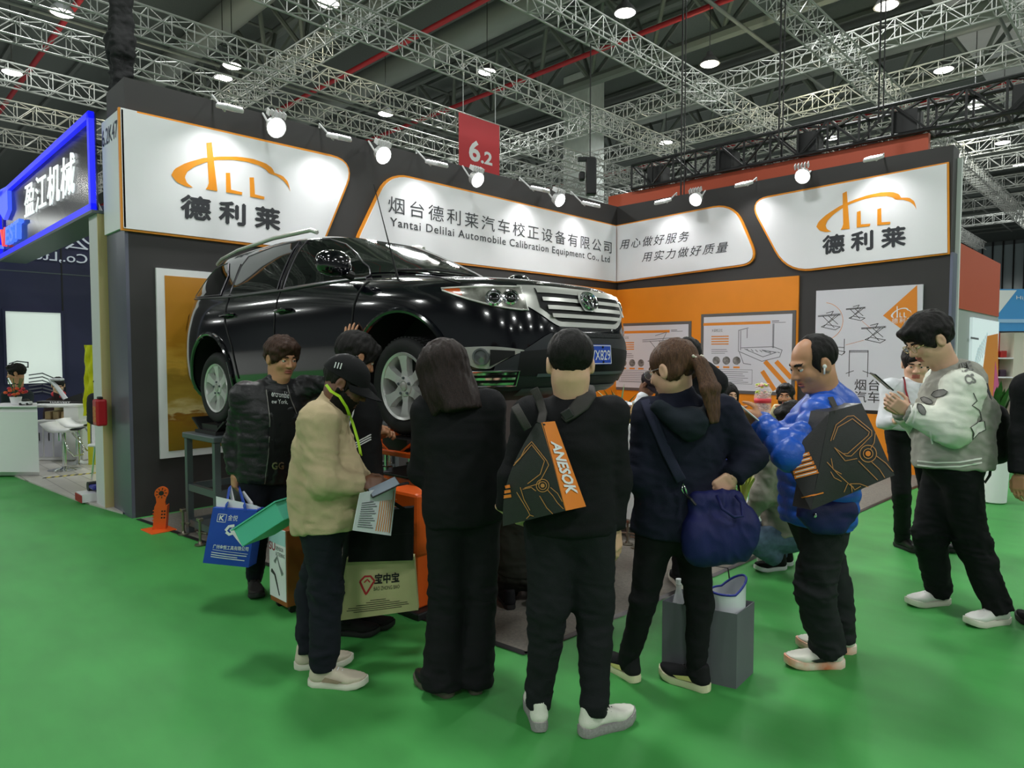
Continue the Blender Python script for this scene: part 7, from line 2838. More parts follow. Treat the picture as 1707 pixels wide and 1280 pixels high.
for u, v_, hh_, nm in ((0.13, 0.35, 0.46, 'at the dark corner'), (0.28, 0.7, 0.45, 'in the middle'), (0.43, 0.35, 0.42, 'beside the blue-edged sleeve')):
    c = A + e1 * u + e2 * 1.15 * v_
    b_ = empty('water_bottle', c + UP * 0.01, 'clear empty plastic bottle in the grey carrier, ' + nm, 'bottle', 'bottles in the grey carrier')
    MB(Matrix.Translation(c + UP * 0.01)).lathe([(0.030, 0.0), (0.033, 0.01), (0.033, 0.10), (0.030, 0.12), (0.033, 0.14), (0.033, hh_ - 0.13), (0.014, hh_ - 0.05), (0.014, hh_ - 0.02)], n=18).build('bottle', M_pet, b_, smooth=True, angle=50)
    MB(Matrix.Translation(c + UP * 0.01)).lathe([(0.016, hh_ - 0.025), (0.016, hh_), (0.001, hh_)], n=14).build('bottle_cap', M_whiteplain, b_, smooth=True, angle=40)
c = A + e1 * 0.76 + e2 * 0.6
rows = []
for z in (0.05, 0.25, 0.44):
    rows.append([c + e1.normalized() * (0.075 * math.cos(t) * (1 + 0.15 * z)) + e2 * (0.42 * math.sin(t)) + UP * (z + (0.07 * max(0, math.sin(t + 0.8)) if z > 0.4 else 0)) for t in [2 * pi * j / 24 for j in range(24)]])
rs = empty('paper_sleeve', c + UP * 0.05, 'rolled white paper sleeve with blue edge in the grey carrier', 'paper roll')
MB().grid(rows, True).build('sheet', mat('white_paper', srgb(220, 224, 228), 0.5), rs, smooth=True)
MB().tube(rows[-1], 0.006, 6, closed=True).build('blue_edge', mat('cobalt_edge', srgb(30, 46, 140), 0.5), rs, smooth=True)
# ------------------------------------------------------------------ tables at the back of the stand
def ctable(px, Y, w_, d_, z, label, legs=True):
    c = W(px, 700, Y)
    M = frame(Vector((c.x, c.y, 0)), RGT, FWD, UP)
    r = empty('display_table', (c.x, c.y, 0), label, 'table', 'white tables at the back of the stand')
    MB(M).rbox((-w_ / 2, -d_ / 2, z - 0.03), (w_ / 2, d_ / 2, z), 0.01).build('table_top', M_whiteplain, r)
    if legs:
        for sx in (-1, 1):
            for sy in (-1, 1):
                MB(M).cone((sx * (w_ / 2 - 0.05), sy * (d_ / 2 - 0.05), 0), (sx * (w_ / 2 - 0.05), sy * (d_ / 2 - 0.05), z - 0.03), 0.016, n=10).build('leg', M_chrome, r)
    return M, r, c


M1, t1, c1_ = ctable(1024, 6.0, 0.44, 0.42, 1.0, 'white table with drink bottles beside the car nose')
rows = []
for z, g in ((1.002, 1.0), (0.98, 1.03), (0.6, 1.05), (0.12, 1.10)):
    rows.append([M1 @ Vector(((0.255 + 0.012 * math.sin(t * 9)) * g * math.copysign(abs(math.cos(t)) ** 0.35, math.cos(t)), (0.24 + 0.012 * math.cos(t * 8)) * g * math.copysign(abs(math.sin(t)) ** 0.35, math.sin(t)), z)) for t in [2 * pi * j / 60 for j in range(60)]])
tag(MB().grid(rows, True).build('tablecloth', cloth('white_cloth', (222, 224, 226)), loc=(c1_.x, c1_.y, 0.12), smooth=True), 'white cloth draped over the drinks table', 'tablecloth')
M2, t2, c2_ = ctable(1275, 6.0, 0.5, 0.42, 1.0, 'white table carrying the tall candy jar')
for i, (px, col_, nm) in enumerate(((1043, (226, 170, 186), 'pink'), (1056, (214, 190, 130), 'amber'))):
    p = W(px, 690, 5.97)
    T = Matrix.Translation((p.x, p.y, 1.002))
    r = empty('drink_bottle', (p.x, p.y, 1.002), 'small drink bottle with %s label on the white table' % nm, 'bottle')
    MB(T).lathe([(0.028, 0), (0.030, 0.01), (0.030, 0.11), (0.012, 0.15), (0.012, 0.17)], n=16).build('bottle', mat('drink_' + nm, srgb(*col_), 0.15, alpha=0.8), r, smooth=True, angle=50)
    MB(T).lathe([(0.0315, 0.03), (0.0315, 0.09)], n=16).build('drink_label', mat('lbl_' + nm, srgb(*[min(255, v + 20) for v in col_]), 0.5), r, smooth=True, angle=50)
    MB(T).lathe([(0.015, 0.168), (0.015, 0.19), (0.001, 0.19)], n=12).build('bottle_cap', M_whiteplain, r)
p = W(1050, 697, 5.9)
MB_ = MB(Matrix.Translation((p.x, p.y, 1.03)))
MB_.ball((0, 0, 0), (0.05, 0.035, 0.028))
tag(MB_.build('lemon', mat('lemon_yellow', srgb(226, 202, 60), 0.5, bump=0.2, bscale=90), smooth=True, loc=(p.x, p.y, 1.003)), 'yellow lemon lying by the drink bottles', 'fruit')
# candy jar
p = W(1271, 690, 5.95)
T = Matrix.Translation((p.x, p.y, 1.002))
r = empty('candy_jar', (p.x, p.y, 1.002), 'tall clear candy jar with red band, heaped with wrapped sweets', 'jar')
MB(T).lathe([(0.066, 0), (0.072, 0.01), (0.072, 0.24), (0.062, 0.27), (0.064, 0.30)], n=24).build('jar', mat('jar_plastic', (0.95, 0.93, 0.92), 0.06, alpha=0.28, spec=0.8), r, smooth=True, angle=50)
MB(T).lathe([(0.0735, 0.175), (0.0735, 0.215)], n=24).build('red_band', mat('band_red', srgb(206, 44, 60), 0.5), r, smooth=True)
cm = [mat('sweet_%d' % i, srgb(*c_), 0.4) for i, c_ in enumerate(((226, 180, 170), (214, 150, 140), (196, 214, 90), (236, 220, 210)))]
rnd = random.Random(5)
m = [MB(T) for _ in cm]
for i in range(150):
    z = 0.015 + 0.30 * rnd.random()
    a, q0 = rnd.random() * 6.28, 0.055 * math.sqrt(rnd.random()) * (1.0 if z < 0.25 else 1.2)
    m[i % 4 if z > 0.24 else (i % 2)].ball((q0 * math.cos(a), q0 * math.sin(a), z + (0.03 if z > 0.28 else 0)), (0.016, 0.012, 0.010), 6, 4)
for mm, c_ in zip(m, cm):
    mm.build('sweets', c_, r, smooth=True)['kind'] = 'stuff'


def plant(px, py, Y, zbase, hgt, n, spread, label, m, broad=0.02, pot=True, seed=1):
    p = W(px, py, Y)
    rr = random.Random(seed)
    r = empty('potted_plant', (p.x, p.y, 0), label, 'plant')
    if pot:
        MB(Matrix.Translation((p.x, p.y, 0))).lathe([(0.09, 0), (0.12, 0.02), (0.15, max(0.25, zbase - 0.02)), (0.135, max(0.25, zbase - 0.02)), (0.001, max(0.22, zbase - 0.06))], n=20).build('pot', M_whiteplain, r, smooth=True, angle=50)
    for k in range(n):
        a = rr.random() * 6.28
        out = spread * (0.4 + 0.6 * rr.random())
        hh_ = hgt * (0.55 + 0.45 * rr.random())
        d = Vector((math.cos(a), math.sin(a), 0))
        sd = Vector((-d.y, d.x, 0))
        lm = MB()
        rows = []
        for i in range(7):
            t = i / 6
            c_ = Vector((p.x, p.y, zbase)) + d * out * t ** 1.3 + UP * (hh_ * (t - 0.35 * t * t * (out / spread)))
            w_ = broad * (math.sin(pi * min(1, t * 0.92 + 0.08)) ** 0.7)
            rows.append([c_ - sd * w_, c_ - UP * w_ * 0.25, c_ + sd * w_])
        lm.grid(rows)
        lm.build('leaf', m, r, smooth=True)
    return r


M_leaf = mat('palm_green', srgb(70, 104, 44), 0.5, var=0.2, vscale=12)
plant(1032, 690, 8.0, 0.75, 0.62, 22, 0.5, 'spiky green palm beside the car nose', M_leaf, 0.012, seed=3)
plant(1240, 800, 5.6, 0.30, 0.55, 14, 0.22, 'yellow-green grass plant in pot behind the crouching person', mat('grass_yellow', srgb(150, 160, 54), 0.5), 0.012, seed=4)

# ------------------------------------------------------------------ neighbouring stand on the left
SO = P0 - NL * 0.64 - U * 0.10
def LS(px, py):
    p = plane_hit(px, py, SO, -U) - SO
    return (p.dot(NL), p.z)


FS = frame(SO, NL, UP)
z_t, z_b = LS(172, 172)[1], LS(176, 343)[1]
LB = mat('led_blue', srgb(8, 12, 120), 0.4, emit=(0.01, 0.015, 1.0), estr=0.9)
r = empty('stand_sign', SO - NL * 3 + UP * z_b, 'blue-framed sign with glowing white characters over the white counter', 'sign')
x0_ = -5.2
for nm, lo, hi in (('led_frame', (x0_, z_t - 0.07, 0), (0, z_t, 0.05)), ('led_frame', (x0_, z_b, 0), (0, z_b + 0.07, 0.05)), ('led_frame', (-0.07, z_b, 0), (0, z_t, 0.05)), ('led_frame', (x0_, z_b, 0), (x0_ + 0.07, z_t, 0.05))):
    MB(FS).box(lo, hi).build(nm, LB, r)
MB(FS).box((x0_, z_b - 0.03, -0.30), (0.03, z_b, 0.05)).build('bottom_rail', M_steelgrey, r)
MB(FS).box((x0_, z_b, -0.02), (0, z_t, -0.01)).build('backing', mat('dark_acrylic', srgb(14, 15, 20), 0.2, alpha=0.72), r)
MB(FS).box((-0.22, z_b + 0.1, -0.35), (-0.06, z_t - 0.25, -0.33)).build('mesh_panel', mat('grey_mesh', srgb(150, 140, 140), 0.6, color2=srgb(40, 40, 44), vscale=90), r)
for k in range(3):
    xx = -0.5 - 1.4 * k
    MB(FS).tube([(xx, z_b, -0.2), (xx - 1.3, z_t, -0.2)], 0.025, 6).build('brace', M_steelgrey, r)
    MB(FS).tube([(xx - 0.65, z_b, -0.25), (xx - 0.65, z_t, -0.25)], 0.02, 6).build('brace', M_steelgrey, r)


def ltext(name, body, hit_, M, bl, br, tl, m, root, t=0.06, z=0.0, **k):
    b0, b1, t0 = [Vector(hit_(*p)) for p in (bl, br, tl)]
    return text(name, body, M, 0, 0, 1, 1, m, root, z=z, t=t, warp=lambda u, v: tuple(b0 + (b1 - b0) * u + (t0 - b0) * v), **k)


M_glowtext = mat('white_glow_letter', (1, 1, 1), 0.4, emit=(0.95, 1, 1), estr=0.75)
ltext('lettering', '盈江机械', LS, FS, (42, 365), (125, 321), (42, 309), M_glowtext, r, t=0.012, weight=0.0, spacing=1.08)
ltext('lettering', 'HAR', LS, FS, (-34, 436), (7, 414), (-34, 404), mat('letter_blue', srgb(60, 100, 230), 0.4, emit=(0.1, 0.25, 1), estr=0.8), r, weight=0.02)
ltext('lettering', 'V', LS, FS, (8, 413), (16, 409), (8, 384), mat('letter_red', srgb(230, 60, 70), 0.4, emit=(1, 0.1, 0.1), estr=0.8), r, weight=0.02)
ltext('lettering', 'EST', LS, FS, (17, 409), (40, 396), (17, 380), MATS['letter_blue'], r, weight=0.02)
sh_ = [LS(*p) for p in ((5, 318), (19, 311), (20, 350), (13, 367), (6, 356))]
MB(FS).prism(sh_, 0.0, 0.05).build('shield', mat('shield_blue', srgb(30, 50, 200), 0.4, emit=(0.05, 0.1, 0.9), estr=1.2), r)

# white pillar and what hangs on it
FP = frame(SO, NL, U, UP)
pz = z_b - 0.03
r = empty('sign_pillar', SO - NL * 0.2, 'white square pillar holding up the blue-framed sign', 'pillar')
MB(FP).box((-0.30, 0.0, 0), (0.0, 0.22, pz)).build('post', mat('pillar_white', srgb(214, 212, 216), 0.5), r)
MB(FP).box((0.0, 0.0, 0), (0.02, 0.22, pz)).build('edge_strip', mat('edge_gold', srgb(200, 180, 130), 0.5), r)
px_, pz_ = LS(176, 686)
M = frame(SO + NL * px_ - U * 0.05 + UP * pz_, NL, UP)
r = empty('extinguisher_box', SO + NL * px_ - U * 0.05 + UP * (pz_ - 0.15), 'red fire extinguisher box with gold print hung on the white pillar', 'fire box')
MB(M).rbox((-0.075, -0.14, -0.05), (0.075, 0.13, 0.05), 0.02).build('box', mat('fire_red', srgb(176, 26, 36), 0.35), r)
MB(M).box((-0.05, -0.10, 0.05), (0.05, 0.06, 0.052)).build('label_print', mat('fire_gold', srgb(206, 150, 60), 0.5, color2=srgb(176, 26, 36), vscale=40), r)
MB(M).rbox((-0.03, 0.13, -0.02), (0.05, 0.155, 0.02), 0.008).build('cap', M_black, r)
f = Field(0.012, 0.03)
bp0 = W(158, 662, 7.6)
f.cone(bp0, W(160, 698, 7.6), (0.08, 0.05), (0.10, 0.07), side=RGT)
v, q_ = f.mesh()
r = empty('backpack', Vector((bp0.x, bp0.y, v[:, 2].min())), 'dark grey backpack hanging beside the red extinguisher box', 'backpack')
to_obj('pack_body', folds(v, q_, 0.01, seed=50), q_, cloth('pack_dark', (48, 46, 52)), r)
MB().tube([bp0 + UP * 0.03, bp0 + UP * 0.18 + RGT * 0.05, SO - NL * 0.28 + UP * (bp0.z + 0.2)], 0.01, 6).build('strap', M_black, r)

# navy back wall of that stand
QN = G(95, 741)
def LN(px, py):
    p = plane_hit(px, py, QN, NL) - QN
    return (p.dot(U), p.z)


FN = frame(QN, U, UP)
nx0, nx1 = LN(-25, 600)[0], LN(176, 600)[0]
M_navyw = mat('navy_wall', srgb(44, 44, 78), 0.5)
wn = tag(MB(FN).box((nx0, 0, -0.1), (nx1 + 0.4, 4.3, 0)).build('wall_neighbour', M_navyw, loc=QN), 'navy back wall of the neighbouring stand', kind='structure')
MB(FN).box((LN(107, 600)[0] - 0.012, 0, 0), (LN(107, 600)[0] + 0.012, 4.3, 0.006)).build('panel_joint', M_black, wn)
zj = LN(90, 456)[1]
MB(FN).box((nx0, zj - 0.01, 0), (nx1 + 0.4, zj + 0.01, 0.006)).build('panel_joint', M_steelgrey, wn)
a, b_ = LN(12, 640), LN(100, 522)
r = empty('showcase', QN + U * a[0] + UP * a[1], 'bright frosted showcase window in the navy wall', 'showcase')
MB(FN).box((a[0], a[1], 0), (b_[0], b_[1], 0.03)).build('light_panel', mat('showcase_glow', srgb(214, 222, 216), 0.4, emit=(0.8, 0.9, 0.86), estr=0.45), r)
for nm, lo, hi in (('frame_bar', (a[0] - 0.04, a[1], 0), (a[0], b_[1], 0.06)), ('frame_bar', (b_[0], a[1], 0), (b_[0] + 0.04, b_[1], 0.06)), ('frame_bar', (a[0] - 0.04, b_[1], 0), (b_[0] + 0.04, b_[1] + 0.04, 0.06))):
    MB(FN).box(lo, hi).build(nm, M_navyw, r)
m = MB(FN)
m.stroke([LN(15, 610), LN(46, 612), LN(46, 604), LN(28, 602), LN(15, 606)], 0.02, 0.03, 0.002)
m.build('line_drawing', M_print, r)
m = MB(FN)
for k in range(6):
    m.stroke([LN(48, 625 + 6 * k), LN(70, 622 + 6 * k), LN(98, 634 + 5 * k)], 0.02, 0.03, 0.002)
m.build('line_drawing', M_print, r)
rt = empty('reversed_sign', QN + U * LN(100, 440)[0] + UP * LN(100, 440)[1], 'white outlined lettering seen from behind on the navy wall', 'sign')
M_outl = mat('outline_white', srgb(190, 195, 205), 0.4, emit=(0.8, 0.85, 0.95), estr=0.25)


def rtext(body, bl, br, tl):
    b0, b1, t0 = [Vector(LN(*p)) for p in (bl, br, tl)]
    text('lettering', body, FN, 0, 0, 1, 1, M_outl, rt, z=0.03, t=0.02, warp=lambda u, v: tuple(b0 + (b1 - b0) * u + (t0 - b0) * v))


rtext('e Co.,Ltd.', (166, 444), (50, 434), (166, 427))
rtext('公司', (150, 419), (58, 410), (150, 397))

# laminate floor, hazard tape, platform
fl_ = [G(-70, 772), G(22, 794), G(128, 836), G(205, 858)]
bk_ = [QN + U * (nx1 + 0.3), QN + U * nx0]
lam = bpy.data.materials.new('pale_laminate')
lam.use_nodes = True
nt = lam.node_tree
bs = nt.nodes['Principled BSDF']
bs.inputs['Roughness'].default_value = 0.3
tc = nt.nodes.new('ShaderNodeTexCoord')
bk = nt.nodes.new('ShaderNodeTexBrick')
bk.inputs['Color1'].default_value = srgb(206, 202, 196) + (1,)
bk.inputs['Color2'].default_value = srgb(184, 180, 172) + (1,)
bk.inputs['Mortar'].default_value = srgb(140, 136, 130) + (1,)
bk.inputs['Scale'].default_value = 1.0
bk.inputs['Mortar Size'].default_value = 0.006
bk.inputs['Brick Width'].default_value = 1.2
bk.inputs['Row Height'].default_value = 0.19
nt.links.new(tc.outputs['Object'], bk.inputs[0])
nt.links.new(bk.outputs[0], bs.inputs['Base Color'])
tag(MB().prism([tuple(p.xy) for p in fl_ + bk_], 0.0, 0.02).build('floor_laminate', lam), 'pale laminate floor of the neighbouring stand', kind='structure')
a, b_ = G(70, 797, 0.02), G(172, 787, 0.02)
r = empty('hazard_tape', a, 'yellow and black hazard tape across the laminate floor', 'tape')
d = (b_ - a)
n = Vector((-d.y, d.x, 0)).normalized() * 0.035
N_ = 16
for k in range(N_):
    p, q2 = a + d * (k / N_), a + d * ((k + 1) / N_)
    sh2 = d.normalized() * 0.03
    MB().add([p - n, q2 - n, q2 + n + sh2, p + n + sh2, p - n + UP * 0.003, q2 - n + UP * 0.003, q2 + n + sh2 + UP * 0.003, p + n + sh2 + UP * 0.003], [(4, 5, 6, 7), (0, 1, 5, 4), (2, 3, 7, 6)]).build(
        'tape_piece', mat('hazard_yellow', srgb(206, 190, 50), 0.5) if k % 2 else M_tape, r)
p = G(127, 836)
M = frame(p, NL, U, UP)
r = empty('platform', p, 'low white platform with red edge by the white pillar', 'platform')
MB(M).box((0.0, 0.0, 0.022), (0.24, 0.34, 0.11)).build('step', M_whiteplain, r)
MB(M).box((-0.006, -0.008, 0.022), (0.246, 0.0, 0.10)).build('red_edge', mat('edge_red', srgb(160, 30, 40), 0.5), r)
p = p + NL * 0.10 + U * 0.15 + UP * 0.11
r = empty('balance_board', p, 'blue and black wheeled device on the low platform', 'device')
MB(frame(p, NL, U, UP)).rbox((-0.02, -0.05, 0.03), (0.15, 0.05, 0.075), 0.02).build('deck', mat('device_blue', srgb(40, 44, 150), 0.3), r)
MB(frame(p, NL, U, UP)).cone((-0.05, -0.05, 0.05), (-0.05, 0.06, 0.05), 0.05, n=18).build('wheel', M_black, r)

# counters, seats
def counter(px0, px1, py, hgt, dep, label, open_=False):
    a, b_ = G(px0, py, 0.02), G(px1, py, 0.02)
    M = frame(a, RGT, FWD, UP)
    w_ = (b_ - a).dot(RGT)
    r = empty('counter', a, label, 'counter', 'white counters of the neighbouring stand')
    if open_:
        MB(M).rbox((0, 0, 0), (w_, dep, hgt - 0.24), 0.02).build('carcass', M_whiteplain, r)
        MB(M).rbox((0, 0, hgt - 0.05), (w_ * 0.94, dep, hgt), 0.02).build('worktop', M_whiteplain, r)
        MB(M).box((0, dep - 0.03, hgt - 0.24), (w_ * 0.8, dep, hgt - 0.05)).build('back_panel', mat('shelf_beige', srgb(196, 176, 140), 0.5), r)
        MB(M).box((w_ * 0.62, 0.02, hgt - 0.24), (w_ * 0.92, dep, hgt - 0.05)).build('side_panel', M_whiteplain, r)
        for k in range(3):
            MB(M).rbox((w_ * (0.10 + 0.17 * k), 0.15, hgt - 0.238), (w_ * (0.22 + 0.17 * k), dep - 0.05, hgt - 0.12), 0.01).build('shelf_box', mat('shelf_tan', srgb(186, 160, 120), 0.5), r)
        for k in range(3):
            dr = MB(M).box((w_ * 0.2 * k + 0.02, -0.008, 0.06), (w_ * 0.2 * (k + 1) - 0.01, 0.0, hgt - 0.28)).build('door', mat('door_lilac', srgb(214, 212, 228), 0.4), r)
            MB(M).box((w_ * 0.2 * (k + 1) - 0.05, -0.02, 0.3), (w_ * 0.2 * (k + 1) - 0.035, -0.008, 0.42)).build('handle', M_chrome, dr)
    else:
        out = [(0, 0), (dep, 0), (dep, hgt), (0.06, hgt), (0.0, hgt - 0.05), (-0.12, 0.06)]
        m = MB(frame(a, FWD, UP, RGT))
        m.prism([(x, y) for x, y in [(0.10, 0), (dep, 0), (dep, hgt), (0.06, hgt), (0.0, hgt - 0.06), (0.03, 0.06)]], 0, w_)
        m2 = MB(M).rbox((-0.01, -0.02, hgt), (w_ + 0.01, dep, hgt + 0.02), 0.008)
        for q2 in m.v + m2.v:                       # its end runs back at an angle
            u_ = (q2 - a).dot(RGT)
            if u_ > w_ * 0.5:
                q2 -= RGT * (0.40 * max(0, (q2 - a).dot(FWD)) / dep)
        m.build('carcass', M_whiteplain, r)
        m2.build('worktop', M_whiteplain, r)
    return M, r, w_


MC, rc, wc = counter(-40, 66, 795, 0.90, 0.55, 'tall white counter front with flowers on top')
MD, rd, wdd = counter(57, 138, 768, 0.84, 0.5, 'white counter with open shelf and lilac doors', True)
# robot model, flowers, toy car on the counters
p = MD @ Vector((0.05, 0.22, 0.84))
M = frame(p, RGT, FWD, UP)
r = empty('robot_model', p, 'black-based robot arm model lying on the white counter', 'model')
MB(M).rbox((-0.1, -0.08, 0.0), (0.62, 0.08, 0.035), 0.01).build('base', M_black, r)
MB(M).prism([(0.30, 0), (0.6, 0.0), (0.64, 0.14), (0.42, 0.12)], -0.01, 0.0)
MB(frame(p, RGT, UP, -FWD)).prism([(0.28, 0.035), (0.6, 0.035), (0.58, 0.16), (0.40, 0.10)], -0.05, 0.05).build('housing', M_black, r)
MB(M).tube([(0.30, 0, 0.06), (0.16, 0, 0.26), (0.06, 0, 0.36)], [0.035, 0.03, 0.022], 8).build('arm', mat('arm_silver', srgb(206, 208, 214), 0.35, 0.3), r)
MB(M).rbox((0.10, -0.05, 0.34), (0.26, 0.05, 0.375), 0.01).build('head_plate', mat('head_silver', srgb(206, 208, 214), 0.35, 0.3), r)
text('lettering', 'HARVEST', frame(p + RGT * 0.12 - FWD * 0.081 + UP * 0.008, RGT, UP), 0, 0, 0.3, 0.022, M_whiteplain, r, z=0.0, t=0.001, weight=0.02)
p = MC @ Vector((wc - 0.42, 0.2, 0.922))
r = empty('flower_pot', p, 'small pot of orange flowers on the white counter', 'flowers')
MB(Matrix.Translation(p)).lathe([(0.05, 0), (0.07, 0.10), (0.06, 0.10), (0.001, 0.08)], n=16).build('pot', M_whiteplain, r, smooth=True, angle=50)
rr = random.Random(3)
for k in range(14):
    a_, q0 = rr.random() * 6.28, 0.11 * math.sqrt(rr.random())
    c_ = p + Vector((q0 * math.cos(a_), q0 * math.sin(a_), 0.12 + 0.10 * rr.random()))
    MB().ball(c_, (0.026, 0.026, 0.02), 8, 5).build('blossom', mat('bloom_%d' % (k % 2), srgb(*((214, 84, 40), (196, 50, 60))[k % 2]), 0.6), r, smooth=True)
for k in range(5):
    a_ = rr.random() * 6.28
    MB().tube([p + UP * 0.08, p + Vector((0.05 * math.cos(a_), 0.05 * math.sin(a_), 0.22)), p + Vector((0.10 * math.cos(a_), 0.10 * math.sin(a_), 0.34))], 0.006, 5).build('stem', M_leaf, r)
p = MC @ Vector((wc - 0.22, 0.10, 0.922))
r = empty('toy_car', p, 'tiny black and white toy car on the counter corner', 'toy')
MB(frame(p, RGT, FWD, UP)).rbox((-0.07, -0.035, 0.012), (0.07, 0.035, 0.05), 0.012).build('shell', M_whiteplain, r)
MB(frame(p, RGT, FWD, UP)).rbox((-0.035, -0.03, 0.045), (0.04, 0.03, 0.08), 0.014).build('cabin', M_black, r)
for dx in (-0.045, 0.045):
    MB(frame(p, RGT, FWD, UP)).cone((dx, -0.04, 0.016), (dx, 0.04, 0.016), 0.016, n=10).build('axle', M_black, r)


def bar_stool(px, py, label):
    p = G(px, py, 0.02)
    T = frame(p, RGT, FWD, UP)
    r = empty('bar_stool', p, label, 'stool', 'white bar stools')
    MB(T).lathe([(0.20, 0.0), (0.20, 0.008), (0.06, 0.03), (0.03, 0.05)], n=24).build('base', M_chrome, r, smooth=True, angle=40)
    MB(T).cone((0, 0, 0.03), (0, 0, 0.52), 0.025, n=12).build('post', M_chrome, r, smooth=True, angle=40)
    rows = []
    for i in range(9):
        x = -0.20 + 0.40 * i / 8
        z = 0.53 + 0.10 * (abs(x) / 0.2) ** 3 * (1 if x < 0 else 0.3)
        rows.append([(x, -0.17, z), (x, -0.18, z + 0.02), (x, 0, z + 0.03), (x, 0.18, z + 0.02), (x, 0.17, z), (x, 0, z - 0.02)])
    MB(T).grid(rows, True).build('seat', M_whiteplain, r, smooth=True)
    MB(T).tube([(0.05, -0.10, 0.50), (0.16, -0.16, 0.30), (0.19, -0.10, 0.20), (0.19, 0.10, 0.20), (0.16, 0.16, 0.30), (0.05, 0.10, 0.50)], 0.011, 8).build('footrest', M_chrome, r, smooth=True)


bar_stool(108, 783, 'white bar stool with chrome post in front of the lilac doors')
bar_stool(131, 772, 'white bar stool tucked at the end of the open-shelf counter')
p = G(153, 800, 0.02)
T = frame(p, RGT, FWD, UP)
r = empty('shell_chair', p, 'white shell chair with chrome legs beside the yellow cover', 'chair')
for dx in (-0.0, 0.36):
    for dy in (0.0, 0.36):
        MB(T).cone((dx, dy, 0), (dx * 0.8 + 0.03, dy * 0.8 + 0.03, 0.42), 0.011, n=8).build('leg', M_chrome, r)
MB(T).rbox((-0.03, -0.03, 0.42), (0.40, 0.40, 0.46), 0.02).build('seat', M_whiteplain, r)
rows = []
for i in range(7):
    z = 0.44 + 0.40 * i / 6
    rows.append([(-0.03 - 0.03 * i / 6 + 0.05 * (abs(y) / 0.2) ** 2, 0.185 + y * (1 - 0.05 * i), z) for y in (-0.2, -0.1, 0, 0.1, 0.2)])
m = MB(T)
m.grid(rows)
m.grid([[(x - 0.015, y, z) for x, y, z in q2] for q2 in rows])
m.build('backrest', M_whiteplain, r, smooth=True)
rows = []
c0 = W(141, 575, 9.6)
for i in range(14):
    z = 0.98 * (1 - i / 13)
    rows.append([W(140 + 34 * j / 24, 575 + 118 * i / 13, 9.5) + FWD * (0.02 * math.sin(j * 1.3 + i * 0.4) + 0.015 * math.sin(j * 0.5 + i * 1.7)) for j in range(25)])
m = MB()
m.grid(rows)
m.grid([[p_ + FWD * 0.25 for p_ in q2] for q2 in rows])
for i in (0, 13):
    m.grid([rows[i], [p_ + FWD * 0.25 for p_ in rows[i]]])
for j in (0, 24):
    m.grid([[q2[j] for q2 in rows], [q2[j] + FWD * 0.25 for q2 in rows]])
g_ = W(157, 693, 9.6)
r = empty('covered_stack', Vector((g_.x, g_.y, 0)), 'tall stack hidden under a bright yellow cover', 'cover')
m.build('yellow_cover', mat('yellow_sheet', srgb(196, 200, 30), 0.45), r, smooth=True, angle=60)
gz = g_.z
MB(frame(Vector((W(145, 693, 9.55).x, W(145, 693, 9.55).y, 0)), RGT, FWD, UP)).box((0, 0, 0.02), (0.22, 0.2, gz + 0.02)).build('plinth', mat('yellow_sheet', srgb(196, 200, 30), 0.45), r)
m = MB(in_head('deskwoman'))
m.tube([(0.07 * math.cos(t), 0.02 + 0.075 * math.sin(t), -0.145 + 0.01 * math.sin(3 * t)) for t in [2 * pi * i / 20 for i in range(20)]], 0.032, 8, closed=True)
m.build('scarf', mat('scarf_red', srgb(176, 30, 44), 0.7), PEOPLE['deskwoman']['body'], smooth=True)

# ------------------------------------------------------------------ stands beyond the right wall
QR = G(1640, 746)
def LR(px, py):
    p = plane_hit(px, py, QR, NL) - QR
    return (p.dot(U), p.z)


FQ = frame(QR, U, UP)
x0_, x1_ = LR(1590, 600)[0] - 0.3, LR(1662, 600)[0]
M_rust = mat('rust_orange', srgb(198, 84, 52), 0.5)
wq = tag(MB(FQ).box((x0_, 0, -0.15), (x1_, LR(1625, 520)[1], 0)).build('wall_next_stand', mat('pale_grey_wall', srgb(172, 176, 176), 0.5), loc=QR), 'pale grey wall of the stand behind, under a rust band', kind='structure')
MB(FQ).box((x0_, LR(1625, 520)[1], -0.15), (x1_ - 0.1, LR(1592, 402)[1], 0.02)).build('rust_band', M_rust, wq)
a, b_ = LR(1610, 745), LR(1661, 548)
r = empty('light_poster', QR + U * a[0] + UP * 0.05, 'glowing poster with orange arrow on the pale grey wall', 'poster')
MB(FQ).box((a[0], 0.05, 0), (b_[0] - 0.02, b_[1] + 0.12, 0.04)).build('light_panel', mat('poster_glow', srgb(216, 228, 232), 0.4, emit=(0.8, 0.92, 0.95), estr=0.4), r)
MB(FQ).prism([LR(1630, 640), LR(1641, 560), LR(1659, 556), LR(1659, 664), LR(1645, 664)], 0.04, 0.043).build('orange_arrow', mat('arrow_orange', srgb(238, 142, 44), 0.5), r)
MB(FQ).prism([LR(1650, 664), LR(1654, 602), LR(1660, 640), LR(1660, 668)], 0.043, 0.046).build('pink_arrow', mat('arrow_pink', srgb(226, 90, 150), 0.5), r)
m = MB(FQ)
for k in range(6):
    m.stroke([LR(1616 + 4 * k, 620 - 6 * k), LR(1626 + 3 * k, 580 - 5 * k)], 0.02, 0.04, 0.002)
m.build('hatch_print', mat('hatch_blue', srgb(150, 180, 196), 0.5), r)
MB(FQ).stroke([LR(1613, 563), LR(1626, 565)], 0.03, 0.041, 0.002).build('text_line', M_print, r)

c0 = W(1656, 560, 15.5)
FB = frame(Vector((c0.x, c0.y, 0)), RGT, UP)
def LBp(px, py):
    p = plane_hit(px, py, Vector((c0.x, c0.y, 0)), -FWD)
    return ((p - Vector((c0.x, c0.y, 0))).dot(RGT), p.z)


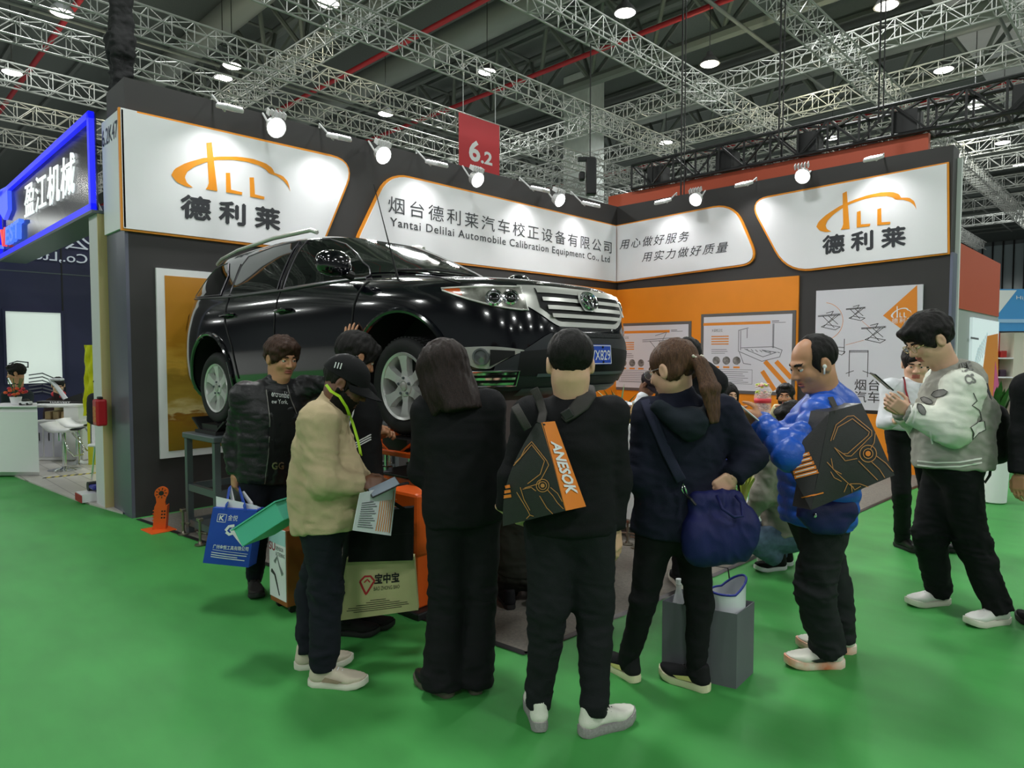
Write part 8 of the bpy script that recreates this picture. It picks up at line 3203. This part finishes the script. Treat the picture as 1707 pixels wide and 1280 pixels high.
r = empty('stand_fascia', Vector((c0.x, c0.y, 0)) + UP * LBp(1660, 552)[1], 'blue fascia with white triangle above the red shelves', 'sign')
a, b_ = LBp(1655, 552), LBp(1760, 482)
MB(FB).box((a[0], a[1], 0), (b_[0], b_[1], 0.05)).build('panel', mat('sky_blue_panel', srgb(70, 150, 214), 0.5), r)
MB(FB).prism([LBp(1656, 530), LBp(1656, 484), LBp(1692, 484)], 0.05, 0.055).build('white_triangle', M_whiteplain, r)
MB(FB).box((a[0], LBp(1660, 538)[1], 0.05), (b_[0], LBp(1660, 532)[1], 0.06)).build('pale_stripe', mat('pale_blue', srgb(160, 200, 236), 0.5), r)
ltext('lettering', 'Hig', LBp, FB, (1691, 501), (1709, 502), (1691, 493), M_whiteplain, r, t=0.004, z=0.055)
r = empty('shelf_unit', Vector((c0.x, c0.y, 0)), 'white shelf unit with red and black goods under the blue fascia', 'shelves')
a, b_ = LBp(1656, 560), LBp(1691, 556)
w_ = b_[0] - a[0]
zt = LBp(1660, 554)[1]
MB(FB).box((a[0], 0, -0.5), (a[0] + w_, zt, -0.45)).build('back_panel', mat('red_panel', srgb(196, 60, 40), 0.5), r)
MB(FB).box((a[0] + w_, 0, -0.5), (a[0] + w_ + 1.5, zt, 0)).build('side_panel', mat('cream_panel', srgb(210, 206, 190), 0.5), r)
for k, py in enumerate((596, 628, 668)):
    z = LBp(1660, py)[1]
    MB(FB).box((a[0], z - 0.03, -0.48), (a[0] + w_, z, 0)).build('shelf', M_whiteplain, r)
for k, (px, py, c_) in enumerate(((1662, 596, (40, 30, 30)), (1677, 596, (170, 40, 36)), (1662, 628, (206, 60, 30)), (1676, 628, (60, 40, 60)), (1664, 666, (190, 190, 180)), (1680, 666, (60, 26, 26)))):
    q0 = LBp(px, py)
    g = tag(MB(FB).rbox((q0[0] - 0.05, q0[1], -0.35), (q0[0] + 0.10, q0[1] + 0.16, -0.1), 0.02).build('tool_case', mat('case_%d' % k, srgb(*c_), 0.4), loc=FB @ Vector((q0[0], q0[1], -0.2))),
            ['black', 'red', 'bright orange', 'plum', 'pale grey', 'dark maroon'][k] + ' tool case on the white shelf unit', 'case', 'tool cases on the shelf unit')
plant(1660, 700, 7.2, 0.75, 0.75, 30, 0.32, 'leafy green plant behind the varsity jacket', mat('leaf_deep', srgb(52, 92, 40), 0.45, var=0.25, vscale=10), 0.035, seed=9)

# ------------------------------------------------------------------ above the walls: banner, black truss, tower, cables
ty_ = G(571, 0, ZT).x / (RGT.x * (765 - CX) / F + FWD.x)
a = W(765, 190, ty_)
FBn = frame(Vector((a.x, a.y, 0)), U, UP)
def LBn(px, py):
    p = plane_hit(px, py, Vector((a.x, a.y, 0)), NL)
    q0 = p - Vector((a.x, a.y, 0))
    return (q0.dot(U), p.z)


w_ = LBn(832, 250)[0]
z1, z0 = LBn(765, 187)[1], LBn(765, 318)[1]
r = empty('hall_banner', Vector((a.x, a.y, z0)), 'red hanging banner with white hall number', 'banner')
MB(FBn).box((0, z0, -0.01), (w_, z1, 0.01)).build('cloth', mat('banner_red', srgb(196, 36, 46), 0.6), r)
ltext('lettering', '6', LBn, FBn, (781, 267), (800, 272), (781, 231), M_whiteplain, r, t=0.003, z=0.011, weight=0.03)
ltext('lettering', '.2', LBn, FBn, (801, 272), (820, 277), (801, 250), M_whiteplain, r, t=0.003, z=0.011, weight=0.03)
ltext('lettering', '馆', LBn, FBn, (783, 299), (799, 303), (783, 280), M_whiteplain, r, t=0.003, z=0.011, weight=0.02)
ltext('lettering', 'Hall', LBn, FBn, (801, 302), (820, 306), (801, 288), M_whiteplain, r, t=0.003, z=0.011, weight=0.02)
for u in (0.1, 0.9):
    MB(FBn).cone((w_ * u, z1, 0), (w_ * u, ZT - 0.53, 0), 0.008, n=5).build('cord', M_whiteplain, r)

bq = PC - NR * 1.1
chs, la = truss_mesh(6.6, 0.45, 0.03, 0.02, 0.45)
r = empty('black_truss', bq + V * 3.0 + UP * 4.75, 'black box truss hung behind the short booth wall', 'truss')
r.rotation_euler = (0, 0, math.atan2(V.y, V.x))
for m in chs:
    o = m.build('chord', M_black)
    o.parent = r
o = la.build('lacing', M_black)
o.parent = r
o['kind'] = 'stuff'
for k in range(5):
    o = MB().box((-3.0 + 1.4 * k, -0.16, 0.05), (-2.7 + 1.4 * k, 0.16, 0.36)).build('stage_lamp', M_black)
    o.parent = r
FBk = frame(PC - NR * 0.95, V, UP)
rb = empty('rust_fascia', PC - NR * 0.95 + V * 2.5, 'rust-red fascia of the stand behind the short wall', 'fascia')
MB(FBk).box((-0.9, 3.6, -0.1), (RLEN - 0.5, 4.72, 0)).build('panel', M_rust, rb)
for x in (-0.8, RLEN - 0.7):
    MB(FBk).box((x, 0, -0.1), (x + 0.1, 3.6, 0)).build('post', M_rust, rb)
# chain hoist
p = W(975, 300, 13.4)
r = empty('chain_hoist', p, 'black chain hoist in front of the concrete column', 'hoist')
T = frame(p, RGT, UP)
MB(T).rbox((0.02, -0.3, -0.1), (0.22, 0.42, 0.1), 0.03).build('motor', M_black, r)
MB(T).rbox((-0.12, -0.02, -0.08), (-0.0, 0.16, 0.08), 0.04).build('hook_block', M_black, r)
MB(T).rbox((-0.14, 0.36, -0.05), (0.2, 0.44, 0.05), 0.01).build('arm', M_black, r)
MB(T).cone((0.1, 0.4, 0), (0.1, 2.62, 0), 0.012, n=6).build('chain', M_black, r)
for px, y1, Y, nm in ((1135, 325, 11.5, 'over the brush script'), (1464, 205, 9.6, 'over the arch logo'), (1298, 245, 10.4, 'between the short-wall panels')):
    b_ = W(px, y1, Y)
    m = MB()
    m.cone(b_, Vector((b_.x, b_.y, 13.0)), 0.014, n=6)
    m.cone(b_ + V * 0.06, Vector((b_.x, b_.y, 13.0)) + V * 0.06, 0.010, n=6)
    tag(m.build('hanging_cable', M_black, loc=b_), 'pair of dark cables dropping from the roof ' + nm, 'cable', 'dark cables from the roof')
# black wrapped tower behind the wall end
p = W(204, 165, 7.5)
f = Field(0.02, 0.05)
f.box((p.x, p.y, 4.9), (0.10, 0.10, 0.85), rnd=0.03)
f.box((p.x, p.y, 4.95), (0.13, 0.12, 0.12), rnd=0.04)
v, q_ = f.mesh()
r = empty('wrapped_tower', Vector((p.x, p.y, 0)), 'black cloth-wrapped mast rising behind the booth wall end', 'mast')
to_obj('wrapping', folds(v, q_, 0.03, f=(9, 9, 14), seed=60), q_, M_blackcloth, r)
MB(Matrix.Translation((p.x, p.y, 0))).box((-0.08, -0.08, 0), (0.08, 0.08, 4.1)).build('mast', M_black, r)
